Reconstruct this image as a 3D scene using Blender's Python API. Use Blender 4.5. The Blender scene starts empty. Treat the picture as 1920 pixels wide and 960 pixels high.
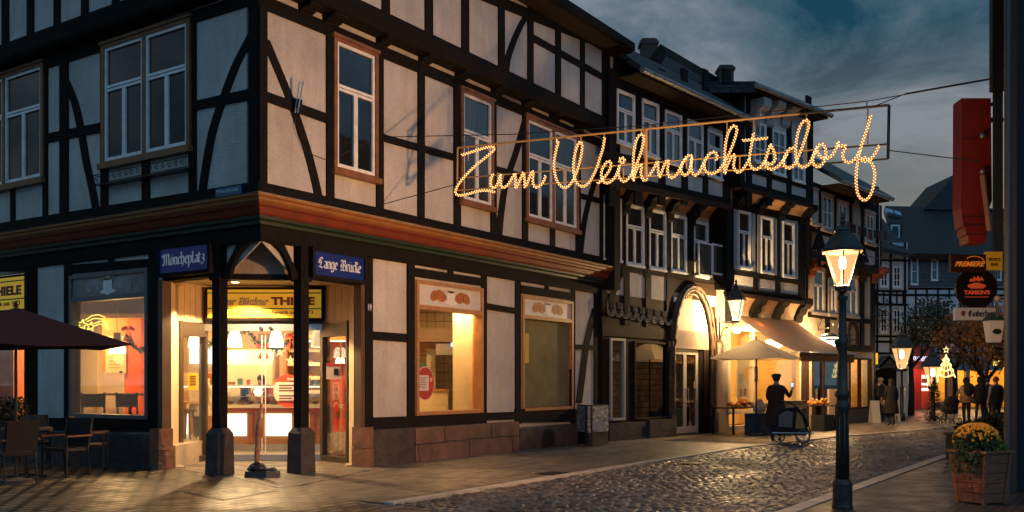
import bpy, bmesh, math, random
from mathutils import Vector, Matrix
random.seed(7)
S = bpy.context.scene
C = S.collection
R = math.radians
# ---------------------------------------------------------------- camera
FPX, CX, HY, H = 1806.0, 960.0, 716.0, 1.55
cam = bpy.data.cameras.new('camera'); camo = bpy.data.objects.new('camera', cam); C.objects.link(camo)
camo.location = (0, 0, H); camo.rotation_euler = (R(90), 0, 0)
cam.sensor_width = 36; cam.lens = FPX / 1920 * 36; cam.shift_y = (HY - 480) / 1920
cam.clip_start = .1; cam.clip_end = 2000
S.camera = camo
# ---------------------------------------------------------------- view
S.view_settings.view_transform = 'Standard'; S.view_settings.look = 'None'
S.view_settings.exposure = 0.0; S.view_settings.gamma = 1; S.view_settings.use_curve_mapping = False
S.cycles.use_denoising = True
S.cycles.use_adaptive_sampling = True; S.cycles.adaptive_threshold = 0.02
S.cycles.max_bounces = 6; S.cycles.diffuse_bounces = 3; S.cycles.glossy_bounces = 3
S.cycles.transmission_bounces = 4; S.cycles.transparent_max_bounces = 12
S.cycles.sample_clamp_indirect = 4; S.cycles.sample_clamp_direct = 0
S.cycles.caustics_reflective = False; S.cycles.caustics_refractive = False
# ---------------------------------------------------------------- world: dusk sky with broken cloud
W = bpy.data.worlds.new('World'); S.world = W; W.use_nodes = True
nt = W.node_tree; nt.nodes.clear()
def N(t, **k):
    n = nt.nodes.new(t)
    for a, b in k.items(): setattr(n, a, b)
    return n
def sky():
    L = nt.links.new
    out = N('ShaderNodeOutputWorld'); bg = N('ShaderNodeBackground'); L(bg.outputs[0], out.inputs[0])
    st = N('ShaderNodeTexSky', sky_type='NISHITA', sun_disc=False, sun_elevation=R(2.0), sun_rotation=R(250), air_density=1.6, dust_density=2.5, ozone_density=5.0)
    tc = N('ShaderNodeTexCoord'); sep = N('ShaderNodeSeparateXYZ'); L(tc.outputs['Generated'], sep.inputs[0])
    add = N('ShaderNodeMath', operation='ADD'); L(sep.outputs[2], add.inputs[0]); add.inputs[1].default_value = .22
    mx = N('ShaderNodeMath', operation='MAXIMUM'); L(add.outputs[0], mx.inputs[0]); mx.inputs[1].default_value = .05
    dx = N('ShaderNodeMath', operation='DIVIDE'); L(sep.outputs[0], dx.inputs[0]); L(mx.outputs[0], dx.inputs[1])
    dy = N('ShaderNodeMath', operation='DIVIDE'); L(sep.outputs[1], dy.inputs[0]); L(mx.outputs[0], dy.inputs[1])
    cmb = N('ShaderNodeCombineXYZ'); L(dx.outputs[0], cmb.inputs[0]); L(dy.outputs[0], cmb.inputs[1])
    no = N('ShaderNodeTexNoise'); no.inputs['Scale'].default_value = 2.3; no.inputs['Detail'].default_value = 9; no.inputs['Roughness'].default_value = .62; no.inputs['Distortion'].default_value = .5
    mp = N('ShaderNodeMapping'); mp.inputs['Location'].default_value = (2.3, .9, 0); mp.inputs['Scale'].default_value = (.9, 1.0, 1); L(cmb.outputs[0], mp.inputs[0]); L(mp.outputs[0], no.inputs['Vector'])
    rp = N('ShaderNodeValToRGB'); L(no.outputs[0], rp.inputs[0])
    e = rp.color_ramp.elements
    e[0].position = .36; e[0].color = (0.009, 0.050, 0.082, 1)
    e[1].position = .63; e[1].color = (0.235, 0.275, 0.330, 1)
    m = e.new(.44); m.color = (0.050, 0.105, 0.145, 1)
    m = e.new(.52); m.color = (0.120, 0.160, 0.200, 1)
    # horizon: warmer paler air
    hr = N('ShaderNodeMapRange'); L(sep.outputs[2], hr.inputs[0]); hr.inputs[1].default_value = .15; hr.inputs[2].default_value = .33; hr.inputs[3].default_value = .85; hr.inputs[4].default_value = 0
    mix = N('ShaderNodeMix', data_type='RGBA'); fy = N('ShaderNodeMapRange'); L(sep.outputs[1], fy.inputs[0]); fy.inputs[1].default_value = -.2; fy.inputs[2].default_value = .5; fy.inputs[3].default_value = .1; fm = N('ShaderNodeMath', operation='MULTIPLY'); L(hr.outputs[0], fm.inputs[0]); L(fy.outputs[0], fm.inputs[1]); L(fm.outputs[0], mix.inputs[0]); L(rp.outputs[0], mix.inputs[6]); mix.inputs[7].default_value = (0.225, 0.215, 0.190, 1)
    # let the physical sky tint it
    sc = N('ShaderNodeMix', data_type='RGBA', blend_type='ADD'); sc.inputs[0].default_value = .02
    L(mix.outputs[2], sc.inputs[6]); L(st.outputs[0], sc.inputs[7])
    # added gain: unseen sky behind the camera brightened and blued to light the facades
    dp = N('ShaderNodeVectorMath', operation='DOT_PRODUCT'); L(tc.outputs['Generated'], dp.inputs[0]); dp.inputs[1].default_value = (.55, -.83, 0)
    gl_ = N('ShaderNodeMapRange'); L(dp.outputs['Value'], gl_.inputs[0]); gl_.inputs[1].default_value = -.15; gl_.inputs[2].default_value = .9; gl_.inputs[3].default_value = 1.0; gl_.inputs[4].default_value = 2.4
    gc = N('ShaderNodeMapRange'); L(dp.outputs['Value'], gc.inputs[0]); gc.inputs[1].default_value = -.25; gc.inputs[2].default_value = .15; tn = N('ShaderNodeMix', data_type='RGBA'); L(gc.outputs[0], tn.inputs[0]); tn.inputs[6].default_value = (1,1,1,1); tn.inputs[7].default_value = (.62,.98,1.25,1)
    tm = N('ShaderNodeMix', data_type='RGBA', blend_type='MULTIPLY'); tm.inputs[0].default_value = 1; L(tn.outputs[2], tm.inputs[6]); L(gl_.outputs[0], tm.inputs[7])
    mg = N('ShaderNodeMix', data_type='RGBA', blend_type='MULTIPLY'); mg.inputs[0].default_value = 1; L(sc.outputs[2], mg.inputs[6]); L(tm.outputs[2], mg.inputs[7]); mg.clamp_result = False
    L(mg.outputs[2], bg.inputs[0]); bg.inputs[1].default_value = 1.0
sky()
# faint last daylight, from high behind the camera's left
sl = bpy.data.lights.new('sun', 'SUN'); sl.energy = .02; sl.angle = R(20); sl.color = (.55, .75, 1.0)
so = bpy.data.objects.new('sun', sl); C.objects.link(so); so.rotation_euler = (R(50), 0, R(-20))
# ---------------------------------------------------------------- materials
MATS = {}
def mat(name, col=(.5,.5,.5), rough=.7, metal=0, bump=0, bscale=20, var=0, vscale=6, emit=None, es=0, alpha=None, spec=.5, kind=None, dirt=0, stretch=(1,1,1), col2=None):
    if name in MATS: return MATS[name]
    m = bpy.data.materials.new(name); m.use_nodes = True; t = m.node_tree; MATS[name] = m
    b = t.nodes['Principled BSDF']; L = t.links.new
    b.inputs['Base Color'].default_value = (*col, 1); b.inputs['Roughness'].default_value = rough; b.inputs['Metallic'].default_value = metal
    b.inputs['Specular IOR Level'].default_value = spec
    if emit: b.inputs['Emission Color'].default_value = (*emit, 1); b.inputs['Emission Strength'].default_value = es
    if var or bump:
        tc = t.nodes.new('ShaderNodeTexCoord'); mp = t.nodes.new('ShaderNodeMapping'); L(tc.outputs['Object'], mp.inputs[0]); mp.inputs['Scale'].default_value = stretch
    if var:
        n = t.nodes.new('ShaderNodeTexNoise'); n.inputs['Scale'].default_value = vscale; n.inputs['Detail'].default_value = 6; n.inputs['Roughness'].default_value = .6; L(mp.outputs[0], n.inputs['Vector'])
        r = t.nodes.new('ShaderNodeValToRGB'); L(n.outputs[0], r.inputs[0])
        c2 = col2 or tuple(c*(1-var) for c in col)
        r.color_ramp.elements[0].position = .32; r.color_ramp.elements[0].color = (*c2, 1)
        r.color_ramp.elements[1].position = .66; r.color_ramp.elements[1].color = (*[min(1,c*(1+var*.35)) for c in col], 1)
        L(r.outputs[0], b.inputs['Base Color'])
    if bump:
        n2 = t.nodes.new('ShaderNodeTexNoise'); n2.inputs['Scale'].default_value = bscale; n2.inputs['Detail'].default_value = 4; L(mp.outputs[0], n2.inputs['Vector'])
        bp = t.nodes.new('ShaderNodeBump'); bp.inputs['Strength'].default_value = bump; bp.inputs['Distance'].default_value = .02; L(n2.outputs[0], bp.inputs['Height']); L(bp.outputs[0], b.inputs['Normal'])
    return m
def emis(name, col, s):
    if name in MATS: return MATS[name]
    m = bpy.data.materials.new(name); m.use_nodes = True; t = m.node_tree; t.nodes.clear(); MATS[name] = m
    o = t.nodes.new('ShaderNodeOutputMaterial'); e = t.nodes.new('ShaderNodeEmission'); e.inputs[0].default_value = (*col, 1); e.inputs[1].default_value = s
    t.links.new(e.outputs[0], o.inputs[0]); return m
def glass(name, tint=(.9,.95,.95), refl=.08, rough=.02):
    if name in MATS: return MATS[name]
    m = bpy.data.materials.new(name); m.use_nodes = True; t = m.node_tree; t.nodes.clear(); MATS[name] = m; L = t.links.new
    o = t.nodes.new('ShaderNodeOutputMaterial'); mx = t.nodes.new('ShaderNodeMixShader'); tr = t.nodes.new('ShaderNodeBsdfTransparent'); gl = t.nodes.new('ShaderNodeBsdfGlossy')
    tr.inputs[0].default_value = (*tint, 1); gl.inputs['Roughness'].default_value = rough; gl.inputs[0].default_value = (1,1,1,1)
    fr = t.nodes.new('ShaderNodeLayerWeight'); fr.inputs[0].default_value = .5
    mr = t.nodes.new('ShaderNodeMapRange'); L(fr.outputs['Fresnel'], mr.inputs[0]); mr.inputs[3].default_value = refl*.5; mr.inputs[4].default_value = min(1, refl*5)
    L(mr.outputs[0], mx.inputs[0]); L(tr.outputs[0], mx.inputs[1]); L(gl.outputs[0], mx.inputs[2]); L(mx.outputs[0], o.inputs[0]); return m
def brick(name, c1, c2, mortar, bw, bh, ms=.02, rot=0, rough=.6, bump=.5, plane='xy', offset=.5, var=.4, squash=1, rvar=0, msmooth=.1):
    if name in MATS: return MATS[name]
    m = bpy.data.materials.new(name); m.use_nodes = True; t = m.node_tree; MATS[name] = m; b = t.nodes['Principled BSDF']; L = t.links.new
    tc = t.nodes.new('ShaderNodeTexCoord'); mp = t.nodes.new('ShaderNodeMapping'); L(tc.outputs['Object'], mp.inputs[0])
    mp.inputs['Rotation'].default_value = (0, 0, rot)
    src = mp.outputs[0]
    if plane == 'xz':
        sp = t.nodes.new('ShaderNodeSeparateXYZ'); cb = t.nodes.new('ShaderNodeCombineXYZ'); L(src, sp.inputs[0]); L(sp.outputs[0], cb.inputs[0]); L(sp.outputs[2], cb.inputs[1]); src = cb.outputs[0]
    wn = t.nodes.new('ShaderNodeTexNoise'); wn.inputs['Scale'].default_value = 3; L(src, wn.inputs['Vector'])
    wm = t.nodes.new('ShaderNodeMix'); wm.data_type = 'RGBA'; wm.blend_type = 'ADD'; wm.inputs[0].default_value = min(.12, bh*.25); L(src, wm.inputs[6]); L(wn.outputs[1], wm.inputs[7])
    bt = t.nodes.new('ShaderNodeTexBrick'); L(wm.outputs[2], bt.inputs['Vector']); bt.offset = offset; bt.squash = squash
    bt.inputs['Color1'].default_value = (*c1,1); bt.inputs['Color2'].default_value = (*c2,1); bt.inputs['Mortar'].default_value = (*mortar,1)
    bt.inputs['Scale'].default_value = 1; bt.inputs['Mortar Size'].default_value = ms; bt.inputs['Brick Width'].default_value = bw; bt.inputs['Row Height'].default_value = bh; bt.inputs['Mortar Smooth'].default_value = msmooth
    nz = t.nodes.new('ShaderNodeTexNoise'); nz.inputs['Scale'].default_value = 2.5; nz.inputs['Detail'].default_value = 8; L(tc.outputs['Object'], nz.inputs['Vector'])
    mr = t.nodes.new('ShaderNodeMapRange'); L(nz.outputs[0], mr.inputs[0]); mr.inputs[1].default_value=.3; mr.inputs[2].default_value=.7; mr.inputs[3].default_value = 1-var; mr.inputs[4].default_value = 1+var*.5
    mm = t.nodes.new('ShaderNodeMix'); mm.data_type='RGBA'; mm.blend_type='MULTIPLY'; mm.inputs[0].default_value=1; L(bt.outputs[0], mm.inputs[6]); L(mr.outputs[0], mm.inputs[7]); L(mm.outputs[2], b.inputs['Base Color'])
    b.inputs['Roughness'].default_value = rough
    if rvar:
        m2 = t.nodes.new('ShaderNodeMapRange'); L(nz.outputs[0], m2.inputs[0]); m2.inputs[1].default_value=.35; m2.inputs[2].default_value=.65; m2.inputs[3].default_value = rough+rvar; m2.inputs[4].default_value = rough-rvar; L(m2.outputs[0], b.inputs['Roughness'])
    n3 = t.nodes.new('ShaderNodeTexNoise'); n3.inputs['Scale'].default_value = 30; L(tc.outputs['Object'], n3.inputs['Vector'])
    sb = t.nodes.new('ShaderNodeMath'); sb.operation='MULTIPLY_ADD'; L(n3.outputs[0], sb.inputs[0]); sb.inputs[1].default_value=.35
    inv = t.nodes.new('ShaderNodeMath'); inv.operation='SUBTRACT'; inv.inputs[0].default_value=1; L(bt.outputs['Fac'], inv.inputs[1]); L(inv.outputs[0], sb.inputs[2])
    bp = t.nodes.new('ShaderNodeBump'); bp.inputs['Strength'].default_value=bump; bp.inputs['Distance'].default_value=.015; L(sb.outputs[0], bp.inputs['Height']); L(bp.outputs[0], b.inputs['Normal'])
    return m
def cobble(name, scale, c1, c2, joint, rough, bump, rot=0, sx=1.0):
    m = bpy.data.materials.new(name); m.use_nodes = True; t = m.node_tree; MATS[name] = m; b = t.nodes['Principled BSDF']; L = t.links.new
    tc = t.nodes.new('ShaderNodeTexCoord'); mp = t.nodes.new('ShaderNodeMapping'); L(tc.outputs['Object'], mp.inputs[0]); mp.inputs['Rotation'].default_value=(0,0,rot); mp.inputs['Scale'].default_value=(sx,1,1)
    v = t.nodes.new('ShaderNodeTexVoronoi'); v.feature='DISTANCE_TO_EDGE'; v.inputs['Scale'].default_value=scale; v.inputs['Randomness'].default_value=.55; L(mp.outputs[0], v.inputs['Vector'])
    v2 = t.nodes.new('ShaderNodeTexVoronoi'); v2.feature='F1'; v2.inputs['Scale'].default_value=scale; v2.inputs['Randomness'].default_value=.55; L(mp.outputs[0], v2.inputs['Vector'])
    sp = t.nodes.new('ShaderNodeSeparateColor'); L(v2.outputs['Color'], sp.inputs[0])
    mx = t.nodes.new('ShaderNodeMix'); mx.data_type='RGBA'; L(sp.outputs[0], mx.inputs[0]); mx.inputs[6].default_value=(*c1,1); mx.inputs[7].default_value=(*c2,1)
    mr = t.nodes.new('ShaderNodeMapRange'); mr.interpolation_type='SMOOTHSTEP'; L(v.outputs[0], mr.inputs[0]); mr.inputs[1].default_value=.0; mr.inputs[2].default_value=.14
    mj = t.nodes.new('ShaderNodeMix'); mj.data_type='RGBA'; L(mr.outputs[0], mj.inputs[0]); mj.inputs[6].default_value=(*joint,1); L(mx.outputs[2], mj.inputs[7]); L(mj.outputs[2], b.inputs['Base Color'])
    nz = t.nodes.new('ShaderNodeTexNoise'); nz.inputs['Scale'].default_value=.9; nz.inputs['Detail'].default_value=5; L(tc.outputs['Object'], nz.inputs['Vector'])
    m2 = t.nodes.new('ShaderNodeMapRange'); L(nz.outputs[0], m2.inputs[0]); m2.inputs[1].default_value=.35; m2.inputs[2].default_value=.65; m2.inputs[3].default_value=rough+.12; m2.inputs[4].default_value=rough-.12; L(m2.outputs[0], b.inputs['Roughness'])
    m3 = t.nodes.new('ShaderNodeMath'); m3.operation='MULTIPLY_ADD'; L(sp.outputs[1], m3.inputs[0]); m3.inputs[1].default_value=.7; L(mr.outputs[0], m3.inputs[2])
    n4 = t.nodes.new('ShaderNodeTexNoise'); n4.inputs['Scale'].default_value=40; L(tc.outputs['Object'], n4.inputs['Vector'])
    m5 = t.nodes.new('ShaderNodeMath'); m5.operation='MULTIPLY_ADD'; L(n4.outputs[0], m5.inputs[0]); m5.inputs[1].default_value=.5; L(m3.outputs[0], m5.inputs[2])
    bp = t.nodes.new('ShaderNodeBump'); bp.inputs['Strength'].default_value=bump; bp.inputs['Distance'].default_value=.025; L(m5.outputs[0], bp.inputs['Height']); L(bp.outputs[0], b.inputs['Normal'])
    return m
def plaster_mat(name,c1,c2):
    m = bpy.data.materials.new(name); m.use_nodes = True; t = m.node_tree; MATS[name] = m; b = t.nodes['Principled BSDF']; L = t.links.new
    b.inputs['Roughness'].default_value=.92; b.inputs['Specular IOR Level'].default_value=.2
    tc = t.nodes.new('ShaderNodeTexCoord')
    def noise(sc,det,scale=(1,1,1)):
        mp=t.nodes.new('ShaderNodeMapping'); mp.inputs['Scale'].default_value=scale; L(tc.outputs['Object'],mp.inputs[0]); n=t.nodes.new('ShaderNodeTexNoise'); n.inputs['Scale'].default_value=sc; n.inputs['Detail'].default_value=det; n.inputs['Roughness'].default_value=.65; L(mp.outputs[0],n.inputs['Vector']); return n
    big=noise(.9,6); streak=noise(3.0,5,(1.6,1.6,.22)); fine=noise(42,4); patch=noise(2.6,3)
    r=t.nodes.new('ShaderNodeMapRange'); L(big.outputs[0],r.inputs[0]); r.inputs[1].default_value=.35; r.inputs[2].default_value=.65
    s=t.nodes.new('ShaderNodeMapRange'); L(streak.outputs[0],s.inputs[0]); s.inputs[1].default_value=.48; s.inputs[2].default_value=.72; s.inputs[3].default_value=1; s.inputs[4].default_value=.85
    f=t.nodes.new('ShaderNodeMapRange'); L(fine.outputs[0],f.inputs[0]); f.inputs[1].default_value=.3; f.inputs[2].default_value=.7; f.inputs[3].default_value=.80; f.inputs[4].default_value=1.14
    mx=t.nodes.new('ShaderNodeMix'); mx.data_type='RGBA'; L(r.outputs[0],mx.inputs[0]); mx.inputs[6].default_value=(*c2,1); mx.inputs[7].default_value=(*c1,1)
    m1=t.nodes.new('ShaderNodeMath'); m1.operation='MULTIPLY'; L(s.outputs[0],m1.inputs[0]); L(f.outputs[0],m1.inputs[1])
    m2=t.nodes.new('ShaderNodeMix'); m2.data_type='RGBA'; m2.blend_type='MULTIPLY'; m2.inputs[0].default_value=1; L(mx.outputs[2],m2.inputs[6]); L(m1.outputs[0],m2.inputs[7]); L(m2.outputs[2],b.inputs['Base Color'])
    ad=t.nodes.new('ShaderNodeMath'); ad.operation='MULTIPLY_ADD'; L(patch.outputs[0],ad.inputs[0]); ad.inputs[1].default_value=1.5; L(fine.outputs[0],ad.inputs[2])
    bp=t.nodes.new('ShaderNodeBump'); bp.inputs['Strength'].default_value=.7; bp.inputs['Distance'].default_value=.03; L(ad.outputs[0],bp.inputs['Height']); L(bp.outputs[0],b.inputs['Normal']); return m
AX = math.atan2(.831, .556)
plaster = plaster_mat('plaster', (.60,.565,.52), (.45,.42,.385))
plaster_w = plaster_mat('plaster_warm', (.50,.42,.33), (.36,.29,.22))
timber = mat('timber', (.011,.009,.008), .85, spec=.15, bump=.8, bscale=14, var=.5, vscale=5, stretch=(6,6,1))
timber_b = mat('timber_brown', (.028,.014,.007), .8, spec=.2, bump=.8, bscale=14, var=.5, vscale=5, stretch=(6,6,1))
carved = mat('carved_timber', (.14,.075,.035), .6, bump=1, bscale=30, var=.6, vscale=9)
stone = brick('red_sandstone', (.16,.085,.06), (.11,.065,.05), (.03,.02,.018), .9, .42, .012, plane='xz', var=.5, bump=.8)
stone_d = mat('dark_stone', (.06,.045,.04), .8, bump=1, bscale=16, var=.5, vscale=4)
casing = mat('casing_brown', (.22,.088,.028), .5, bump=.3, bscale=20, var=.35, vscale=5)
white = mat('white_paint', (.78,.77,.74), .5, bump=.2, bscale=25, var=.2, vscale=6)
dglass = mat('window_glass', (.008,.011,.014), .05, spec=.7, bump=.06, bscale=2.0)
cglass = mat('curtained_glass', (.045,.05,.045), .12, spec=.9, var=.6, vscale=5, stretch=(5,5,.3))
shopglass = glass('shop_glass', (.93,.93,.9), .06)
murky = mat('frosted_pane', (.30,.27,.18), .6, var=.3, vscale=2.2, spec=.25)
slate = brick('slate_roof', (.016,.034,.044), (.008,.020,.028), (.003,.005,.006), .34, .26, .03, plane='xz', rough=.7, bump=.8)
tile = brick('clay_tile_roof', (.028,.022,.022), (.014,.014,.018), (.008,.007,.007), .2, .24, .02, plane='xz', rough=.6, bump=1)
slateclad = brick('slate_cladding', (.075,.08,.08), (.05,.055,.06), (.02,.02,.02), .3, .22, .012, plane='xz', rough=.5, bump=.7)
brickm = brick('chimney_brick', (.13,.06,.045), (.085,.045,.035), (.06,.05,.045), .24, .08, .012, plane='xz', rough=.9)
metal_d = mat('dark_metal', (.02,.022,.022), .4, .6, bump=.2, bscale=12)
iron = mat('lamp_iron', (.045,.046,.038), .42, .35, bump=.35, bscale=18, var=.4, vscale=8)
steel = mat('brushed_steel', (.45,.45,.44), .35, .9)
zinc = mat('zinc', (.28,.28,.27), .4, .7, var=.3, vscale=3)
black = mat('black_plastic', (.012,.012,.013), .45)
blacker = mat('black_fabric', (.012,.012,.014), .9, bump=.3, bscale=60)
# ---------------------------------------------------------------- builders
class MB:
    def __init__(s): s.v = []; s.f = []
    def add(s, vs, fs):
        o = len(s.v); s.v += [tuple(x) for x in vs]; s.f += [tuple(i+o for i in f) for f in fs]; return s
    def hexa(s, p):   # 8 pts: bottom ring 0-3, top ring 4-7
        return s.add(p, [(0,3,2,1),(4,5,6,7),(0,1,5,4),(1,2,6,5),(2,3,7,6),(3,0,4,7)])
    def box(s, c, d, rz=0, M=None):
        x,y,z = (d[0]/2, d[1]/2, d[2]/2); P = []
        for sx,sy,sz in ((-1,-1,-1),(1,-1,-1),(1,1,-1),(-1,1,-1),(-1,-1,1),(1,-1,1),(1,1,1),(-1,1,1)):
            v = Vector((sx*x, sy*y, sz*z))
            if M: v = M @ v
            v = Matrix.Rotation(rz, 3, 'Z') @ v
            P.append(v + Vector(c))
        return s.hexa(P)
    def prism(s, front, back):
        n = len(front); return s.add(list(front)+list(back), [tuple(range(n)), tuple(range(2*n-1, n-1, -1))] + [(i, i+n, (i+1)%n+n, (i+1)%n) for i in range(n)])
    def tube(s, pts, r, n=8, cap=True, flat=1.0):
        pts = [Vector(p) for p in pts]; rr = r if isinstance(r, (list, tuple)) else [r]*len(pts); rings = []
        up = Vector((0,0,1)); o = len(s.v)
        for i, p in enumerate(pts):
            t = (pts[min(i+1, len(pts)-1)] - pts[max(i-1, 0)])
            if t.length < 1e-9: t = Vector((0,0,1))
            t.normalize(); a = t.cross(up)
            if a.length < .05: a = t.cross(Vector((1,0,0)))
            a.normalize(); b = t.cross(a)
            for k in range(n):
                an = 2*math.pi*k/n; s.v.append(tuple(p + (a*math.cos(an) + b*math.sin(an)*flat)*rr[i]))
        for i in range(len(pts)-1):
            for k in range(n):
                s.f.append((o+i*n+k, o+i*n+(k+1)%n, o+(i+1)*n+(k+1)%n, o+(i+1)*n+k))
        if cap: s.f.append(tuple(o+k for k in range(n-1,-1,-1))); s.f.append(tuple(o+(len(pts)-1)*n+k for k in range(n)))
        return s
    def lathe(s, prof, c=(0,0,0), n=12, rot=0, sx=1, sy=1):
        o = len(s.v); c = Vector(c)
        for r, z in prof:
            for k in range(n):
                a = rot + 2*math.pi*k/n; s.v.append((c.x+r*sx*math.cos(a), c.y+r*sy*math.sin(a), c.z+z))
        for i in range(len(prof)-1):
            for k in range(n): s.f.append((o+i*n+k, o+i*n+(k+1)%n, o+(i+1)*n+(k+1)%n, o+(i+1)*n+k))
        s.f.append(tuple(o+k for k in range(n-1,-1,-1))); s.f.append(tuple(o+(len(prof)-1)*n+k for k in range(n)))
        return s
    def ball(s, c, r, n=10, m=6, M=None):
        r = r if isinstance(r, (tuple, list)) else (r, r, r); o = len(s.v); c = Vector(c)
        for i in range(1, m):
            t = math.pi*i/m
            for k in range(n):
                a = 2*math.pi*k/n; v = Vector((r[0]*math.sin(t)*math.cos(a), r[1]*math.sin(t)*math.sin(a), r[2]*math.cos(t)))
                if M: v = M @ v
                s.v.append(tuple(c+v))
        t = Vector((0,0,r[2])); b = Vector((0,0,-r[2]))
        if M: t = M @ t; b = M @ b
        s.v.append(tuple(c+t)); s.v.append(tuple(c+b)); T = o+(m-1)*n; B = T+1
        for k in range(n): s.f.append((T, o+k, o+(k+1)%n)); s.f.append((B, o+(m-2)*n+(k+1)%n, o+(m-2)*n+k))
        for i in range(m-2):
            for k in range(n): s.f.append((o+i*n+k, o+(i+1)*n+k, o+(i+1)*n+(k+1)%n, o+i*n+(k+1)%n))
        return s
    def build(s, name, material, parent=None, smooth=False):
        me = bpy.data.meshes.new(name)
        w = Vector((0,0,0)); q = parent
        while q is not None: w = w + q.location; q = q.parent
        me.from_pydata([tuple(Vector(v)-w) for v in s.v], [], s.f); me.update()
        bmm = bmesh.new(); bmm.from_mesh(me); bmesh.ops.recalc_face_normals(bmm, faces=bmm.faces[:]); bmm.to_mesh(me); bmm.free()
        if smooth:
            for p in me.polygons: p.use_smooth = True
        for mm in (material if isinstance(material, list) else [material]): me.materials.append(mm)
        o = bpy.data.objects.new(name, me); C.objects.link(o); o.parent = parent; return o
def tag(o, label=None, cat=None, group=None, kind=None):
    if label: o['label'] = label
    if cat: o['category'] = cat
    if group: o['group'] = group
    if kind: o['kind'] = kind
    return o
def thing(name, label, cat, loc=(0,0,0), group=None):
    o = bpy.data.objects.new(name, None); C.objects.link(o); o.location = loc; o.empty_display_size = .2
    return tag(o, label, cat, group)
def kids(o): return [c for c in C.objects if c.parent is o]
def copy_tree(o, loc=None, rz=None, parent=None, label=None):
    c = o.copy(); C.objects.link(c); c.parent = parent
    if loc is not None: c.location = loc
    if rz is not None: c.rotation_euler = (0,0,rz)
    if label: c['label'] = label
    for k in kids(o): copy_tree(k, parent=c)
    return c
def gp(px, py, z=0):      # a point on the ground (height z)
    d = FPX*(H-z)/(py-HY); return Vector(((px-CX)/FPX*d, d, z))
def wp(px, py, d): return Vector(((px-CX)/FPX*d, d, H+(HY-py)/FPX*d))
class Pl:
    def __init__(s, o, d, sg=1):
        s.o = Vector(o); s.d = Vector(d).normalized(); s.n = Vector((s.d.y, -s.d.x))*sg; s.sg = sg
    def at(s, px, py, off=0):
        o = s.o + s.n*off; r = (px-CX)/FPX; u = (r*o.y - o.x)/(s.d.x - r*s.d.y); dep = o.y + u*s.d.y
        return u, H+(HY-py)/FPX*dep
    def P(s, u, z, off=0):
        q = s.o + s.d*u + s.n*off; return Vector((q.x, q.y, z))
    def fbox(s, mb, u0, u1, z0, z1, o0, o1):
        q = [s.P(u0,z0,o0), s.P(u1,z0,o0), s.P(u1,z0,o1), s.P(u0,z0,o1), s.P(u0,z1,o0), s.P(u1,z1,o0), s.P(u1,z1,o1), s.P(u0,z1,o1)]
        return mb.hexa(q)
    def poly(s, mb, pts, off, back):   # pts in pixels, traced on the face at distance off; back in metres
        q = [s.at(x, y, off) for x, y in pts]
        return mb.prism([s.P(u, z, off) for u, z in q], [s.P(u, z, off-back) for u, z in q])
    def wall(s, name, m, parent, u0, u1, z0, z1, holes, o0, o1):
        us = sorted({u0, u1, *[min(max(h[i],u0),u1) for h in holes for i in (0,1)]}); zs = sorted({z0, z1, *[min(max(h[i],z0),z1) for h in holes for i in (2,3)]})
        mb = MB()
        for a, b in zip(us, us[1:]):
            run = None
            for c, d in zip(zs, zs[1:]):
                cu, cz = (a+b)/2, (c+d)/2
                solid = not any(h[0] < cu < h[1] and h[2] < cz < h[3] for h in holes)
                if solid: run = (run[0], d) if run else (c, d)
                if (not solid or d == zs[-1]) and run: s.fbox(mb, a, b, run[0], run[1], o0, o1); run = None
        return mb.build(name, m, parent)
_cnt = [0]
def jit(): _cnt[0] += 1; return .0011*(_cnt[0] % 13)
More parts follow.
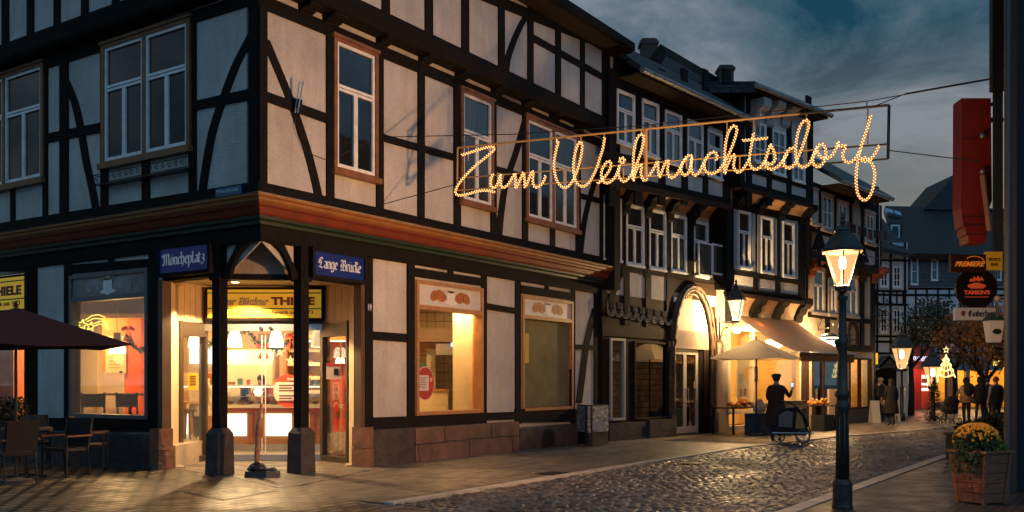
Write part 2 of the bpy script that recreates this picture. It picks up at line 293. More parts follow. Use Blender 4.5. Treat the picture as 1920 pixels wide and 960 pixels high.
class Facade:
    def __init__(s, pl, parent, m, off=0, base=.03):
        s.pl, s.par, s.m, s.off, s.base = pl, parent, m, off, base
    def _b(s, pts, name, m=None, extra=0):
        o = s.off + s.base + extra + jit(); mb = MB(); s.pl.poly(mb, pts, o, s.base+.03+extra); return mb.build(name, m or s.m, s.par)
    def V(s, x, y0, y1, w, name='timber_post', m=None):
        o = s.off+s.base; pl = s.pl; ua = pl.at(x-w/2, (y0+y1)/2, o)[0]; ub = pl.at(x+w/2, (y0+y1)/2, o)[0]; za = pl.at(x, y0, o)[1]; zb = pl.at(x, y1, o)[1]
        oo = o + jit(); mb = MB(); k = random.uniform(-.012,.012)
        f = [(ua,zb),(ub,zb),(ub+k,za),(ua+k,za)]
        mb.prism([pl.P(u,z,oo) for u,z in f], [pl.P(u,z,s.off-.03) for u,z in f]); return mb.build(name, m or s.m, s.par)
    def Rl(s, x0, y0, x1, y1, h0, h1=None, name='timber_rail', m=None, extra=0):
        h1 = h1 or h0; return s._b([(x0,y0-h0/2),(x1,y1-h1/2),(x1,y1+h1/2),(x0,y0+h0/2)], name, m, extra)
    def B(s, pts, w, name='timber_brace', m=None):
        # smooth the polyline
        P = []
        for i in range(len(pts)-1):
            p0 = pts[max(i-1,0)]; p1 = pts[i]; p2 = pts[i+1]; p3 = pts[min(i+2,len(pts)-1)]
            for t in (0,.33,.66):
                P.append(tuple(.5*((2*p1[k])+(-p0[k]+p2[k])*t+(2*p0[k]-5*p1[k]+4*p2[k]-p3[k])*t*t+(-p0[k]+3*p1[k]-3*p2[k]+p3[k])*t**3) for k in (0,1)))
        P.append(pts[-1])
        o = s.off + s.base - .006 + jit()*.4; mb = MB(); pl = s.pl
        L = [pl.at(x-w/2, y, o) for x,y in P]; Rr = [pl.at(x+w/2, y, o) for x,y in P]
        n = len(P); vs = [pl.P(u,z,o) for u,z in L]+[pl.P(u,z,o) for u,z in Rr]+[pl.P(u,z,s.off-.02) for u,z in L]+[pl.P(u,z,s.off-.02) for u,z in Rr]
        fs = []
        for i in range(n-1): fs += [(i,i+1,n+i+1,n+i),(2*n+i,3*n+i,3*n+i+1,2*n+i+1),(i,2*n+i,2*n+i+1,i+1),(n+i,n+i+1,3*n+i+1,3*n+i)]
        fs += [(0,n,3*n,2*n),(n-1,3*n-1,4*n-1,2*n-1)]
        mb.add(vs, fs); return mb.build(name, m or s.m, s.par)
    def corbel(s, x, yb, w, out, drop, name='corbel', m=None):
        # curved bracket under a jetty: wall foot at pixel yb, reaching `out` metres out and `drop` metres tall
        pl = s.pl; o = s.off; u0 = pl.at(x-w/2, yb, o)[0]; u1 = pl.at(x+w/2, yb, o)[0]; zb = pl.at(x, yb, o)[1]
        k = [(0,0),(.05,.0),(.18,.10),(.22,.30),(.45,.38),(.55,.55),(.82,.62),(1.0,.74),(1.0,1.0),(0,1.0)]
        mb = MB(); mb.prism([pl.P(u0, zb+b*drop, o+a*out) for a,b in k], [pl.P(u1, zb+b*drop, o+a*out) for a,b in k]); return mb.build(name, m or s.m, s.par)
    def cove(s, x0, x1, y0, y1, out, rise, m, name='cove_panel'):
        pl = s.pl; o = s.off; a = pl.at(x0, y0, o); b = pl.at(x1, y1, o); mb = MB()
        q = [(o+.02,0),(o+out*.35,rise*.45),(o+out,rise)]
        vs = []; fs = []
        for off, dz in q:
            vs += [pl.P(a[0], a[1]+dz, off), pl.P(b[0], b[1]+dz, off), pl.P(b[0], b[1]+dz+.04, off-.02), pl.P(a[0], a[1]+dz+.04, off-.02)]
        for i in (0,4): fs += [(i,i+1,i+5,i+4),(i+3,i+7,i+6,i+2),(i,i+4,i+7,i+3),(i+1,i+2,i+6,i+5)]
        fs += [(0,3,2,1),(8,9,10,11)]
        mb.add(vs, fs); return mb.build(name, m, s.par)
    def win(s, x0, x1, yt0, yt1, yb0, yb1, bays=1, cw=.0, cm=None, transom=.36, grid=None, glassm=None, sill=True, sw=.055, label=None, open_=0):
        pl = s.pl; o = s.off+.0; e = .06
        a = pl.at(x0, yt0, o+e); b = pl.at(x1, yt1, o+e); c = pl.at(x0, yb0, o+e); d = pl.at(x1, yb1, o+e)
        u0, u1 = sorted((a[0], b[0])); z1 = (a[1]+b[1])/2; z0 = (c[1]+d[1])/2
        mb = MB()
        def ring(mb, u0, u1, z0, z1, w, o0, o1, top=None):
            t = top or w
            pl.fbox(mb, u0, u0+w, z0, z1, o0, o1); pl.fbox(mb, u1-w, u1, z0, z1, o0, o1); pl.fbox(mb, u0+w, u1-w, z1-t, z1, o0, o1-.001); pl.fbox(mb, u0+w, u1-w, z0, z0+w, o0, o1-.001)
        cm = cm or white
        if cw:
            ring(mb, u0, u1, z0, z1, cw, o-.02, o+.075)
            for i in range(1, bays): um = u0+(u1-u0)*i/bays; pl.fbox(mb, um-cw*.5, um+cw*.5, z0+cw, z1-cw, o-.02, o+.073)
            if sill: pl.fbox(mb, u0-.04, u1+.04, z0-.05, z0+.05, o-.02, o+.13)
            pl.fbox(mb, u0-.03, u1+.03, z1-.02, z1+.035, o-.02, o+.10)
        else:
            ring(mb, u0, u1, z0, z1, .035, o-.02, o+.066)
            pl.fbox(mb, u0-.01, u1+.01, z0-.03, z0+.02, o-.02, o+.10)
        w = mb.build('window', cm if cw else white, s.par)
        cw2 = cw or .03; iw = (u1-u0-2*cw2-(bays-1)*cw2)/bays
        for i in range(bays):
            p0 = u0+cw2+i*(iw+cw2); p1 = p0+iw; q0 = z0+cw2; q1 = z1-cw2; sb = MB()
            pl.fbox(sb, p0, p0+sw, q0, q1, o-.01, o+.05); pl.fbox(sb, p1-sw, p1, q0, q1, o-.01, o+.05)
            pl.fbox(sb, p0+sw, p1-sw, q1-sw, q1, o-.01, o+.049); pl.fbox(sb, p0+sw, p1-sw, q0, q0+sw*1.2, o-.01, o+.049)
            if grid:
                for k in range(1, grid[0]): um = p0+(p1-p0)*k/grid[0]; pl.fbox(sb, um-.02, um+.02, q0+sw, q1-sw, o-.01, o+.047)
                for k in range(1, grid[1]): zm = q0+(q1-q0)*k/grid[1]; pl.fbox(sb, p0+sw, p1-sw, zm-.015, zm+.015, o-.01, o+.045)
            else:
                zt = q1-(q1-q0)*transom
                pl.fbox(sb, p0+sw, p1-sw, zt-sw, zt-.01, o-.01, o+.048); pl.fbox(sb, p0+sw, p1-sw, zt+.01, zt+sw, o-.01, o+.048)
                um = (p0+p1)/2; pl.fbox(sb, um-sw*.85, um-.004, q0+sw, zt-sw, o-.01, o+.046); pl.fbox(sb, um+.004, um+sw*.85, q0+sw, zt-sw, o-.01, o+.046)
            so_ = sb.build('sash', white, w)
            gb = MB(); pl.fbox(gb, p0+.01, p1-.01, q0+.01, q1-.01, o-.01, o+.012); gb.build('pane', glassm or random.choice([dglass, dglass, cglass]), w)
        return w
def text_mesh(txt, m, O, X, Z, height, width=None, bold=0, shear=0, depth=.006, name='lettering', parent=None, spacing=1.0):
    cu = bpy.data.curves.new('t', 'FONT'); cu.body = txt; cu.size = 1; cu.offset = bold; cu.shear = shear; cu.extrude = 0; cu.space_character = spacing
    to = bpy.data.objects.new('t', cu); C.objects.link(to); bpy.context.view_layer.update()
    dg = bpy.context.evaluated_depsgraph_get(); me = bpy.data.meshes.new_from_object(to.evaluated_get(dg)); bpy.data.objects.remove(to)
    xs = [v.co.x for v in me.vertices]; ys = [v.co.y for v in me.vertices]
    x0, x1, y0, y1 = min(xs), max(xs), min(ys), max(ys); sy = height/(y1-y0); sx = width/(x1-x0) if width else sy
    X = Vector(X).normalized(); Z = Vector(Z).normalized(); Y = Z.cross(X); O = Vector(O)     # Y points away from the reader
    mb = MB(); pts = [O + X*((v.co.x-x0)*sx) + Z*((v.co.y-y0)*sy) for v in me.vertices]
    n = len(pts); mb.v = [tuple(p-Y*depth) for p in pts]; mb.f = [tuple(p.vertices) for p in me.polygons]
    bpy.data.meshes.remove(me)
    # thickness: rim from boundary edges
    cnt = {}
    for f in mb.f:
        for i in range(len(f)):
            e = (f[i], f[(i+1)%len(f)]); k = tuple(sorted(e)); cnt.setdefault(k, []).append(e)
    mb.v += [tuple(p) for p in pts]
    mb.f += [(e[0][0], e[0][1], e[0][1]+n, e[0][0]+n) for k, e in cnt.items() if len(e) == 1]
    return mb.build(name, m, parent)
# broken-letter (Fraktur) strokes with a slanted broad nib
def _mn(x, t=1.0, b=0): return [(x-.10,t-.10),(x,t-.02),(x,b+.10),(x+.10,b+.02)]
G = {
 'n': (.62, [_mn(0), [(0,.80),(.26,1.0),(.38,.86),(.38,.12),(.48,.02)]]),
 'u': (.62, [_mn(0)[:3]+[(.16,.0),(.36,.16)], _mn(.38)]),
 'r': (.46, [_mn(0), [(0,.8),(.20,1.0),(.34,.90)]]),
 'a': (.60, [[(.04,.86),(.18,1.0),(.38,.90),(.38,.12),(.50,.02)], [(.38,.56),(.16,.50),(.02,.30),(.10,.06),(.24,.02),(.38,.14)]]),
 'o': (.58, [[(.18,1.0),(0,.84),(0,.16),(.18,.0),(.38,.16),(.38,.84),(.18,1.0)]]),
 'c': (.48, [[(.36,.88),(.16,1.0),(0,.84),(0,.16),(.16,.0),(.36,.12)]]),
 'e': (.50, [[(.16,1.0),(0,.84),(0,.16),(.16,.0),(.36,.12)], [(.16,1.0),(.34,.86),(.30,.62),(.02,.46)]]),
 'h': (.62, [[(-.06,1.55),(0,1.45),(0,.10),(.10,.02)], [(0,.80),(.26,1.0),(.38,.80),(.38,.20),(.26,-.10),(.14,-.3)]]),
 'p': (.62, [[(-.1,.92),(0,1.0),(0,-.5)], [(0,.82),(.24,1.0),(.40,.82),(.40,.16),(.22,.0),(0,.12)]]),
 'l': (.34, [[(-.06,1.5),(0,1.42),(0,.12),(.14,.0)]]),
 't': (.44, [[(0,1.28),(0,.14),(.14,.0),(.28,.10)], [(-.12,.92),(.26,.96)]]),
 'z': (.52, [[(.0,.92),(.18,1.0),(.34,.86),(.28,.66),(.08,.54),(.30,.42),(.36,.18),(.20,-.12),(.0,-.30),(-.05,-.14)]]),
 'g': (.60, [[(.18,1.0),(0,.84),(0,.20),(.16,.04),(.38,.18)], [(.18,1.0),(.30,.92),(.40,1.0),(.40,.0),(.28,-.34),(.06,-.42),(-.04,-.24)]]),
 'k': (.52, [[(-.06,1.5),(0,1.42),(0,.12),(.12,.0)], [(0,1.34),(.20,1.46),(.30,1.2)], [(-.04,.86),(.28,.94)], [(.04,.6),(.26,.5),(.28,.14),(.40,.02)]]),
 'M': (1.25, [[(-.05,.1),(.12,.0),(.22,.2),(.22,1.2),(.10,1.45),(-.06,1.3),(0,1.05)], [(.22,1.2),(.44,1.5),(.56,1.3),(.56,.05)], [(.56,1.25),(.82,1.5),(.95,1.3),(.95,.12),(1.08,.0)]]),
 'L': (.86, [[(.62,1.3),(.46,1.5),(.24,1.4),(.20,1.15),(.36,.9),(.34,.5),(.12,.16),(0,.06)], [(.0,.16),(.24,.18),(.52,.0),(.70,.18)], [(.05,1.1),(.0,.8),(.14,.66)]]),
 'B': (.98, [[(-.04,1.25),(.10,1.5),(.30,1.4),(.34,1.1),(.34,.12)], [(.34,1.3),(.56,1.5),(.76,1.3),(.70,1.0),(.40,.84)], [(.42,.84),(.76,.74),(.82,.3),(.62,.0),(.36,.1),(.1,.0),(-.02,.12)], [(.04,.95),(-.02,.6),(.1,.45)]]),
 'E': (.86, [[(.60,1.3),(.36,1.5),(.10,1.25),(.08,.3),(.30,.0),(.62,.16)], [(.10,.80),(.56,.86)], [(.34,1.3),(.34,.3)]]),
 'i': (.30, [_mn(0), [(-.03,1.3),(.04,1.38)]]),
 'b': (.60, [[(-.06,1.5),(0,1.42),(0,.14),(.18,.0),(.38,.16),(.38,.80),(.22,1.0),(0,.84)]]),
}
G['ö'] = (G['o'][0], G['o'][1]+[[(.04,1.3),(.09,1.38)],[(.28,1.3),(.33,1.38)]]); G['ü'] = (G['u'][0], G['u'][1]+[[(.04,1.3),(.09,1.38)],[(.30,1.3),(.35,1.38)]])
def fraktur(txt, m, O, X, Z, xh, width=None, parent=None, name='lettering', nib=.17, depth=.008):
    adv = sum(.5 if c == ' ' else G[c][0] for c in txt); s = xh; sx = width/adv if width else xh
    X = Vector(X).normalized(); Z = Vector(Z).normalized(); Y = Z.cross(X); O = Vector(O); mb = MB(); x = 0; nx, ny = nib*.5*math.cos(R(38)), nib*.5*math.sin(R(38))
    lay = 0
    for ch in txt:
        if ch == ' ': x += .5; continue
        w, st = G[ch]
        for stroke in st:
            for (a, b), (c, d) in zip(stroke, stroke[1:]):
                lay = (lay+1) % 7
                t = Vector((c-a, d-b)); t = t.normalized()*.02 if t.length else Vector((0,0)); px, py = -t.y, t.x
                q = [(a-nx-t.x+px*0, b-ny-t.y), (a+nx-t.x, b+ny-t.y), (c+nx+t.x, d+ny+t.y), (c-nx+t.x, d-ny+t.y)]
                if abs((c-a)*ny-(d-b)*nx) < .006: q = [(a+px,b+py),(a-px,b-py),(c-px,d-py),(c+px,d+py)]
                pt = [O + X*((x+.1+u)*sx) + Z*(v*s) for u, v in q]; dd = depth+lay*.0004
                mb.prism([p-Y*dd for p in pt], [p for p in pt])
        x += w
    return mb.build(name, m, parent)
# ---------------------------------------------------------------- street geometry
dR = Vector((.556,.831)).normalized(); dL = Vector((-dR.y, dR.x)); P0 = Vector((-3.97,15.2))
plR = Pl(P0, dR); plL = Pl(P0, dL, -1)
P1 = P0 + dR*11.3
d2 = Vector((.644,.765)).normalized(); P2 = P1 + d2*6.1
d3 = Vector((.712,.703)).normalized(); P3 = P2 + d3*5.53
d4 = Vector((.683,.730)).normalized(); P4 = P3 + d4*5.6
pl2, pl3, pl4 = Pl(P1, d2), Pl(P2, d3), Pl(P3, d4)
def loc(a, b, z): q = P0 + dR*a + dL*b; return Vector((q.x, q.y, z))
def sheet(name, pts, z, m, thick=.3):
    mb = MB(); mb.prism([Vector((x, y, z)) for x, y in pts], [Vector((x, y, z-thick)) for x, y in pts]); return tag(mb.build(name, m), kind='structure')
cob = cobble('cobbles', 5.2, (.21,.17,.14), (.045,.038,.034), (.005,.004,.004), .36, 1.0, rot=-AX, sx=.8)
sheet('street', [(-400,-60),(400,-60),(400,900),(-400,900)], 0, cob, .5)
slab = brick('pavement_slabs', (.22,.17,.12), (.10,.08,.06), (.03,.025,.02), .75, .16, .014, rot=-AX, rough=.5, bump=.7, var=.45, rvar=.12)
pav = brick('plaza_pavers', (.36,.27,.17), (.11,.08,.05), (.006,.005,.004), .32, .20, .055, rot=-AX, rough=.45, bump=1.0, var=.5, rvar=.12)
kerbm = mat('kerb_stone', (.48,.42,.35), .6, bump=.7, bscale=18, var=.4, vscale=4)
def off(P, d, k): n = Vector((d.y, -d.x)); return P + n*k
KW = 3.62
A0 = off(P0, dR, KW)
path = [A0 - dR*1.2, off(P1, dR, KW), off(P2, d2, KW), off(P3, d3, KW), off(P4, d4, KW-.3)+d4*2]
inner = [P4+d4*2 + Vector((-3,1)), P3+Vector((-3,1)), P2+Vector((-3,1)), P1+Vector((-3,1)), P0+dR*.2-dL*(-3)]
sheet('pavement', [tuple(p) for p in path] + [tuple(p) for p in inner] + [tuple(P0 - dR*1.2 - dL*.6)], .020, slab)
def kerb(name, pts, w, z):
    mb = MB()
    for a, b in zip(pts, pts[1:]):
        t = (b-a).normalized(); n = Vector((t.y, -t.x)); L = (b-a).length; k = 0
        while k < L-.02:
            e = min(k+random.uniform(.8,1.1), L); dz = random.uniform(-.004,.006)
            q = [a+t*k, a+t*(e-.012), a+t*(e-.012)+n*w, a+t*k+n*w]
            mb.prism([Vector((p.x,p.y,z+dz)) for p in q], [Vector((p.x,p.y,-.1)) for p in q]); k = e
    return tag(mb.build(name, kerbm), kind='structure')
kerb('kerb', path, .16, .034)
# the carriageway itself: real setts, each a slightly tilted worn block
def setts():
    rn=random.Random(21); mb=MB(); lx,ly=dR.x,dR.y; n=Vector((dR.y,-dR.x)); t=-7.5; row=0
    def inside(p):
        q=p-A0; w=q.dot(n); s=q.dot(dR)
        # left limit follows the kerb polyline, right limit the right pavement
        def side(poly,p):
            best=None
            for a,b in zip(poly,poly[1:]):
                d=b-a; k=(p-a).dot(d)/d.length_squared
                if -.02<=k<=1.02: return (p-a).dot(Vector((d.y,-d.x)).normalized())
            return None
        l=side(path,p); r=side(path2,p)
        return (l is not None and l>.20 or (l is None and s<0 and w>.2)) and (r is None or r<-.05) 
    while t<33:
        dep=.150 if t<14 else .20; off_=rn.uniform(0,.2); w=-2.2+off_ if t<-1.2 else -.1+off_
        while w<12:
            wd=rn.uniform(.13,.20) if t<14 else rn.uniform(.18,.26); c=A0+dR*(t+dep/2+.02*math.sin(w*3))+n*(w+wd/2); w+=wd
            if not inside(c): continue
            if t<-1.2 and (c.x<-1.0 or c.y<9.5): continue
            hx,hy=wd/2-.008,dep/2-.008; z=.006+rn.uniform(-.004,.006); tx,ty=rn.uniform(-.06,.06),rn.uniform(-.06,.06); i=.022; ro=rn.uniform(-.08,.08); e1=(dR*math.cos(ro)+n*math.sin(ro)); e2=(n*math.cos(ro)-dR*math.sin(ro))
            lo=[c+e2*sx*hx+e1*sy*hy for sx,sy in ((-1,-1),(1,-1),(1,1),(-1,1))]; hi=[(c+e2*sx*(hx-i)+e1*sy*(hy-i), z+sx*hx*tx+sy*hy*ty) for sx,sy in ((-1,-1),(1,-1),(1,1),(-1,1))]
            o=len(mb.v); mb.v+=[(p.x,p.y,-.004) for p in lo]+[(p.x,p.y,zz_+.006) for p,zz_ in hi]+[(c.x,c.y,z+.013)]
            mb.f+=[tuple(o+k for k in f) for f in ((0,1,5,4),(1,2,6,5),(2,3,7,6),(3,0,4,7),(4,5,8),(5,6,8),(6,7,8),(7,4,8))]
        t+=dep; row+=1
    m=bpy.data.materials.new('sett_stone'); m.use_nodes=True; tt=m.node_tree; b=tt.nodes['Principled BSDF']; L=tt.links.new; g=tt.nodes.new('ShaderNodeNewGeometry'); r=tt.nodes.new('ShaderNodeValToRGB'); L(g.outputs['Random Per Island'],r.inputs[0]); r.color_ramp.elements[0].color=(.035,.029,.026,1); r.color_ramp.elements[1].color=(.17,.135,.11,1); L(r.outputs[0],b.inputs['Base Color'])
    tc=tt.nodes.new('ShaderNodeTexCoord'); nz=tt.nodes.new('ShaderNodeTexNoise'); nz.inputs['Scale'].default_value=.8; nz.inputs['Detail'].default_value=5; L(tc.outputs['Object'],nz.inputs['Vector']); mr=tt.nodes.new('ShaderNodeMapRange'); L(nz.outputs[0],mr.inputs[0]); mr.inputs[1].default_value=.35; mr.inputs[2].default_value=.65; mr.inputs[3].default_value=.60; mr.inputs[4].default_value=.30; L(mr.outputs[0],b.inputs['Roughness'])
    n2=tt.nodes.new('ShaderNodeTexNoise'); n2.inputs['Scale'].default_value=35; L(tc.outputs['Object'],n2.inputs['Vector']); bp=tt.nodes.new('ShaderNodeBump'); bp.inputs['Strength'].default_value=.6; bp.inputs['Distance'].default_value=.01; L(n2.outputs[0],bp.inputs['Height']); L(bp.outputs[0],b.inputs['Normal'])
    tag(mb.build('cobblestones',m),kind='structure')
# plaza in front of the corner and to the left
pz = [P0 + dR*1.9 - dL*.0, gp(560,915).xy, gp(700,950).xy, gp(1000,1100).xy, Vector((1.5,3)), Vector((-14,3)), Vector((-24,20)), P0+dL*14+dR*1, P0+dL*3.2+dR*1]
sheet('plaza_paving', [tuple(p) for p in pz], .026, pav)
sheet('entrance_paving', [tuple(p.xy) for p in (loc(.3,2.6,0), gp(430,897), gp(520,918), gp(560,914), loc(2.4,-.35,0), loc(4.2,1.5,0), loc(1.6,4.2,0))], .031, slab)
e0 = off(P0, dR, 8.04)
path2 = [e0 - dR*12, e0+dR*11, off(P2, d2, 8.6), off(P3,d3,9.4)]
sheet('right_pavement', [tuple(p) for p in path2]+[(30,40),(30,0),(6,-8)], .020, brick('right_pavers', (.075,.06,.05), (.045,.038,.035), (.015,.012,.01), .22, .11, .012, rot=-AX, rough=.45, bump=.8, rvar=.1))
kerb('right_kerb', path2, .20, .032)
setts()
# manhole frame in the plaza, drain grates
def flat_item(name, pts, z, m, label, cat):
    mb = MB(); mb.prism([Vector((p.x,p.y,z)) for p in pts], [Vector((p.x,p.y,z-.05)) for p in pts]); return mb
mh = thing('access_cover', 'large square paved access cover in the plaza before the bakery door', 'cover', gp(435,930))
q = [gp(x,y) for x,y in ((345,928),(430,912),(520,924),(420,943))]; ctr = sum(q, Vector())/4
for nm, s, z, m in (('cover_frame', 1.0, .032, metal_d), ('cover_inlay', .93, .036, pav), ('cover_plate', .16, .040, metal_d)):
    flat_item(nm, [ctr+(p-ctr)*s for p in q], z, m, '', '').build(nm, m, mh)
for (x, y, w, lb) in ((1037,890,.28,'small iron drain cover in the pavement slabs before the second shop window'), (1300,871,.24,'small iron drain cover in the pavement before the arched doorway')):
    c = gp(x,y); t = thing('drain_cover', lb, 'cover', c); d = Vector((dR.x,dR.y,0)); n = Vector((dR.y,-dR.x,0))
    for nm, k, z in (('frame',1,.028),('grate',.8,.033)):
        mb = MB(); pp = [c+d*w*k*a+n*w*.7*k*b for a,b in ((-1,-1),(1,-1),(1,1),(-1,1))]; mb.prism([p+Vector((0,0,z)) for p in pp],[p for p in pp]); mb.build(nm, metal_d, t)
# ================================================================ corner building
B1 = thing('corner_house', 'large corner half-timbered house with a bakery, pale plaster and red cornice', 'house', loc(0,0,0))
FR = Facade(plR, B1, timber); FL = Facade(plL, B1, timber)
ZC, ZG = 4.40, 3.80
LR, LL = 11.3, 12.0
plR.wall('upper_wall', plaster, B1, .02, LR, ZC-.3, 7.85, [], -.3, 0)
plL.wall('upper_wall', plaster, B1, .32, LL, ZC-.3, 7.85, [], -.3, 0)
plR.wall('top_wall', plaster, B1, -.27, LR, 7.86, 10.35, [], -.1, .3)
plL.wall('top_wall', plaster, B1, .12, LL, 7.86, 10.35, [], -.1, .3)
# corner post + big beams at jetty
def lbox(mb, a0, a1, b0, b1, z0, z1): return mb.hexa([loc(a0,b0,z0),loc(a1,b0,z0),loc(a1,b1,z0),loc(a0,b1,z0),loc(a0,b0,z1),loc(a1,b0,z1),loc(a1,b1,z1),loc(a0,b1,z1)])
ur = plR.at(501.5,200,.04)[0]; ul = plL.at(466,200,.04)[0]
lbox(MB(), -.045, ur, -.045, ul, ZC-.02, 7.8).build('corner_post', timber, B1)
lbox(MB(), -.35, ur, -.35, ul, 8.14, 10.3).build('corner_post', timber, B1)
def sweep(name, m, prof, pl_a=LL, pl_b=LR):   # prof: (off, z) closed; mitred at the corner
    mb = MB(); n = len(prof); vs = [loc(-o, pl_a, z) for o, z in prof]+[loc(-o,-o,z) for o, z in prof]+[loc(pl_b,-o,z) for o, z in prof]
    fs = [tuple(range(n-1,-1,-1)), tuple(range(2*n,3*n))]
    for k in (0, n):
        fs += [(k+i, k+(i+1)%n, k+n+(i+1)%n, k+n+i) for i in range(n)]
    mb.add(vs, fs); return mb.build(name, m, B1)
sweep('jetty_beam', timber, [(.0,7.78),(.30,7.80),(.345,7.86),(.345,8.10),(.31,8.16),(.0,8.16)])
cor_g = mat('cornice_grey', (.42,.40,.36), .7, bump=.4, var=.3); cor_o = mat('cornice_ochre', (.27,.11,.028), .5, bump=.2, var=.25, vscale=3); cor_r = mat('cornice_red', (.17,.028,.010), .5, bump=.2, var=.3, vscale=3); cor_v = mat('cornice_green', (.008,.022,.012), .5, bump=.2, var=.3)
sweep('cornice_ledge', cor_g, [(.0,4.46),(.30,4.46),(.33,4.475),(.0,4.52)])
sweep('cornice_upper_moulding', cor_o, [(.0,4.34),(.24,4.34),(.27,4.37),(.28,4.41),(.315,4.43),(.32,4.459),(.0,4.459)])
sweep('cornice_red_band', cor_r, [(.0,4.17),(.12,4.17),(.15,4.20),(.19,4.28),(.225,4.31),(.235,4.338),(.0,4.338)])
sweep('cornice_green_band', cor_v, [(.0,4.04),(.05,4.04),(.06,4.09),(.10,4.12),(.11,4.168),(.0,4.168)])
sweep('bressummer', timber, [(-.1,3.79),(-.03,3.79),(-.02,3.81),(.0,4.02),(.01,4.038),(-.1,4.038)])
# ---- right face, first floor
FR.Rl(484,-1,1131,270,27,15); FR.Rl(484,353,1131,489,27,14)
FR.Rl(501,181,620,224,19,18); FR.Rl(712,256,860,297,14,13); FR.Rl(925,315,985,331,11); FR.Rl(1086,366,1131,378,10)
for x, a, b, w in ((620,55,385,14),(713,95,402,13),(790,120,412,12),(858,150,430,12),(926,185,445,10),(985,205,455,10),(1037,420,470,9),(1085,245,480,9),(1138,60,495,16)): FR.V(x,a,b,w)
FR.B([(499,75),(522,130),(548,195),(575,275),(592,340),(599,375)],14); FR.B([(986,225),(967,290),(950,340),(941,395),(936,447)],11); FR.B([(1124,315),(1105,377),(1095,425),(1089,478)],9)
FR.win(626,709,64,100,320,340,1,.08,casing); FR.win(865,926,165,188,380,393,1,.08,casing); FR.win(987,1085,215,256,410,438,2,.09,casing)
# ---- right face, jetty brackets and top storey
for x in (570,617,713,792,860,928,985,1037,1083): FR.corbel(x, 7.7 and (54+(x-612)*.419-6), {570:22,617:26}.get(x,16+(1000-x)*.006), .30, .16)
FT = Facade(plR, B1, timber, .3)
for x, w in ((640,14),(724,14),(805,14),(873,13),(941,11),(995,10),(1047,9),(1093,8),(1137,14)): FT.V(x, -140+(x-600)*.36, 5+(x-640)*.47, w)
FT.Rl(995,68,1131,144,14,12); FT.B([(992,22),(975,52),(961,85),(952,115),(948,155)],11); FT.Rl(700,-95,1131,83,26,16)
# ---- left face, first floor
FL.Rl(-40,157,478,-6,20,24); FL.Rl(-40,433,478,351,17,22); FL.Rl(86,259,190,238,17,18); FL.Rl(362,198,468,176,17,20)
for x, a, b, w in ((84,120,412,8),(119.5,110,405,15),(195,88,396,12),(273,300,382,13),(360,25,368,14),(23,340,420,8)): FL.V(x,a,b,w)
FL.B([(122,150),(139,192),(151,245),(160,300),(170,345),(179,392)],13); FL.B([(472,62),(442,120),(419,180),(399,240),(387,300),(378,362)],14)
FL.win(190,356,82,32,309,284,2,.085,casing,glassm=dglass); FL.win(-62,81,158,117,370,335,2,.085,casing,glassm=dglass)
for x, w in ((15,12),(63,13),(114,14),(167,14),(227,14),(284,16),(358,30),(430,20)): FL.corbel(x, 130-(x)*.3157-4, w, .30, .16)
FTL = Facade(plL, B1, timber, .3)
for x, w in ((9,12),(56,12),(106,11),(158,12),(216,12),(277,13)): FTL.V(x, -150, 95-x*.35, w)
# wrought flower-box rail below the left window
fb = thing('flower_box_rail', 'ornate black wrought iron flower box rail under the double upper window', 'railing', plL.P(3.2,5.2,0))
ua, za = plL.at(350,314,.2); ub, zb = plL.at(178,330,.2)
za = zb = (za+zb)/2; m1 = MB(); 
for z in (za-.07, za+.09): m1.tube([plL.P(ua,z,.22), plL.P(ub,z,.22)], .008, 4); 
for u in (ua, ub): m1.tube([plL.P(u,za-.07,.0), plL.P(u,za-.07,.22), plL.P(u,za+.09,.22), plL.P(u,za+.09,.0)], .008, 4)
m1.build('rail_frame', metal_d, fb)
n = 15
for i in range(n):
    m2 = MB();
    u = ua+(ub-ua)*(i+.5)/n; r = .055; pts = [plL.P(u+r*math.cos(t)*(1-t*.09), za+.01+r*math.sin(t)*(1-t*.09), .22) for t in [k*.7 for k in range(11)]]; m2.tube(pts, .007, 4); m2.build('iron_scroll', metal_d, fb)
m3 = MB(); plL.fbox(m3, ua+.02, ub-.02, za-.10, za-.08, .02, .21); m3.build('shelf', metal_d, fb)
# ---- soffit, eaves, roof
def eave(pl, u0, u1, z, o0, o1, parent, roofm, rise, run, gut=True, th=.16, gm=zinc):
    mb = MB(); pl.fbox(mb, u0, u1, z, z+.05, o0, o1); mb.build('soffit', timber_b, parent)
    mb = MB(); a = [pl.P(u0,z+.05,o1+.06), pl.P(u1,z+.05,o1+.06), pl.P(u1,z+.05+rise,o1-run), pl.P(u0,z+.05+rise,o1-run)]; mb.prism([p+Vector((0,0,th)) for p in a], a); mb.build('roof', roofm, parent)
    if gut:
        mb = MB(); mb.tube([pl.P(u0,z+.08,o1+.12), pl.P(u1,z+.08,o1+.12)], .075, 10)
        k = u0+.5
        while k < u1: mb.tube([pl.P(k,z+.08,o1+.12), pl.P(k+.03,z+.08,o1+.12)], .085, 10); k += .9
        mb.build('gutter', gm, parent)
ze = plR.at(1100,38,.9)[1]
eave(plR, -.9, LR-.02, ze-.06, .2, .85, B1, slate, .9, 3.6, False)
mb = MB(); plR.fbox(mb, -.9, LR-.02, ze-.02, ze+.17, .82, .93); mb.build('fascia', timber, B1)
eave(plL, -.9, LL, ze-.06, .2, .85, B1, slate, .9, 3.6, False)
mb = MB(); plR.fbox(mb, LR+.0, LR+.32, 3.9, ze+.1, -6, .34); mb.build('gable_wall', timber, B1)
mb = MB(); lbox(mb, 2.6, LR, 2.6, 9.5, ze+.75, ze+1.0); mb.build('roof_ridge', slate, B1)
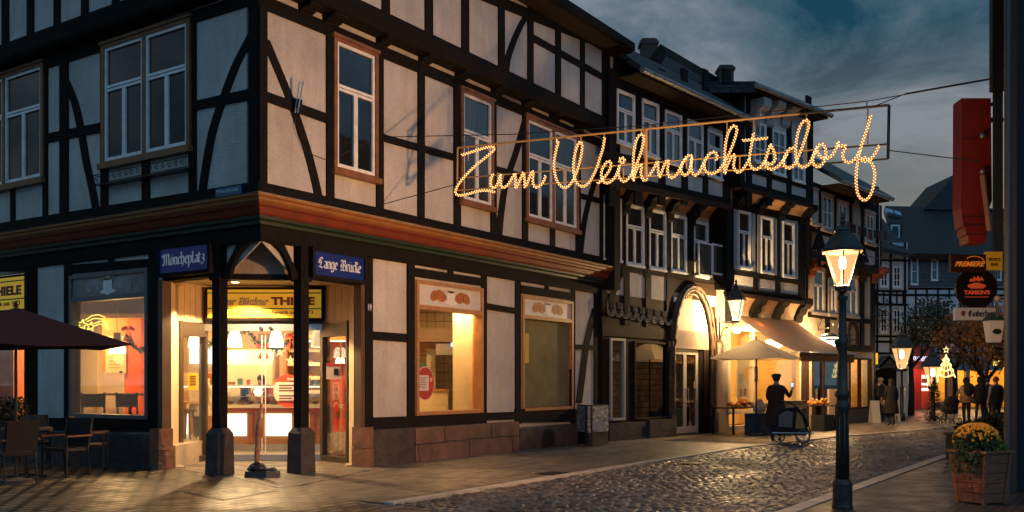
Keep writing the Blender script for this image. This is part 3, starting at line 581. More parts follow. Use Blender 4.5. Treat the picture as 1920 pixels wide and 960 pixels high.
# ---- ground floor walls
GO = -.08
def hole(pl, x0, x1, y0, y1, yb0, yb1, o=GO): 
    a = pl.at(x0,y0,o); b = pl.at(x1,y1,o); c = pl.at(x0,yb0,o); d = pl.at(x1,yb1,o); return (min(a[0],b[0])+.02, max(a[0],b[0])-.02, (c[1]+d[1])/2+.02, (a[1]+b[1])/2-.02)
hA = hole(plR,779,903,526,541,778,773); hB = hole(plR,978,1072,553,567,770,766)
uE = 2.41; uEL = 2.57
plR.wall('ground_wall', plaster, B1, uE, LR, 0, ZG+.2, [hA, hB], GO-.15, GO)
hC = hole(plL,134,279,516,506,781,785); hD = hole(plL,-60,54,512,515,788,782)
plL.wall('ground_wall', plaster, B1, uEL, LL, 0, ZG+.2, [hC, hD], GO-.15, GO)
for pl_,u_ in ((plR,uE),(plL,uEL)):
    mb=MB(); pl_.fbox(mb,u_-.03,u_+.10,.02,3.32,GO-.16,GO+.022); mb.build('jamb_post',mat('jamb_brown', (.10,.055,.03), .6, var=.3, vscale=3),B1)
    mb=MB(); pl_.fbox(mb,u_-.06,u_+.19,-.05,.36,GO-.18,GO+.12); pl_.fbox(mb,u_-.06,u_+.19,.368,.74,GO-.175,GO+.115); mb.build('jamb_stone',mat('jamb_sandstone', (.22,.10,.06), .8, bump=1, bscale=9, var=.45, vscale=3),B1)
# lintel pieces over the vestibule
plR.wall('lintel', timber, B1, .93, uE+.02, 3.30, 3.80, [], GO-.26, GO-.005)
plL.wall('lintel', timber, B1, 1.05, uEL+.02, 3.30, 3.80, [], GO-.26, GO-.005)
GR = Facade(plR, B1, timber, GO); GL = Facade(plL, B1, timber, GO)
for x, a, b, w in ((692,470,812,14),(771,470,808,13),(845,480,518,9),(908,490,800,10),(972,500,795,10),(1026,507,545,7),(1075,515,795,7),(1122,520,800,15)): GR.V(x,a,b,w)
GR.Rl(699,629,766,634,16); GR.Rl(777,510,905,529,17,15); GR.Rl(912,574,968,583,12,11); GR.Rl(977,542,1073,556,16,14); GR.Rl(1077,650,1117,652,9)
GR.Rl(699,794,912,786,22,22,extra=.012); GR.Rl(912,781,968,779,14,14,extra=.01); GR.Rl(968,780,1130,778,26,22,extra=.012)
GR.B([(1117,578),(1101,641),(1093,700),(1086,756)],11)
for x, a, b, w in ((61,455,800,14),(126,455,800,13),(207,450,500,10),(286,445,800,16)): GL.V(x,a,b,w)
GL.Rl(131,505,284,492,17,15); GL.Rl(-10,502,56,502,14); GL.Rl(-20,795,290,797,24,26,extra=.012)
# stone plinth
def plinth(pl, x0, x1, yt0, yt1, o, m, name='plinth'):
    a = pl.at(x0,yt0,o); b = pl.at(x1,yt1,o); mb = MB(); u0,u1 = sorted((a[0],b[0])); z = (a[1]+b[1])/2; pl.fbox(mb,u0,u1,-.1,z-.03,GO-.05,o)
    mb.hexa([pl.P(u0,z-.03,GO-.05),pl.P(u1,z-.03,GO-.05),pl.P(u1,z-.03,o),pl.P(u0,z-.03,o),pl.P(u0,z+.0,GO-.05),pl.P(u1,z+.0,GO-.05),pl.P(u1,z+.0,o-.05),pl.P(u0,z+.0,o-.05)])
    return mb.build(name, m, B1)
plinth(plR,697,778,806,802,.03,stone_d); plinth(plR,780,974,805,788,.08,stone); plinth(plR,975,1128,797,795,.04,stone_d)
plinth(plL,-90,286,806,806,.02,stone_d)
mb = MB(); u,z = plR.at(1028,820,.045); plR.fbox(mb,u-.28,u+.28,.05,z+.02,.0,.046); 
mb.prism([plR.P(u+.28*math.cos(t),z+.02+.16*math.sin(t),.046) for t in [i*math.pi/8 for i in range(9)]],[plR.P(u+.28*math.cos(t),z+.02+.16*math.sin(t),.0) for t in [i*math.pi/8 for i in range(9)]]); mb.build('cellar_vent', black, B1)
# ---- shop windows
bread = mat('bread_brown', (.42,.13,.03), .5, var=.5, vscale=14); cupw = mat('cup_white', (.75,.72,.66), .4)
panelw = mat('sign_white', (.62,.58,.52), .4, var=.08); red_f = mat('casing_orange', (.42,.2,.08), .45, var=.25)
def shopwin(pl, h, split, cm, paneled, glassm, lb, gm2=None):
    w = .07; u0,u1,z0,z1 = h[0]-.03,h[1]+.03,h[2]-.03,h[3]+.03; o = GO
    mb = MB()
    pl.fbox(mb,u0,u0+w,z0,z1,o-.15,o+.05); pl.fbox(mb,u1-w,u1,z0,z1,o-.15,o+.05); pl.fbox(mb,u0+w,u1-w,z1-w,z1,o-.15,o+.049); pl.fbox(mb,u0+w,u1-w,z0,z0+w,o-.15,o+.07); pl.fbox(mb,u0+w,u1-w,split-w*.6,split+w*.6,o-.15,o+.047)
    t = mb.build('shop_window', cm, B1)
    g = MB(); pl.fbox(g,u0+w-.01,u1-w+.01,z0+w-.01,split-w*.5,o-.045,o-.035); g.build('pane', glassm, t)
    p = MB(); pl.fbox(p,u0+w-.01,u1-w+.01,split+w*.5,z1-w+.01,o-.02,o+.012); p.build('sign_panel', gm2 or panelw, t)
    c = (u0+u1)/2; zc = (split+z1)/2; X = pl.P(1,0,0)-pl.P(0,0,0); s = pl.sg
    def disc(mb, cu, cz, ru, rz, oo, n=18, k=.006, rot=0):
        q = [(cu+ru*math.cos(i*2*math.pi/n)*math.cos(rot)-rz*math.sin(i*2*math.pi/n)*math.sin(rot), cz+ru*math.cos(i*2*math.pi/n)*math.sin(rot)+rz*math.sin(i*2*math.pi/n)*math.cos(rot)) for i in range(n)]
        mb.prism([pl.P(a,b,o+oo+k) for a,b in q],[pl.P(a,b,o+oo) for a,b in q])
    W_ = (u1-u0)
    for sgn in (-1,1):
        b = MB(); disc(b, c+sgn*W_*.15, zc+.0, W_*.085, W_*.05, .012, rot=sgn*.25); disc(b, c+sgn*W_*.24, zc-.01, W_*.06, W_*.045, .0145, rot=-sgn*.5); b.build('bread_picture', bread if paneled else mat('bread_dim',(.3,.28,.28),.5,var=.4,vscale=8), t)
    b = MB(); disc(b, c, zc-.01, W_*.06, W_*.075, .021, k=.004); disc(b, c, zc-.10*W_*.5, W_*.1, W_*.02, .017, k=.004); b.build('cup_picture', cupw, t)
    b = MB(); disc(b, c, zc+.045*W_, W_*.05, W_*.012, .026, k=.003); b.build('coffee_picture', mat('coffee',(.12,.05,.02),.4), t)
    return t
sA = (plR.at(779,574,GO)[1]+plR.at(903,588,GO)[1])/2; sB = (plR.at(978,594,GO)[1]+plR.at(1072,602,GO)[1])/2
shopwin(plR,hA,sA,red_f,True,shopglass,''); shopwin(plR,hB,sB,red_f,True,glass('dull_glass',(.9,.9,.85),.02,.15),'')
sC = (plL.at(140,561,GO)[1]+plL.at(278,554,GO)[1])/2
shopwin(plL,hC,sC,mat('frame_grey',(.12,.115,.11),.5,var=.2),False,shopglass,'',mat('sign_grey',(.2,.19,.18),.4,var=.3))
# leftmost window: frame only (its sign board is a thing)
t = MB(); w=.06
for a in ((hD[0]-.03,hD[0]+w,hD[2],hD[3]),(hD[1]-w,hD[1]+.03,hD[2],hD[3])): plL.fbox(t,a[0],a[1],a[2],a[3],GO-.15,GO+.05)
plL.fbox(t,hD[0],hD[1],hD[2]-.03,hD[2]+w,GO-.15,GO+.049); zt = plL.at(30,583,GO)[1]; plL.fbox(t,hD[0]+w,hD[1]-w,zt-.03,zt+.03,GO-.15,GO+.045)
t = t.build('shop_window', timber_b, B1); g = MB(); plL.fbox(g,hD[0]+w,hD[1]-w,hD[2]+w,zt-.03,GO-.05,GO-.04); g.build('pane', shopglass, t)
# frosted film on the second shop window
g = MB(); plR.fbox(g,hB[0]+.05,hB[1]-.05,hB[2]+.05,sB-.05,GO-.20,GO-.06); g.build('frosted_film', murky, B1)
g = MB(); ua_ = plR.at(992,640,GO-.05)[0]; plR.fbox(g,hB[0]+.05,ua_,plR.at(985,681,GO-.05)[1],plR.at(985,625,GO-.05)[1],GO-.055,GO-.050); g.build('lit_curtain_gap', emis('lit_gap',(1,.5,.08),.35), B1)
# ---- vestibule: pillars, braces, arch panel
for nm, (a, b), lb in (('L',(.10,1.09),0),('R',(.97,.10),0)):
    c = loc(a,b,0); mb = MB(); w=.088
    lbox(mb,a-w,a+w,b-w,b+w,.75,3.85)
    p = mb.build('entrance_pillar', timber, B1)
    mb = MB(); w=.158; w2=.10; k=.05
    for z0,z1,wa,wb in ((-.05,.70,w+.01,w-.005),(.70,.79,w-.005,w2)):
        q0=[loc(a+sx*wa,b+sy*wa,z0) for sx,sy in ((-1,-1),(1,-1),(1,1),(-1,1))]; q1=[loc(a+sx*wb,b+sy*wb,z1) for sx,sy in ((-1,-1),(1,-1),(1,1),(-1,1))]; mb.hexa(q0+q1)
    mb.build('pillar_base', stone_d, p)
    mb = MB(); lbox(mb,a-.12,a+.12,b-.12,b+.12,3.22,3.30); mb.build('pillar_capital', timber, p)
# curved braces springing from the pillars to the corner
def brace3(pl, k):
    q=[(1.03*k,3.24),(.96*k,3.32),(.60*k,3.80),(.20*k,3.80),(.38*k,3.765),(.56*k,3.66),(.68*k,3.52),(.76*k,3.36),(.79*k,3.24)]
    mb=MB(); mb.prism([pl.P(u,z,GO+.035) for u,z in q],[pl.P(u,z,GO-.04) for u,z in q]); return mb.build('curved_brace', timber, B1)
brace3(plL,1.0); brace3(plR,.90)
for pl,u in ((plL,1.05),(plR,.93)):     # plaster triangles behind the braces
    mb=MB(); q=[(u-.1,3.3),(u-.1,3.85),(.08,3.85)]; mb.prism([pl.P(a,b,GO-.06) for a,b in q],[pl.P(a,b,GO-.09) for a,b in q]); mb.build('plaster_spandrel', plaster, B1)
a_=loc(.1,.95,0); b_=loc(.84,.1,0)
mb=MB(); v=Vector((.10,.16,0)); q=[a_+v+Vector((-.1,0,3.33)),b_+v+Vector((.1,0,3.33)),b_+v+Vector((.1,0,3.95)),a_+v+Vector((-.1,0,3.95))]; mb.prism(q,[p+Vector((0,.06,0)) for p in q]); mb.build('arch_panel', plaster_w, B1)
mb=MB(); q=[a_+v+Vector((-.1,-.05,3.25)),b_+v+Vector((.1,-.05,3.25)),b_+v+Vector((.1,-.05,3.34)),a_+v+Vector((-.1,-.05,3.34))]; mb.prism(q,[p+Vector((0,.14,0)) for p in q]); mb.build('arch_beam', timber, B1)
# vestibule ceiling
ceilm = mat('ceiling_paint', (.55,.48,.38), .6, var=.2)
cp = [loc(.1,2.3,0),loc(.12,1.2,0),a_+v+Vector((-.1,.07,0)),b_+v+Vector((.1,.07,0)),loc(1.1,.12,0),loc(2.2,.1,0),loc(3.4,1.2,0),loc(3.2,1.9,0),loc(1.9,4,0),loc(1.2,3.6,0)]
mb=MB(); mb.prism([p+Vector((0,0,3.40)) for p in cp],[p+Vector((0,0,3.46)) for p in cp]); mb.build('vestibule_ceiling', ceilm, B1)
# wood panelled reveals, door screen
panelm = mat('reveal_boards', (.68,.50,.31), .5, var=.12, vscale=3); doorf = mat('door_frame', (.045,.03,.02), .4, bump=.2)
def vwall(name, A, Bp, z0, z1, th, m, parent=B1, back=1):
    A=Vector((A.x,A.y,0)); Bp=Vector((Bp.x,Bp.y,0)); d=(Bp-A).normalized(); n=Vector((-d.y,d.x,0))*back; mb=MB()
    mb.hexa([A+Vector((0,0,z0)),Bp+Vector((0,0,z0)),Bp+n*th+Vector((0,0,z0)),A+n*th+Vector((0,0,z0)),A+Vector((0,0,z1)),Bp+Vector((0,0,z1)),Bp+n*th+Vector((0,0,z1)),A+n*th+Vector((0,0,z1))]); return mb.build(name,m,parent) if name else mb
# key plan points (world)
vL0, vL1 = loc(.23,2.57,0), wp(334,0,17.9); vD0, vD1 = wp(386,0,18.6), wp(604,0,18.6); vR1, vR0 = wp(655,0,17.9), loc(2.41,.23,0)
for v in (vL0,vL1,vD0,vD1,vR1,vR0): v.z=0
zh = 1.55+(716-604)/1806*18.4
for A,Bp in ((vL0,vL1),(vR1,vR0)):
    vwall('reveal_panel',A,Bp,.03,3.42,.08,panelm)
def boards(A,Bp,z0,z1,n):
    d=(Bp-A); k=d.normalized(); nn=Vector((-k.y,k.x,0))*-1
    for i in range(n):
        a=A+d*(i/n)+k*.006; b=A+d*((i+1)/n)-k*.006; vwall('panel_board',a+nn*.012,b+nn*.012,z0,z1,.02,panelm)
boards(vL0,vL1,.05,3.38,4); boards(vR1,vR0,.05,3.38,4)
for A,Bp,n in ((vL1,vD0,5),(vD1,vR1,4)):
    d=(Bp-A).normalized(); boards(A+Vector((0,0,0)),Bp,zh+.03,3.38,n); vwall('transom_wall',A,Bp,zh+.0,3.42,.1,panelm)
    mb=vwall('',A,A+d*.10,.02,zh,.12,None); 
    for x0,x1,z0,z1 in ((0,.11,.02,zh),(-.07,0,.02,zh)):
        pass
    L_=(Bp-A).length
    fr=MB()
    for s0,s1,z0,z1,tt in ((0,.09,.02,zh,.12),(L_-.05,L_,.02,zh,.12),(.09,L_-.05,.02,.14,.1),(.09,L_-.05,zh-.28,zh-.02,.1)):
        a=A+d*s0; b=A+d*s1; n_=Vector((-d.y,d.x,0)); fr.hexa([p+Vector((0,0,z)) for z in (z0,z1) for p in (a-n_*.05,b-n_*.05,b+n_*tt,a+n_*tt)])
    f_=fr.build('door_side_light', doorf, B1)
    vwall('',A+d*.09,A+d*(L_-.05),.14,zh-.27,.01,None).build('pane', shopglass, f_)
# head of the door screen
vwall('transom_wall',vD0,vD1,zh-.0,3.42,.1,panelm); vwall('door_head',vD0+Vector((0,-.07,0)),vD1+Vector((0,-.07,0)),zh-.06,zh+.12,.06,doorf)
dr = thing('sliding_door','frameless glass sliding door with a steel header rail in the bakery entrance','door',(vD0+vD1)/2)
zd=1.55+(716-612)/1806*18.6; zd2=1.55+(716-621)/1806*18.6
vwall('header_rail',vD0+Vector((-.02,-.10,0)),vD1+Vector((.02,-.10,0)),zd2,zd+.04,.10,steel,dr)
mb=MB(); mb.box(((vD0.x+vD1.x)/2,vD0.y-.02,(zd+3.42)/2-.17),((vD1-vD0).length,.05,.1)); 
xm = wp(496,0,18.6).x
for i,(a,b) in enumerate(((vD0.x+.02,xm-.004),(xm+.004,vD1.x-.02))):
    mb=MB(); mb.box(((a+b)/2,18.56,(zd2+.11)/2+.06),(b-a,.012,zd2-.11)); lf=mb.build('door_leaf',glass('door_glass',(.95,.95,.93),.05),dr)
    mb=MB(); mb.box(((a+b)/2,18.56,.10),(b-a,.03,.11)); mb.build('kick_rail',steel,lf)
    mb=MB(); xx=b-.03 if i==0 else a+.03; mb.box((xx,18.545,1.3),(.012,.02,2.3)); mb.build('edge_seal',mat('edge_light',(.8,.75,.65),.3),lf)
mb=MB()
for x in (488,506): mb.lathe([(.035,0),(.035,.03)],(0,0,0),10)
mb.v=[]; mb.f=[]
for x in (488,506):
    c=wp(x,615,18.45); mb.tube([c,c+Vector((0,.03,0))],.035,10)
mb.build('door_sensor',black,dr)
vwall('door_threshold',vD0,vD1,.0,.045,.15,steel)
# recessed downlights in the vestibule ceiling
for i,(x,y) in enumerate(((441,528),(560,540))):
    p=wp(x,y,0 or FPX*(3.39-H)/(HY-y)); l=thing('downlight',['round recessed downlight in the porch ceiling, seen between the two posts','round recessed downlight in the porch ceiling, hidden close behind the right post'][i],'light',p)
    MB().lathe([(.09,-.012),(.09,.01)],p,16).build('trim_ring',steel,l); MB().lathe([(.07,-.02),(.07,0)],p,16).build('bulb',emis('downlight_glow',(1,.75,.42),6),l)
    a=bpy.data.lights.new('downlight_lamp','SPOT'); a.energy=950; a.spot_size=R(130); a.color=(1,.66,.32); a.shadow_soft_size=.06; o=bpy.data.objects.new('downlight_lamp',a); C.objects.link(o); o.parent=l; o.location=(0,0,-.05)
# ================================================================ arched-door house (second along the street)
B2 = thing('arched_door_house', 'dark half-timbered house with a round arched doorway carved 1557 and five upper windows', 'house', (P1.x,P1.y,0))
F2 = Facade(pl2, B2, timber); L2 = 6.1
def zz(pl, x, y, off=0): return pl.at(x,y,off)[1]
zj = zz(pl2,1245,350,.5); zs1 = zz(pl2,1230,500,.03)
zE2 = zz(pl2,1285,178,1.1)
hw = [hole(pl2,1142,1171,632,634,790,789,0), hole(pl2,1187,1252,637,642,788,786,0), hole(pl2,1265,1320,556,556,816,812,0)]
hw[2]=(hw[2][0]-.02,hw[2][1]+.02,-.1,hw[2][3])
pl2.wall('ground_wall', timber_b, B2, 0, L2, 0, zs1-.9, hw, -.3, 0)
pl2.wall('upper_wall', plaster, B2, 0, L2, zs1-.9, zj+.1, [(hw[2][0],hw[2][1],0,hw[2][3])], -.3, 0)
pl2.wall('top_wall', plaster, B2, 0, L2, zj, zE2+.1, [], -.1, .5)
# side return (dark gable flank of the jetty)
mb=MB(); pl2.fbox(mb,L2-.02,L2+.1,zj,zE2,-.2,.53); pl2.fbox(mb,-.06,.02,zj,zE2,-.2,.53); mb.build('jetty_flank', timber, B2)
wins=[(1133,1166,364,373,484,492),(1175,1208,381,389,496,501),(1218,1249,391,396,504,508),(1259,1288,401,406,509,513),(1302,1328,413,418,518,521)]
for x0,x1,a,b,c,d in wins: F2.win(x0,x1,a,b,c,d,1,0,sw=.05,glassm=cglass if x0 in (1133,1302) else None)
for x,w in ((1128,8),(1170.5,9),(1213,10),(1254,10),(1295,14),(1338,14)): F2.V(x,345,520,w,m=timber)
F2.Rl(1126,497,1345,528,12,9); F2.Rl(1126,357,1345,402,10,9)
# open casements of the fifth window
for (x0,x1,y0,y1,dd) in ((1308,1334,452,521,.28),(1334,1357,456,518,.28)):
    a=pl2.at(x0,y0,dd); b=pl2.at(x1,y1,dd); o=MB(); u0,u1=sorted((a[0],b[0])); z1,z0=a[1],b[1]
    for q in ((u0,u0+.05,z0,z1),(u1-.05,u1,z0,z1),(u0+.05,u1-.05,z0,z0+.06),(u0+.05,u1-.05,z1-.05,z1)): pl2.fbox(o,*q,dd,dd+.04)
    c=o.build('open_casement', white, B2); g=MB(); pl2.fbox(g,u0+.05,u1-.05,z0+.06,z1-.05,dd+.01,dd+.02); g.build('pane', cglass, c)
# lower panels zone
for x,a,b,w in ((1133,495,620,9),(1176,500,620,10),(1216,505,622,10),(1256,510,625,12)): F2.V(x,a,b,w,m=timber_b if x>1200 else timber)
F2.B([(1168,500),(1158,530),(1145,563)],10)
F2.Rl(1130,568,1262,592,13,12); F2.Rl(1130,618,1262,628,22,20,m=timber_b)
F2.Rl(1262,535,1345,545,24,22,m=timber_b,extra=-.005); F2.V(1350,380,640,14,m=plaster_w)
# carved scalloped band
for i in range(9):
    x=1146+i*13.4; y=583+i*2.3; mb=MB(); u,z=pl2.at(x,y,.07); r=(pl2.at(1159.4,600,.07)[0]-pl2.at(1146,600,.07)[0])/2+.01
    mb.tube([pl2.P(u+r*math.cos(t)*1.0,z+.03+r*.9*math.sin(t),.075) for t in [math.pi+math.pi*k/8 for k in range(9)]],.018,5); mb.tube([pl2.P(u+r*.66*math.cos(t),z+.04+r*.6*math.sin(t),.075) for t in [math.pi+math.pi*k/8 for k in range(9)]],.012,5); mb.tube([pl2.P(u-r,z+.03,.078),pl2.P(u-r*.85,z+.14,.078),pl2.P(u-r,z+.24,.078),pl2.P(u-r*1.15,z+.14,.078),pl2.P(u-r,z+.03,.078)],.014,5); mb.build('scallop_carving', mat('carving_grey',(.30,.26,.21),.7,bump=.6), B2)
for x,w,y in ((1135,9,398),(1171,11,405),(1212,11,412),(1253,11,419),(1294,11,427),(1336,12,434)): F2.corbel(x,y,w,.5,zj-zz(pl2,x,y)+.05,m=timber)
coveb = mat('cove_brown', (.42,.24,.13), .8, var=.25, vscale=3)
for x0,x1,y0,y1 in ((1137,1166,362,368),(1177,1207,372,379),(1218,1248,384,390),(1260,1289,395,401),(1301,1328,405,410)): F2.cove(x0,x1,y0,y1,.46,zj-zz(pl2,(x0+x1)/2,(y0+y1)/2),coveb)
F2T = Facade(pl2, B2, timber, .5)
F2T.Rl(1135,338,1372,388,12,10,name='moulded_sill_beam',m=timber_b,extra=.03); F2T.Rl(1135,326,1372,378,10,9,extra=.01); F2T.Rl(1130,287,1372,338,14,11)
for x0,x1,a,b,c,d in ((1158,1191,167,178,266,277),(1205,1236,184,196,288,297),(1248,1279,205,217,303,312),(1290,1319,223,234,319,326),(1328,1355,240,253,330,338)): F2T.win(x0,x1,a,b,c,d,1,0,sw=.05)
for x,w in ((1150,14),(1198,14),(1242,12),(1284.5,11),(1323.5,9),(1363,13)): F2T.V(x,130,385,w)
F2T.Rl(1145,148,1372,240,34,22)
eave(pl2,-.05,L2+.1,zE2,.3,1.1,B2,slate,1.25,1.55)
# rear roof ridge and party pieces
mb=MB(); pl2.fbox(mb,-.05,L2+.1,zE2+1.2,zE2+1.45,-4,-.4); mb.build('roof_top', slate, B2)
# chimney + rear gabled roof
RH = thing('rear_gable_house','steep dark gabled roof with a brick chimney rising behind the arched-door house','house',(3.9,33.5,0))
a=wp(1213,96,31.5); b=wp(1240,80,31.5); 
A_=wp(1238,82,31); B_=wp(1392,172,38); 
E1=wp(1205,140,29.6); E2=wp(1345,225,36)
mb=MB(); v=Vector((0,0,-.3)); mb.prism([A_,B_,E2,E1],[A_+v,B_+v,E2+v,E1+v]); mb.build('roof', tile, RH)
mb=MB(); A2=A_+Vector((-2.2,1.6,-2.2)); mb.prism([A_,E1,E1+Vector((0,0,-5)),A2+Vector((0,0,-5)),A2],[p+Vector((.3,.5,0)) for p in (A_,E1,E1+Vector((0,0,-5)),A2+Vector((0,0,-5)),A2)]); mb.build('gable_wall', timber, RH)
mb=MB(); B2_=B_+Vector((-2.2,1.6,-2.2)); mb.prism([A_,B_,B2_,A2],[p+v for p in (A_,B_,B2_,A2)]); mb.build('roof', tile, RH)
def chimney(x0,x1,y0,y1,d,par=None,lb=None):
    a=wp(x0,y0,d); b=wp(x1,y1,d); w=b.x-a.x; mb=MB(); mb.box(((a.x+b.x)/2,d+w/2,(a.z+b.z)/2-1),(w,w,abs(a.z-b.z)+2)); c=mb.build('chimney',brickm,par)
    mb=MB(); mb.box(((a.x+b.x)/2,d+w/2,a.z-.12),(w+.1,w+.1,.1)); mb.box(((a.x+b.x)/2,d+w/2,a.z+.01),(w*.8,w*.8,.05)); mb.build('chimney_cap',stone_d,c); return c
chimney(1203,1232,72,130,30.8,RH); chimney(1349,1376,122,170,35,RH)
# shop windows of the house
def swin(pl,par,h,o,cm,gm,nm='shop_window',w=.06,extra=()):
    t=MB(); u0,u1,z0,z1=h
    pl.fbox(t,u0,u0+w,z0,z1,o-.1,o+.05); pl.fbox(t,u1-w,u1,z0,z1,o-.1,o+.05); pl.fbox(t,u0+w,u1-w,z1-w,z1,o-.1,o+.049); pl.fbox(t,u0+w,u1-w,z0,z0+w,o-.1,o+.08)
    for k in extra: pl.fbox(t,u0+w,u1-w,k-w/2,k+w/2,o-.1,o+.048)
    t=t.build(nm,cm,par); g=MB(); pl.fbox(g,u0+w-.01,u1-w+.01,z0+w-.01,z1-w+.01,o-.04,o-.03); g.build('pane',gm,t); return t
greyf=mat('grey_frame',(.42,.40,.38),.45)
refl=glass('reflective_glass',(.5,.5,.45),.22,.01)
swin(pl2,B2,hw[0],0,greyf,refl); swin(pl2,B2,hw[1],0,timber_b,refl,w=.05)
for x0,x1,yt in ((1143,1212,794),(1215,1262,788)):
    mb=MB(); a=pl2.at(x0,yt,.1); b=pl2.at(x1,yt,.1); pl2.fbox(mb,a[0],b[0],-.1,a[1],-.02,.10 if x0<1200 else .16); mb.build('plinth',stone_d,B2)
# carved arch
ua,_=pl2.at(1260,600,.1); ub,_=pl2.at(1341,600,.1); uc=(ua+ub)/2; zt=zz(pl2,1297,532,.1); hwid=(ub-ua)/2; zsp=zt-hwid*1.5
pts=[(ua+.04,.55)]+[(ua+.04,zsp*.5+.4)]+[(uc-(hwid-.06)*math.cos(t),zsp+(zt-zsp-.06)*math.sin(t)) for t in [math.pi*i/16 for i in range(17)]]+[(ub-.06,zsp*.5+.4),(ub-.06,.55)]
for k,(dr_,r,oo) in enumerate(((0,.075,.05),(-.10,.055,.075),(.0,.03,.14))):
    P_=[]
    for i,(u,z) in enumerate(pts):
        du=(uc-u); dz=max(0,(z-zsp)); L_=math.hypot(du,dz) or 1; P_.append((u+(-du/L_)*dr_, z+(dz/L_)*dr_))
    mb=MB(); rr=[r*(1+.25*math.sin(i*2.3)) for i in range(len(P_))]; mb.tube([pl2.P(u,z,oo) for u,z in P_],rr,8); mb.build('arch_moulding',carved,B2)
# twisted rope detail
mb=MB(); fine=[]
for i in range(len(pts)-1):
    for t in range(6): fine.append((pts[i][0]+(pts[i+1][0]-pts[i][0])*t/6, pts[i][1]+(pts[i+1][1]-pts[i][1])*t/6))
mb.tube([pl2.P(u+.03*math.cos(i*.9)+.07*(1 if u<uc else -1)*1,z,.12+.025*math.sin(i*.9)) for i,(u,z) in enumerate(fine)],.022,5); mb.build('arch_rope_carving',carved,B2)
for x in (1261,1341):
    u,_=pl2.at(x,750,.1); mb=MB(); pl2.fbox(mb,u-.12,u+.12,-.1,.62,-.02,.16); mb.build('arch_base',stone_d,B2)
mb=MB(); f=[(uc+(hwid*.83)*math.cos(t),zsp+(zt-zsp)*.86*math.sin(t)) for t in [math.pi*i/16 for i in range(17)]]+[(uc-hwid*.83,zz(pl2,1297,621,0)),(uc+hwid*.83,zz(pl2,1297,621,0))]
tympw=mat('tympanum_paint',(.60,.50,.40),.7,bump=.2,var=.1); mb.prism([pl2.P(u,z,.012) for u,z in f],[pl2.P(u,z,-.1) for u,z in f]); mb.build('tympanum',tympw,B2)
f=[(uc+(hwid*.80)*math.cos(t),zsp+(zt-zsp)*.84*math.sin(t)) for t in [math.pi*(.27+.46*i/10) for i in range(11)]]; zl=zz(pl2,1297,562,0); f=[(u,max(z,zl)) for u,z in f]+[(f[-1][0],zl),(f[0][0],zl)]
mb=MB(); mb.prism([pl2.P(u,z,.05) for u,z in f],[pl2.P(u,z,0) for u,z in f]); mb.build('date_board',timber_b,B2)
X2=Vector((d2.x,d2.y,0)); text_mesh('1557',mat('gilt_numerals',(.75,.55,.2),.4),pl2.P(pl2.at(1287,561,.055)[0],zz(pl2,1297,562,.055),.052),X2,(0,0,1),.17,.36,bold=.03,parent=B2,name='date_numerals')
# glazed double door
dh=(uc-hwid*.80, uc+hwid*.42, .03, zz(pl2,1297,621,0)); zt2=zz(pl2,1295,657,0)
D2=thing('glazed_double_door','pale framed glazed double door with a fanlight under the carved arch','door',pl2.P((dh[0]+dh[1])/2,0,-.08))
doorw=mat('door_white',(.50,.42,.33),.45,var=.08)
t=MB(); w=.06
for q in ((dh[0],dh[0]+w,.03,dh[3]),(dh[1]-w,dh[1],.03,dh[3]),(dh[0]+w,dh[1]-w,dh[3]-w,dh[3]),(dh[0]+w,dh[1]-w,zt2-w/2,zt2+w/2)): pl2.fbox(t,*q,-.14,-.06)
t.build('frame',doorw,D2); um=(dh[0]+dh[1])/2
g=MB(); pl2.fbox(g,dh[0]+w,dh[1]-w,zt2+w/2,dh[3]-w,-.11,-.10); g.build('fanlight',refl,D2)
for a,b,hx in ((dh[0]+w,um-.003,um-.10),(um+.003,dh[1]-w,um+.06)):
    t=MB(); k=.085
    for q in ((a,a+k,.06,zt2-w/2-.005),(b-k,b,.06,zt2-w/2-.005),(a+k,b-k,zt2-w/2-.09,zt2-w/2-.005),(a+k,b-k,.06,.26)): pl2.fbox(t,*q,-.13,-.07)
    lf=t.build('door_leaf',doorw,D2); g=MB(); pl2.fbox(g,a+k,b-k,.26,zt2-w/2-.09,-.105,-.095); g.build('pane',refl,lf)
    m_=MB(); m_.tube([pl2.P(hx+.02,.95,-.07),pl2.P(hx+.02,.95,.0),pl2.P(hx+.02,1.35,.0),pl2.P(hx+.02,1.35,-.07)],.014,6); m_.build('handle',steel,lf)
g=MB(); pl2.fbox(g,dh[1]+.0,uc+hwid*.83,.03,zz(pl2,1297,621,0),-.25,-.03); g.build('door_side_panel',timber,B2)
g=MB(); u,z=pl2.at(1303,721,-.09); pl2.fbox(g,u-.06,u+.06,z-.1,z+.1,-.094,-.088); tag(g.build('paper_notice',mat('paper_yellow',(.6,.4,.1),.6)),'small yellow paper notice on the right leaf of the glazed double door','notice')
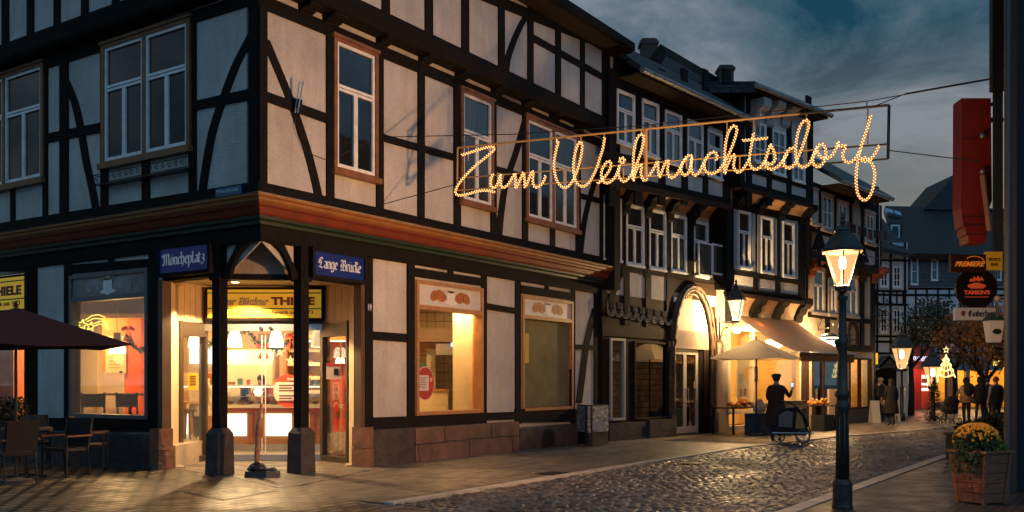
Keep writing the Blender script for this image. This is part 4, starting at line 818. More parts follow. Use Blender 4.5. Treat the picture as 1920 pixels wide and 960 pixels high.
# dim room behind
def room(par,pl,u0,u1,z0,z1,dep,wallm,floorm=None,o=-.3,nm='room_wall'):
    for q,n_ in (((u0,u1,z0,z1,-dep-.1,-dep),'back'),((u0-.1,u0,z0,z1,-dep,o),'a'),((u1,u1+.1,z0,z1,-dep,o),'b')):
        mb=MB(); pl.fbox(mb,*q); mb.build(nm,wallm,par)
    mb=MB(); pl.fbox(mb,u0,u1,z1,z1+.1,-dep,o); mb.build('room_ceiling',ceilm,par); mb=MB(); pl.fbox(mb,u0,u1,z0-.1,z0,-dep,o); mb.build('room_floor',floorm or timber_b,par)
def lamp(name,loc_,e,col,size=.15,kind='POINT',parent=None,**k):
    a=bpy.data.lights.new(name,kind); a.energy=e; a.color=col
    if kind=='AREA': a.size=size
    else: a.shadow_soft_size=size
    for x,y in k.items(): setattr(a,x,y)
    o=bpy.data.objects.new(name,a); C.objects.link(o); o.location=Vector(loc_)-(parent.location if parent else Vector((0,0,0))); o.parent=parent; return o
greenw=mat('olive_wall',(.22,.19,.10),.8,var=.3)
room(B2,pl2,.15,L2-.3,.06,3.1,3.0,greenw)
# ================================================================ awning shop house (third)
B3 = thing('fruit_shop_house','tall half-timbered house with two jettied floors above the fruit shop','house',(P2.x,P2.y,0))
F3=Facade(pl3,B3,timber,.45); F3T=Facade(pl3,B3,timber,.9); F3G=Facade(pl3,B3,timber,0); L3=5.53
z31=zz(pl3,1445,552,.45); z32=zz(pl3,1460,368,.9); zE3=zz(pl3,1485,196,1.4)
h3=hole(pl3,1366,1500,612,618,798,795,0); h3=(h3[0],h3[1],h3[2],3.25)
pl3.wall('ground_wall',plaster_w,B3,0,L3,0,z31+.1,[h3],-.3,0)
uM3=pl3.at(1511,450,.45)[0]; uT3=pl3.at(1520,250,.9)[0]
pl3.wall('upper_wall',plaster,B3,.0,uM3,z31,z32+.1,[],-.1,.45); pl3.wall('top_wall',plaster,B3,.0,uT3,z32,zE3+.1,[],-.1,.9); pl3.wall('party_wall',timber,B3,min(uM3,uT3)-.3,L3,z31,zE3-.1,[],-4,-.12)
mb=MB(); pl3.fbox(mb,-.25,.0,z31,z32,-.1,.5); pl3.fbox(mb,-.25,.0,z32,zE3,-.1,.95); mb.build('jetty_flank',timber,B3)
mb=MB(); pl3.fbox(mb,uM3,uM3+.1,z31,z32,-.12,.49); pl3.fbox(mb,uT3,uT3+.1,z32,zE3,-.12,.94); mb.build('jetty_flank',timber,B3)
for x0,x1,a,b,c,d in ((1385,1408,394,398,502,505),(1428,1450,405,409,510,514),(1469,1490,415,419,518,521)): F3.win(x0,x1,a,b,c,d,1,0,sw=.045)
whitep=mat('shutter_grey',(.30,.30,.30),.6,var=.2)
for x in (1378.5,1413,1422,1454,1463,1494): F3.V(x,392+(x-1378)*.24,503+(x-1378)*.17,5,m=whitep,name='window_surround')
for x,w in ((1369,16),(1417.7,9),(1459,9),(1504,12)): F3.V(x,365,560,w)
F3.Rl(1362,508,1510,531,9,9); F3.Rl(1362,541,1510,560,11,10); F3.Rl(1362,383,1510,412,14,10)
F3.Rl(1362,549,1510,568,6,6,name='moulded_sill_beam',m=timber_b,extra=.05)
for x0,x1,a,b,c,d in ((1415,1437,226,234,303,309),(1449,1474,241,250,325,332),(1487,1509,262,270,338,345)): F3T.win(x0,x1,a,b,c,d,1,0,grid=(2,3),sw=.045)
for x,w in ((1405,10),(1443,8),(1480,8),(1517,9)): F3T.V(x,180,385,w)
F3T.Rl(1395,314,1522,352,11,10); F3T.Rl(1395,345,1522,378,10,9); F3T.Rl(1395,353,1522,386,7,6,name='moulded_sill_beam',m=timber_b,extra=.04)
for x,w in ((1383,10),(1424,11),(1464,11),(1505,11)): F3.corbel(x,430-(1505-x)*.25-8,w,.45,z32-zz(pl3,x,430-(1505-x)*.25-8,.45)+.04)
for x0,x1,y0,y1 in ((1392,1419,378,384),(1430,1459,390,397),(1470,1499,402,408)): F3.cove(x0,x1,y0,y1,.42,z32-zz(pl3,(x0+x1)/2,(y0+y1)/2,.45),coveb)
for x,w in ((1366,14),(1410,13),(1453,13),(1495,13)): F3G.corbel(x,606,w,.45,z31-zz(pl3,x,606)+.03)
for x0,x1,y0,y1 in ((1376,1402,583,586),(1419,1446,588,591),(1462,1487,592,595)): F3G.cove(x0,x1,y0,y1,.42,z31-zz(pl3,(x0+x1)/2,(y0+y1)/2),coveb)
eave(pl3,-.3,pl3.at(1553,225,1.4)[0],zE3,.5,1.4,B3,slate,.5,2.2)
hip=MB(); hip.prism([pl3.P(-.3,zE3+.1,1.46),pl3.P(-.3,zE3+.5,-.4),pl3.P(-1.2,zE3+.1,.5)],[pl3.P(-.25,zE3-.1,1.46),pl3.P(-.25,zE3+.3,-.4),pl3.P(-1.15,zE3-.1,.5)]); hip.build('hip_roof',slate,B3)
for x in (1412,1440,1470): F3T.corbel(x,240,14,.5,.8,m=whitep)
mb=MB(); pl3.fbox(mb,h3[0]-.06,h3[0]+.05,.6,3.25,-.1,.03); pl3.fbox(mb,h3[1]-.05,h3[1]+.06,.6,3.25,-.1,.03); um=pl3.at(1412,700)[0]; pl3.fbox(mb,um-.03,um+.03,.6,3.25,-.1,.03); pl3.fbox(mb,h3[0]+.05,h3[1]-.05,.55,.66,-.1,.035); pl3.fbox(mb,h3[0]+.05,h3[1]-.05,3.15,3.25,-.1,.028); t=mb.build('shop_window',mat('cream_frame',(.6,.5,.36),.5,var=.1),B3)
g=MB(); pl3.fbox(g,h3[0]+.05,h3[1]-.05,.66,3.15,-.05,-.04); g.build('pane',shopglass,t)
creamw=mat('cream_wall',(.72,.50,.22),.8,var=.15,vscale=2)
room(B3,pl3,.1,L3-.5,.06,3.3,2.2,creamw)
mb=MB(); u0=pl3.at(1502,700,.03)[0]; pl3.fbox(mb,u0,L3+.0,.0,3.3,-.02,.05); mb.build('door_surround',timber_b,B3)
# ================================================================ fourth house
B4 = thing('end_half_timbered_house','low half-timbered house with oval panels and a yellow-lit corner window','house',(P3.x,P3.y,0))
F4=Facade(pl4,B4,timber,.0); F4T=Facade(pl4,B4,timber,.55); L4=5.6
z41=zz(pl4,1580,485,.55); zE4=zz(pl4,1600,355,1.3)
h4=hole(pl4,1591,1633,668,672,769,766,0); h4b=hole(pl4,1522,1582,668,670,800,797,0); h4b=(h4b[0],h4b[1],.05,h4b[3])
pl4.wall('ground_wall',plaster_w,B4,0.02,L4,0,z41+.1,[h4,h4b],-.3,0); uT4=pl4.at(1650,430,.55)[0]; pl4.wall('upper_wall',plaster,B4,-.25,uT4,z41,zE4+.1,[],-.1,.55)
mb=MB(); pl4.fbox(mb,uT4,uT4+.1,z41,zE4+.1,-4,.58); mb.build('gable_wall',timber_b,B4); mb=MB(); pl4.fbox(mb,L4,L4+.08,0,z41,-4,.02); mb.build('gable_wall',timber_b,B4)
creamf=mat('cream_casing',(.45,.36,.28),.6,var=.2)
for x0,x1,a,b,c,d in ((1521,1534,352,356,419,422),(1541,1563,362,367,430,436),(1570,1591,377,382,440,446),(1623,1641,397,401,456,460)): F4T.win(x0,x1,a,b,c,d,1,.10,creamf,grid=(2,2),sw=.04,glassm=dglass)
u,z=pl4.at(1605,418,.56); mb=MB(); q=[(u+.33*math.cos(t),z+.95*math.sin(t)) for t in [i*math.pi/9 for i in range(18)]]; mb.prism([pl4.P(a,b,.60) for a,b in q],[pl4.P(a,b,.5) for a,b in q]); mb.build('oval_panel',plaster_w,B4)
F4T.Rl(1517,428,1648,470,7,7); F4T.Rl(1517,475,1648,508,16,12,m=timber_b); F4T.Rl(1517,345,1648,392,14,12)
for x in (1519,1537,1566,1595,1617,1645): F4T.V(x,350,500,5)
for x in (1537,1566,1595,1617):
    F4T.B([(x,433+(x-1517)*.3),(x-9,462+(x-1517)*.3)],8); F4T.B([(x,433+(x-1517)*.3),(x+9,462+(x-1517)*.3)],8)
for x0,x1,a,b,c,d in ((1524,1547,500,506,586,591),(1553,1570,506,510,590,593),(1585,1609,514,520,592,597)): F4.win(x0,x1,a,b,c,d,1,.09,creamf,sw=.04,glassm=cglass)
redb=mat('red_brown_carving',(.18,.035,.015),.6,bump=.5)
for x,w,m_ in ((1519,12,redb),(1549,10,timber_b),(1577,11,redb),(1615,10,timber_b),(1638,9,redb)): F4.corbel(x,520+(x-1519)*.1,w,.55,z41-zz(pl4,x,520+(x-1519)*.1)+.03,m=m_)
F4.Rl(1517,590,1640,604,9,8); F4.Rl(1517,648,1640,655,12,12); 
for x,w in ((1552,8),(1578,6),(1617,7),(1637,7)): F4.V(x,500,660,w)
u,_=pl4.at(1598,640,.03); zt=zz(pl4,1598,600,.03); mb=MB(); pa=[(u-.38*math.cos(t),zt-.55+.5*math.sin(t)) for t in [math.pi*i/10 for i in range(11)]]; pa=[(u-.38,zz(pl4,1598,650))]+pa+[(u+.38,zz(pl4,1598,650))]; mb.tube([pl4.P(a,b,.06) for a,b in pa],.07,6); mb.build('arch_moulding',timber_b,B4)
eave(pl4,-.4,pl4.at(1668,375,1.3)[0],zE4,.4,1.3,B4,mat('mossy_tiles',(.02,.05,.05),.6,bump=.8,var=.5,vscale=8),1.5,2.2)
swin(pl4,B4,h4,0,timber_b,shopglass,w=.07); 
mb=MB(); a=pl4.at(1586,768,.1); pl4.fbox(mb,a[0],L4,-.1,a[1],-.02,.12); mb.build('plinth',stone_d,B4)
yell=mat('ochre_room',(.65,.38,.08),.8,var=.25)
room(B4,pl4,1.0,L4-.15,.06,3.0,2.2,yell)
mb=MB(); um=(h4[0]+h4[1])/2; pl4.fbox(mb,um-.03,um+.03,h4[2],h4[3],-.09,.04); mb.build('mullion',timber_b,B4)
for k in (h4b[0]+.03,h4b[0]+.9,h4b[1]-.05): mb=MB(); pl4.fbox(mb,k-.04,k+.04,.05,h4b[3],-.1,.03); t=mb.build('shop_front_post',timber_b,B4)
g=MB(); pl4.fbox(g,h4b[0],h4b[1],.1,h4b[3],-.06,-.05); g.build('pane',refl,t)
# ================================================================ far houses
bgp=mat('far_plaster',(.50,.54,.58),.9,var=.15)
B5=thing('far_timber_house','narrow white-windowed half-timbered house closing the street behind the walkers','house',(17,44,0)); pl5=Pl((15.5,44),(1,.0)); F5=Facade(pl5,B5,timber,0)
u0,u1=pl5.at(1628,600)[0],pl5.at(1702,600)[0]; zt=zz(pl5,1650,455)
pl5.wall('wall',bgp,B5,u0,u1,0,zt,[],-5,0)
for x0,x1,a,b,c,d in ((1650,1666,496,497,538,539),(1674,1690,498,499,539,540),(1632,1640,577,577,622,622),(1650,1665,578,578,624,624),(1674,1690,579,579,625,625)): F5.win(x0,x1,a,b,c,d,1,0,grid=(2,3),sw=.05,glassm=dglass)
for y in (487,545,552,570,630,640,662): F5.Rl(1628,y,1702,y+1.5,4)
for x in (1630,1645,1670,1697): F5.V(x,455,665,3.5)
for x in (1643,1657,1668,1682,1694): F5.V(x,545,572,2.5)
mb=MB(); a=wp(1627,457,43.4); b=wp(1708,476,43.4); mb.prism([a,b,b+Vector((0,4,2.6)),a+Vector((0,4,2.9))],[p+Vector((0,0,-.2)) for p in (a,b,b+Vector((0,4,2.6)),a+Vector((0,4,2.9)))]); mb.build('roof',tile,B5)
mb=MB(); u,z=pl5.at(1660,700,.02); pl5.fbox(mb,u-.55,u+.5,.02,zz(pl5,1660,688),0,.05); mb.build('door',timber,B5)
mb=MB(); a=wp(1646,690,43); b=wp(1668,666,43); c=wp(1690,690,43); mb.prism([a,b,c,c+Vector((0,0,-.1)),b+Vector((0,0,-.14)),a+Vector((0,0,-.1))],[p+Vector((0,1,0)) for p in (a,b,c,c+Vector((0,0,-.1)),b+Vector((0,0,-.14)),a+Vector((0,0,-.1)))]); mb.build('porch_roof',whitep,B5)
mb=MB(); mb.prism([a,b,c],[p+Vector((0,.9,0)) for p in (a,b,c)]); mb.build('porch_gable',slate,B5)
B6=thing('slate_clad_house','wide slate-clad house with a big dark roof and lit shops at street level','house',(25,55,0)); pl6=Pl((22,55),(1,-.02)); F6=Facade(pl6,B6,timber,0)
u0,u1=pl6.at(1692,600)[0],pl6.at(1935,600)[0]; zt=zz(pl6,1800,470); zb=zz(pl6,1800,537); zc=zz(pl6,1800,668)
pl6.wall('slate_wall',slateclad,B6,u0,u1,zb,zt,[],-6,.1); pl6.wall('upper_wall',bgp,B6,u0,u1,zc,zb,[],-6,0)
hs=[hole(pl6,1752,1776,672,672,768,768,0),hole(pl6,1790,1812,672,672,770,770,0),hole(pl6,1818,1840,672,672,770,770,0),hole(pl6,1848,1890,672,672,770,770,0)]; hs=[(a,b,.4 if i in (0,) else .05,d) for i,(a,b,c,d) in enumerate(hs)]
pl6.wall('ground_wall',mat('far_ochre',(.42,.27,.13),.8,var=.2),B6,pl6.at(1750,700)[0],u1,0,zc,hs,-.3,0)
for x0,x1,a,c in ((1708,1722,483,534),(1746,1759,486,526),(1868,1878,478,526)): Facade(pl6,B6,timber,.1).win(x0,x1,a,a,c,c,1,0,grid=(1,2),sw=.05,glassm=cglass)
for x0,x1,a,c in ((1720,1738,558,590),(1765,1783,561,592),(1815,1830,561,592),(1850,1866,561,592)): F6.win(x0,x1,a,a,c,c,1,0,grid=(2,2),sw=.05,glassm=dglass)
for y in (541,553,596,640,662): F6.Rl(1692,y,1930,y+1,4)
for x in range(1696,1930,21): F6.V(x,540,664,3)
A_=wp(1685,474,54); B_=wp(1940,480,54); r0=wp(1660,386,59); r1=wp(1735,391,59); 
mb=MB(); mb.prism([A_,B_,wp(1935,392,59),r0],[p+Vector((0,.3,-.3)) for p in (A_,B_,wp(1935,392,59),r0)]); mb.build('roof',tile,B6)
mb=MB(); g0=wp(1733,392,58.5); g1=wp(1790,327,58.5); g2=wp(1862,396,58.5); mb.prism([g0,g1,g2],[p+Vector((0,4,0)) for p in (g0,g1,g2)]); mb.build('cross_gable',tile,B6)
for x,y,w in ((1661,390,12),(1676,394,12)):
    a=wp(x,y,58.2); mb=MB(); mb.prism([a,wp(x+w,y+3,58.2),wp(x+w+3,y+10,57.6),wp(x+3,y+7,57.6)],[p+Vector((0,.2,-.15)) for p in (a,wp(x+w,y+3,58.2),wp(x+w+3,y+10,57.6),wp(x+3,y+7,57.6))]); mb.build('skylight',mat('skylight_glass',(.25,.4,.5),.05,spec=1),B6)
mb=MB(); a=wp(1672,432,56); mb.box((a.x,56.2,a.z-.2),(.9,1.2,1.1)); d_=mb.build('dormer',tile,B6); mb=MB(); mb.box((a.x+.02,55.55,a.z-.15),(.5,.06,.8)); mb.build('dormer_window',white,d_); mb=MB(); mb.box((a.x+.02,55.5,a.z-.15),(.34,.04,.64)); mb.build('dormer_pane',dglass,d_)
mb=MB(); mb.prism([wp(1780,666,53.2),wp(1880,666,53.2),wp(1880,692,51.8),wp(1780,692,51.8)],[p+Vector((0,0,-.08)) for p in (wp(1780,666,53.2),wp(1880,666,53.2),wp(1880,692,51.8),wp(1780,692,51.8))]); lean=mb.build('lean_to_roof',zinc,B6)
for i in range(9):
    mb=MB(); x=1782+i*12; mb.tube([wp(x,666,53.2)+Vector((0,-.03,.02)),wp(x,692,51.8)+Vector((0,-.03,.02))],.05,4); mb.build('standing_seam',metal_d,lean)
room(B6,pl6,pl6.at(1752,700)[0],u1-.3,.05,zc-.1,3.5,yell,None,-.3)
# red shop
RS=thing('red_shop_front','small shop front painted bright red with a white lettered fascia','shop front',wp(1728,766,54.6)*1.0); RS.location.z=0
pr=Pl((22,54.6),(1,-.02)); redp=mat('shop_red',(.50,.035,.015),.5,var=.15); redd=mat('fascia_dark_red',(.12,.02,.015),.5)
a=pr.at(1709,700)[0]; b=pr.at(1752,700)[0]; hr_=hole(pr,1727,1749,694,694,753,753,0)
pr.wall('shop_wall',redp,RS,a,b,0,zz(pr,1730,692),[(hr_[0],hr_[1],.05,hr_[3])],-.2,0); mb=MB(); pr.fbox(mb,a,b,zz(pr,1730,692),zz(pr,1730,648),-.2,.08); mb.build('fascia',redd,RS)
text_mesh('STEINECKE',emis('fascia_lettering',(.75,.7,1),1.6),pr.P(pr.at(1712,677,.1)[0],zz(pr,1730,677,.1),.085),(1,-.02,0),(0,0,1),.26,1.0,bold=.03,parent=RS,name='lettering')
mb=MB(); pr.fbox(mb,hr_[0],hr_[1],.05,hr_[3],-.15,-.12); dr_=mb.build('door',mat('shop_red2',(.85,.12,.03),.5),RS); mb=MB(); pr.fbox(mb,*[pr.at(x,720,-.1)[0] for x in (1725,1741)],zz(pr,1730,733,-.1),zz(pr,1730,703,-.1),-.11,-.09); pz_=mb.build('lit_poster',emis('poster_glow',(1,.85,.75),1.3),dr_)
for i,(x,y,w,h_,c) in enumerate(((1733,714,10,8,(.35,.08,.06)),(1733,725,11,5,(.8,.35,.05)))): mb=MB(); q=[pr.at(x+sx*w/2,y+sy*h_/2,-.085) for sx,sy in ((-1,1),(1,1),(1,-1),(-1,-1))]; mb.prism([pr.P(a_,b_,-.083) for a_,b_ in q],[pr.P(a_,b_,-.089) for a_,b_ in q]); mb.build('poster_picture',mat('pp%d'%i,c,.6),pz_)
lamp('red_shop_light',wp(1730,690,53.2),110,(1,.35,.15),.2,parent=RS)
for i,(x,e) in enumerate(((1765,70),(1802,110),(1830,110),(1868,110))): lamp('shop_room_light',wp(x,690,56.5),e,(1,.62,.22),.4,parent=B6)
lamp('room_light',pl3.P(1.3,2.9,-1.0),170,(1,.58,.20),.25,parent=B3); lamp('room_light',pl3.P(3.4,2.9,-1.0),170,(1,.58,.20),.25,parent=B3)
lamp('room_light',pl4.P((h4[0]+h4[1])/2,2.6,-1.1),150,(1,.62,.2),.25,parent=B4)
# ================================================================ right-hand near building
B7=thing('near_right_building','dark unlit building edge at the right with a pale downpipe','house',(7.2,13.4,0))
dk=mat('dark_blue_wall',(.010,.018,.022),.8,bump=.4)
K=Vector((6.90,13.45)); brw=brick('street_brick',(.30,.20,.11),(.22,.15,.09),(.08,.06,.04),.5,.24,.02,rot=-AX,plane='xz',rough=.8,var=.4); fb_=MB(); q=[K+dR*.02, K+dR*26, K+dR*26+Vector((.08,-.05)), K+dR*.02+Vector((.08,-.05))]; q=[p+Vector((-dR.y,dR.x))*.03 for p in q]; fb_.prism([Vector((p.x,p.y,9.4)) for p in q],[Vector((p.x,p.y,0)) for p in q]); fb_.build('street_front',brw,B7)
mb=MB(); q=[K, K+dR*26, K+dR*26+Vector((6,-4)), K+Vector((6,-4))]; mb.prism([Vector((p.x,p.y,9.5)) for p in q],[Vector((p.x,p.y,0)) for p in q]); mb.build('wall',dk,B7)
c=Vector((1890-960,0,0))/FPX*13.2; mb=MB(); mb.tube([Vector((c.x,13.2,0)),Vector((c.x,13.2,9))],.045,10); mb.build('downpipe',mat('pipe_grey',(.05,.06,.06),.4,.3),B7)
vb=thing('vertical_sign_box','tall narrow black sign box high on the edge of the right building','sign box',wp(1872,430,14.3)); a=wp(1861,-60,14.3); b=wp(1884,170,14.3); bx_=MB(); bx_.box(((a.x+b.x)/2,14.35,(a.z+b.z)/2),(b.x-a.x,.1,a.z-b.z)); bx_.build('box_body',black,vb)
a=wp(1866,170,14.4); b=wp(1882,470,14.4); bx_=MB(); bx_.box(((a.x+b.x)/2,14.45,(a.z+b.z)/2),(b.x-a.x,.06,a.z-b.z)); bx_.build('mounting_board',dk,vb)
# ================================================================ bakery interior
IN = B1
intw=mat('bakery_wall',(.78,.60,.34),.8,var=.08); floorb=mat('bakery_floor',(.5,.4,.28),.35,var=.15); wood=mat('counter_wood',(.50,.22,.07),.45,var=.25,vscale=3,stretch=(1,1,6)); orange=mat('orange_wall',(.66,.20,.04),.7,var=.12)
def bx(name,x0,x1,y0,y1,z0,z1,m,par): mb=MB(); mb.box(((x0+x1)/2,(y0+y1)/2,(z0+z1)/2),(x1-x0,y1-y0,z1-z0)); return mb.build(name,m,par)
YB=24.2
bx('interior_wall',-12.5,-2.5,YB,YB+.1,.03,3.3,intw,B1)
mb=MB(); fl=[loc(.5,2.5,0),loc(1.0,3.4,0),Vector((vD0.x,18.75,0)),Vector((vD1.x,18.75,0)),loc(2.7,.7,0),loc(2.3,.4,0),loc(10.9,.4,0),loc(10.9,9.9,0),loc(.5,9.9,0)]
mb.prism([p+Vector((0,0,.045)) for p in fl],[p+Vector((0,0,-.05)) for p in fl]); mb.build('shop_floor',floorb,B1)
mb=MB(); mb.prism([p+Vector((0,0,3.30)) for p in fl],[p+Vector((0,0,3.36)) for p in fl]); mb.build('shop_ceiling',ceilm,B1)
vwall('partition_wall',Vector((-2.02,18.6,0)),Vector((-2.62,YB,0)),.03,3.3,.1,intw,back=1)
vwall('interior_wall',loc(.4,7.9,0),loc(4,9.5,0),.03,3.3,.1,orange)
# podium and dark wall zone behind the left window
mb=MB(); pd=[loc(.45,2.7,0),loc(.45,7.8,0),loc(3.2,9,0),loc(3.0,4.4,0)]; mb.prism([p+Vector((0,0,.42)) for p in pd],[p for p in pd]); mb.build('podium',floorb,B1)
mb=MB(); a=wp(178,0,21.5); b=wp(243,0,21.5); mb.box(((a.x+b.x)/2,21.6,1.9),(b.x-a.x+.5,.1,2.75)); mb.build('accent_wall',orange,B1)
mb=MB(); a=wp(145,0,20.2); b=wp(183,0,20.2); mb.box(((a.x+b.x)/2,20.3,1.7),(b.x-a.x,.25,3.1)); mb.build('wall_pier',mat('beige_pier',(.45,.33,.16),.8),B1)
mb=MB(); a=wp(160,0,19.6); mb.box((-7.9,20.1,3.1),(2.4,1.4,.35)); mb.build('ceiling_drop',mat('ceiling_dark',(.25,.19,.12),.8),B1)
lum=emis('lightbox',(1,.90,.70),2.6)
mb=MB(); a=wp(253,0,23.8); b=wp(278,0,23.8); mb.box(((a.x+b.x)/2,23.9,1.9),(b.x-a.x+.6,.1,2.6)); mb.build('wood_wall_panel',wood,B1)
# counter
CT=thing('bakery_counter','long wood and glass bakery counter with glowing white front panels','counter',(-5.4,21.2,0))
x0,x1=-7.6,-3.75; yc=20.9
bx('counter_body',x0,x1,yc,yc+.9,.05,.98,wood,CT); bx('toe_kick',x0,x1,yc-.03,yc+.0,.05,.20,steel,CT)
bx('worktop',x0,x1,yc-.12,yc+.95,.985,1.05,mat('worktop_cream',(.75,.65,.48),.3),CT)
bx('red_stripe',x0,x1,yc-.02,yc-.003,.90,.97,mat('stripe_red',(.5,.1,.04),.5),CT)
for i,(pa,pb) in enumerate(((344,352),(424,462),(497,546),(566,578))):
    a=wp(pa,0,yc-.04).x; b=wp(pb,0,yc-.04).x; m_=bx('lit_panel',a,b,yc-.05,yc-.005,.38,.86,lum,CT)
for pa in (470,486,556,586):
    a=wp(pa,0,yc-.04).x; bx('counter_pilaster',a-.05,a+.05,yc-.04,yc-.004,.22,.88,mat('pilaster_wood',(.38,.12,.04),.5),CT)
gl=glass('case_glass',(.95,.97,.93),.06)
mb=MB(); mb.prism([(x0,yc-.08,1.06),(x0,yc+.10,1.46),(x0,yc+.6,1.46),(x0,yc+.6,1.06)],[(x1,yc-.08,1.06),(x1,yc+.10,1.46),(x1,yc+.6,1.46),(x1,yc+.6,1.06)]); mb.build('display_glass',gl,CT)
bx('glass_shelf',x0,x1,yc+.08,yc+.62,1.465,1.485,mat('shelf_edge',(.5,.6,.5),.2),CT)
bx('inner_shelf',x0+.03,x1-.03,yc+.05,yc+.55,1.22,1.235,steel,CT)
bx('case_lamp',x0+.05,x1-.05,yc+.14,yc+.18,1.43,1.45,lum,CT)
loafm=[mat('crust_a',(.50,.24,.07),.6,bump=.5,var=.4,vscale=12),mat('crust_b',(.62,.36,.13),.6,bump=.5,var=.3,vscale=12),mat('crust_c',(.34,.13,.04),.6,bump=.5,var=.4,vscale=12)]
def loaf(c,s,k,lb):
    rz=random.uniform(-.4,.4); M=Matrix.Rotation(rz,3,'Z'); mb=MB(); mb.ball(c+Vector((0,0,s*.35)),(s,s*.6,s*.42),12,7,M); o=mb.build('bread_loaf',loafm[k%3],None,True)
    tag(o,lb,'bread','loaves and rolls of bread in the bakery'); sc=MB()
    for j in (-1,0,1): sc.tube([c+M@Vector((j*s*.4-s*.08,-s*.3,s*.66)),c+M@Vector((j*s*.4+.02,0,s*.76)),c+M@Vector((j*s*.4+s*.1,s*.3,s*.66))],.008,4)
    sc.build('crust_score',loafm[1],o); return o
n=0
for i in range(13):
    x=-6.95+i*.24; loaf(Vector((x+random.uniform(-.04,.04),yc+.3,1.065)),random.uniform(.07,.11),i,'small bread loaf lying in the glass counter display')
# bread shelving behind, slanted
SH=thing('bread_shelving','tall slanted bread shelves behind the bakery counter','shelf',(-4.6,23.3,0))
for k in range(4):
    z=1.28+k*.33; bx('shelf_board',-5.35,-3.2,22.9+k*.06,23.5,z,z+.03,mat('shelf_cream',(.72,.55,.3),.5),SH); bx('shelf_lip',-5.35,-3.2,22.86+k*.06,22.895+k*.06,z-.01,z+.08,mat('price_strip',(.85,.75,.55),.4),SH)
    for i in range(7):
        if (i+k)%5!=4: loaf(Vector((-5.15+i*.29+random.uniform(-.05,.05),23.15,z+.035)),random.uniform(.09,.14),i+k,'bread loaf lying on the slanted shelves behind the counter')
bx('shelf_side',-5.42,-5.36,22.85,23.6,.9,2.7,wood,SH); bx('shelf_side',-3.19,-3.13,22.85,23.6,.9,2.7,wood,SH); bx('shelf_back',-5.36,-3.19,23.55,23.6,.9,2.7,intw,SH); bx('shelf_canopy',-5.4,-3.15,22.8,23.6,2.55,2.62,wood,SH)
mb=MB(); a=bx('shelf_light',-5.3,-3.2,22.95,23.0,2.50,2.54,lum,SH)
# back counter things: cabinet, machine, boards, menu light
bx('back_cabinet',-7.6,-5.6,23.4,24.1,.05,1.15,wood,thing('back_cabinet','wooden back cabinet against the bakery rear wall','cabinet',(-6.6,23.7,0)))
CM=thing('pastry_case','tall curved glass pastry case behind the left part of the counter','display case',(-6.15,22.9,0))
mb=MB(); mb.prism([(-6.75,22.7,1.2),(-6.75,22.7,1.95),(-6.75,22.9,2.3),(-6.75,23.4,2.35),(-6.75,23.4,1.2)],[(-5.65,22.7,1.2),(-5.65,22.7,1.95),(-5.65,22.9,2.3),(-5.65,23.4,2.35),(-5.65,23.4,1.2)]); mb.build('case_hood',mat('case_pale',(.80,.72,.55),.25),CM); bx('case_base',-6.78,-5.62,22.65,23.4,.9,1.2,steel,CM)
def shelf_stack(x0,x1,y,z,n,m): 
    for i in range(n): pass
for i,(x0_,x1_,z0_,z1_,m_,lb,c_) in enumerate(((-8.0,-7.4,2.0,2.42,lum,'bright white lightbox menu on the rear wall at the left of the bakery','menu board'),(-7.55,-7.1,1.35,1.75,mat('brown_board',(.3,.08,.03),.6),'small brown menu board standing at the left behind the counter','menu board'),(-6.3,-5.5,2.42,2.75,mat('shelf_dark',(.25,.16,.08),.6),'dark shelf board with small green tins on the rear wall','wall shelf'))):
    tag(bx('wall_board',x0_,x1_,23.9 if i!=1 else 23.0,23.98 if i!=1 else 23.05,z0_,z1_,m_,None),lb,c_)
for i in range(5):
    tag(bx('tea_tin',-6.22+i*.15,-6.12+i*.15,23.84,23.9,2.46,2.62,mat('tin_green',(.05,.2,.12),.4),None),'small green tin in the row on the dark wall shelf','tin','green tins on the wall shelf')
CR=thing('cash_register','grey cash register with a dark screen on the counter, left of the shop assistant','cash register',(-5.55,21.5,1.49))
bx('register_body',-6.05,-5.88,21.45,21.7,1.12,1.42,mat('pos_white',(.16,.14,.12),.4),CR); bx('register_screen',-6.00,-5.93,21.43,21.448,1.16,1.38,black,CR)
CR2=thing('card_scale','grey shop scale with a dark display on the counter, right of the cash register','scale',(-5.0,21.5,1.2)); bx('scale_body',-5.12,-4.92,21.45,21.7,1.12,1.40,MATS['pos_white'],CR2); bx('scale_display',-5.05,-4.99,21.43,21.448,1.16,1.36,black,CR2)
# packaged goods, price tags and cake boxes on the counter
cols=[(.55,.08,.05),(.75,.65,.45),(.10,.20,.30),(.60,.35,.08),(.30,.12,.05),(.08,.22,.10)]
for i in range(17):
    x=-6.9+i*.185; h_=.06+.05*((i*7)%4)/2; w_=.05+.03*((i*5)%3)
    if -5.75<x<-5.3: continue
    t=tag(bx('packaged_cake',x-w_/2,x+w_/2,yc+.2,yc+.34,1.487,1.487+h_,mat('pack_%d'%(i%6),cols[i%6],.5),None),'small wrapped cake packet in the row on top of the glass counter','packet','wrapped packets on the counter top'); bx('packet_lid',x-w_/2-.004,x+w_/2+.004,yc+.19,yc+.35,1.487+h_,1.495+h_,panelw,t)
for i in range(14):
    x=-6.95+i*.235; tag(bx('price_tag',x,x+.09,yc+.055,yc+.06,1.235,1.275,panelw,None),'white price tag standing in the glass counter display','price tag','price tags in the glass counter')
for i in range(9):
    x=-7.5+i*.21; loaf(Vector((x,23.7,1.16)),.10,i,'bread loaf lying on the wooden back cabinet')
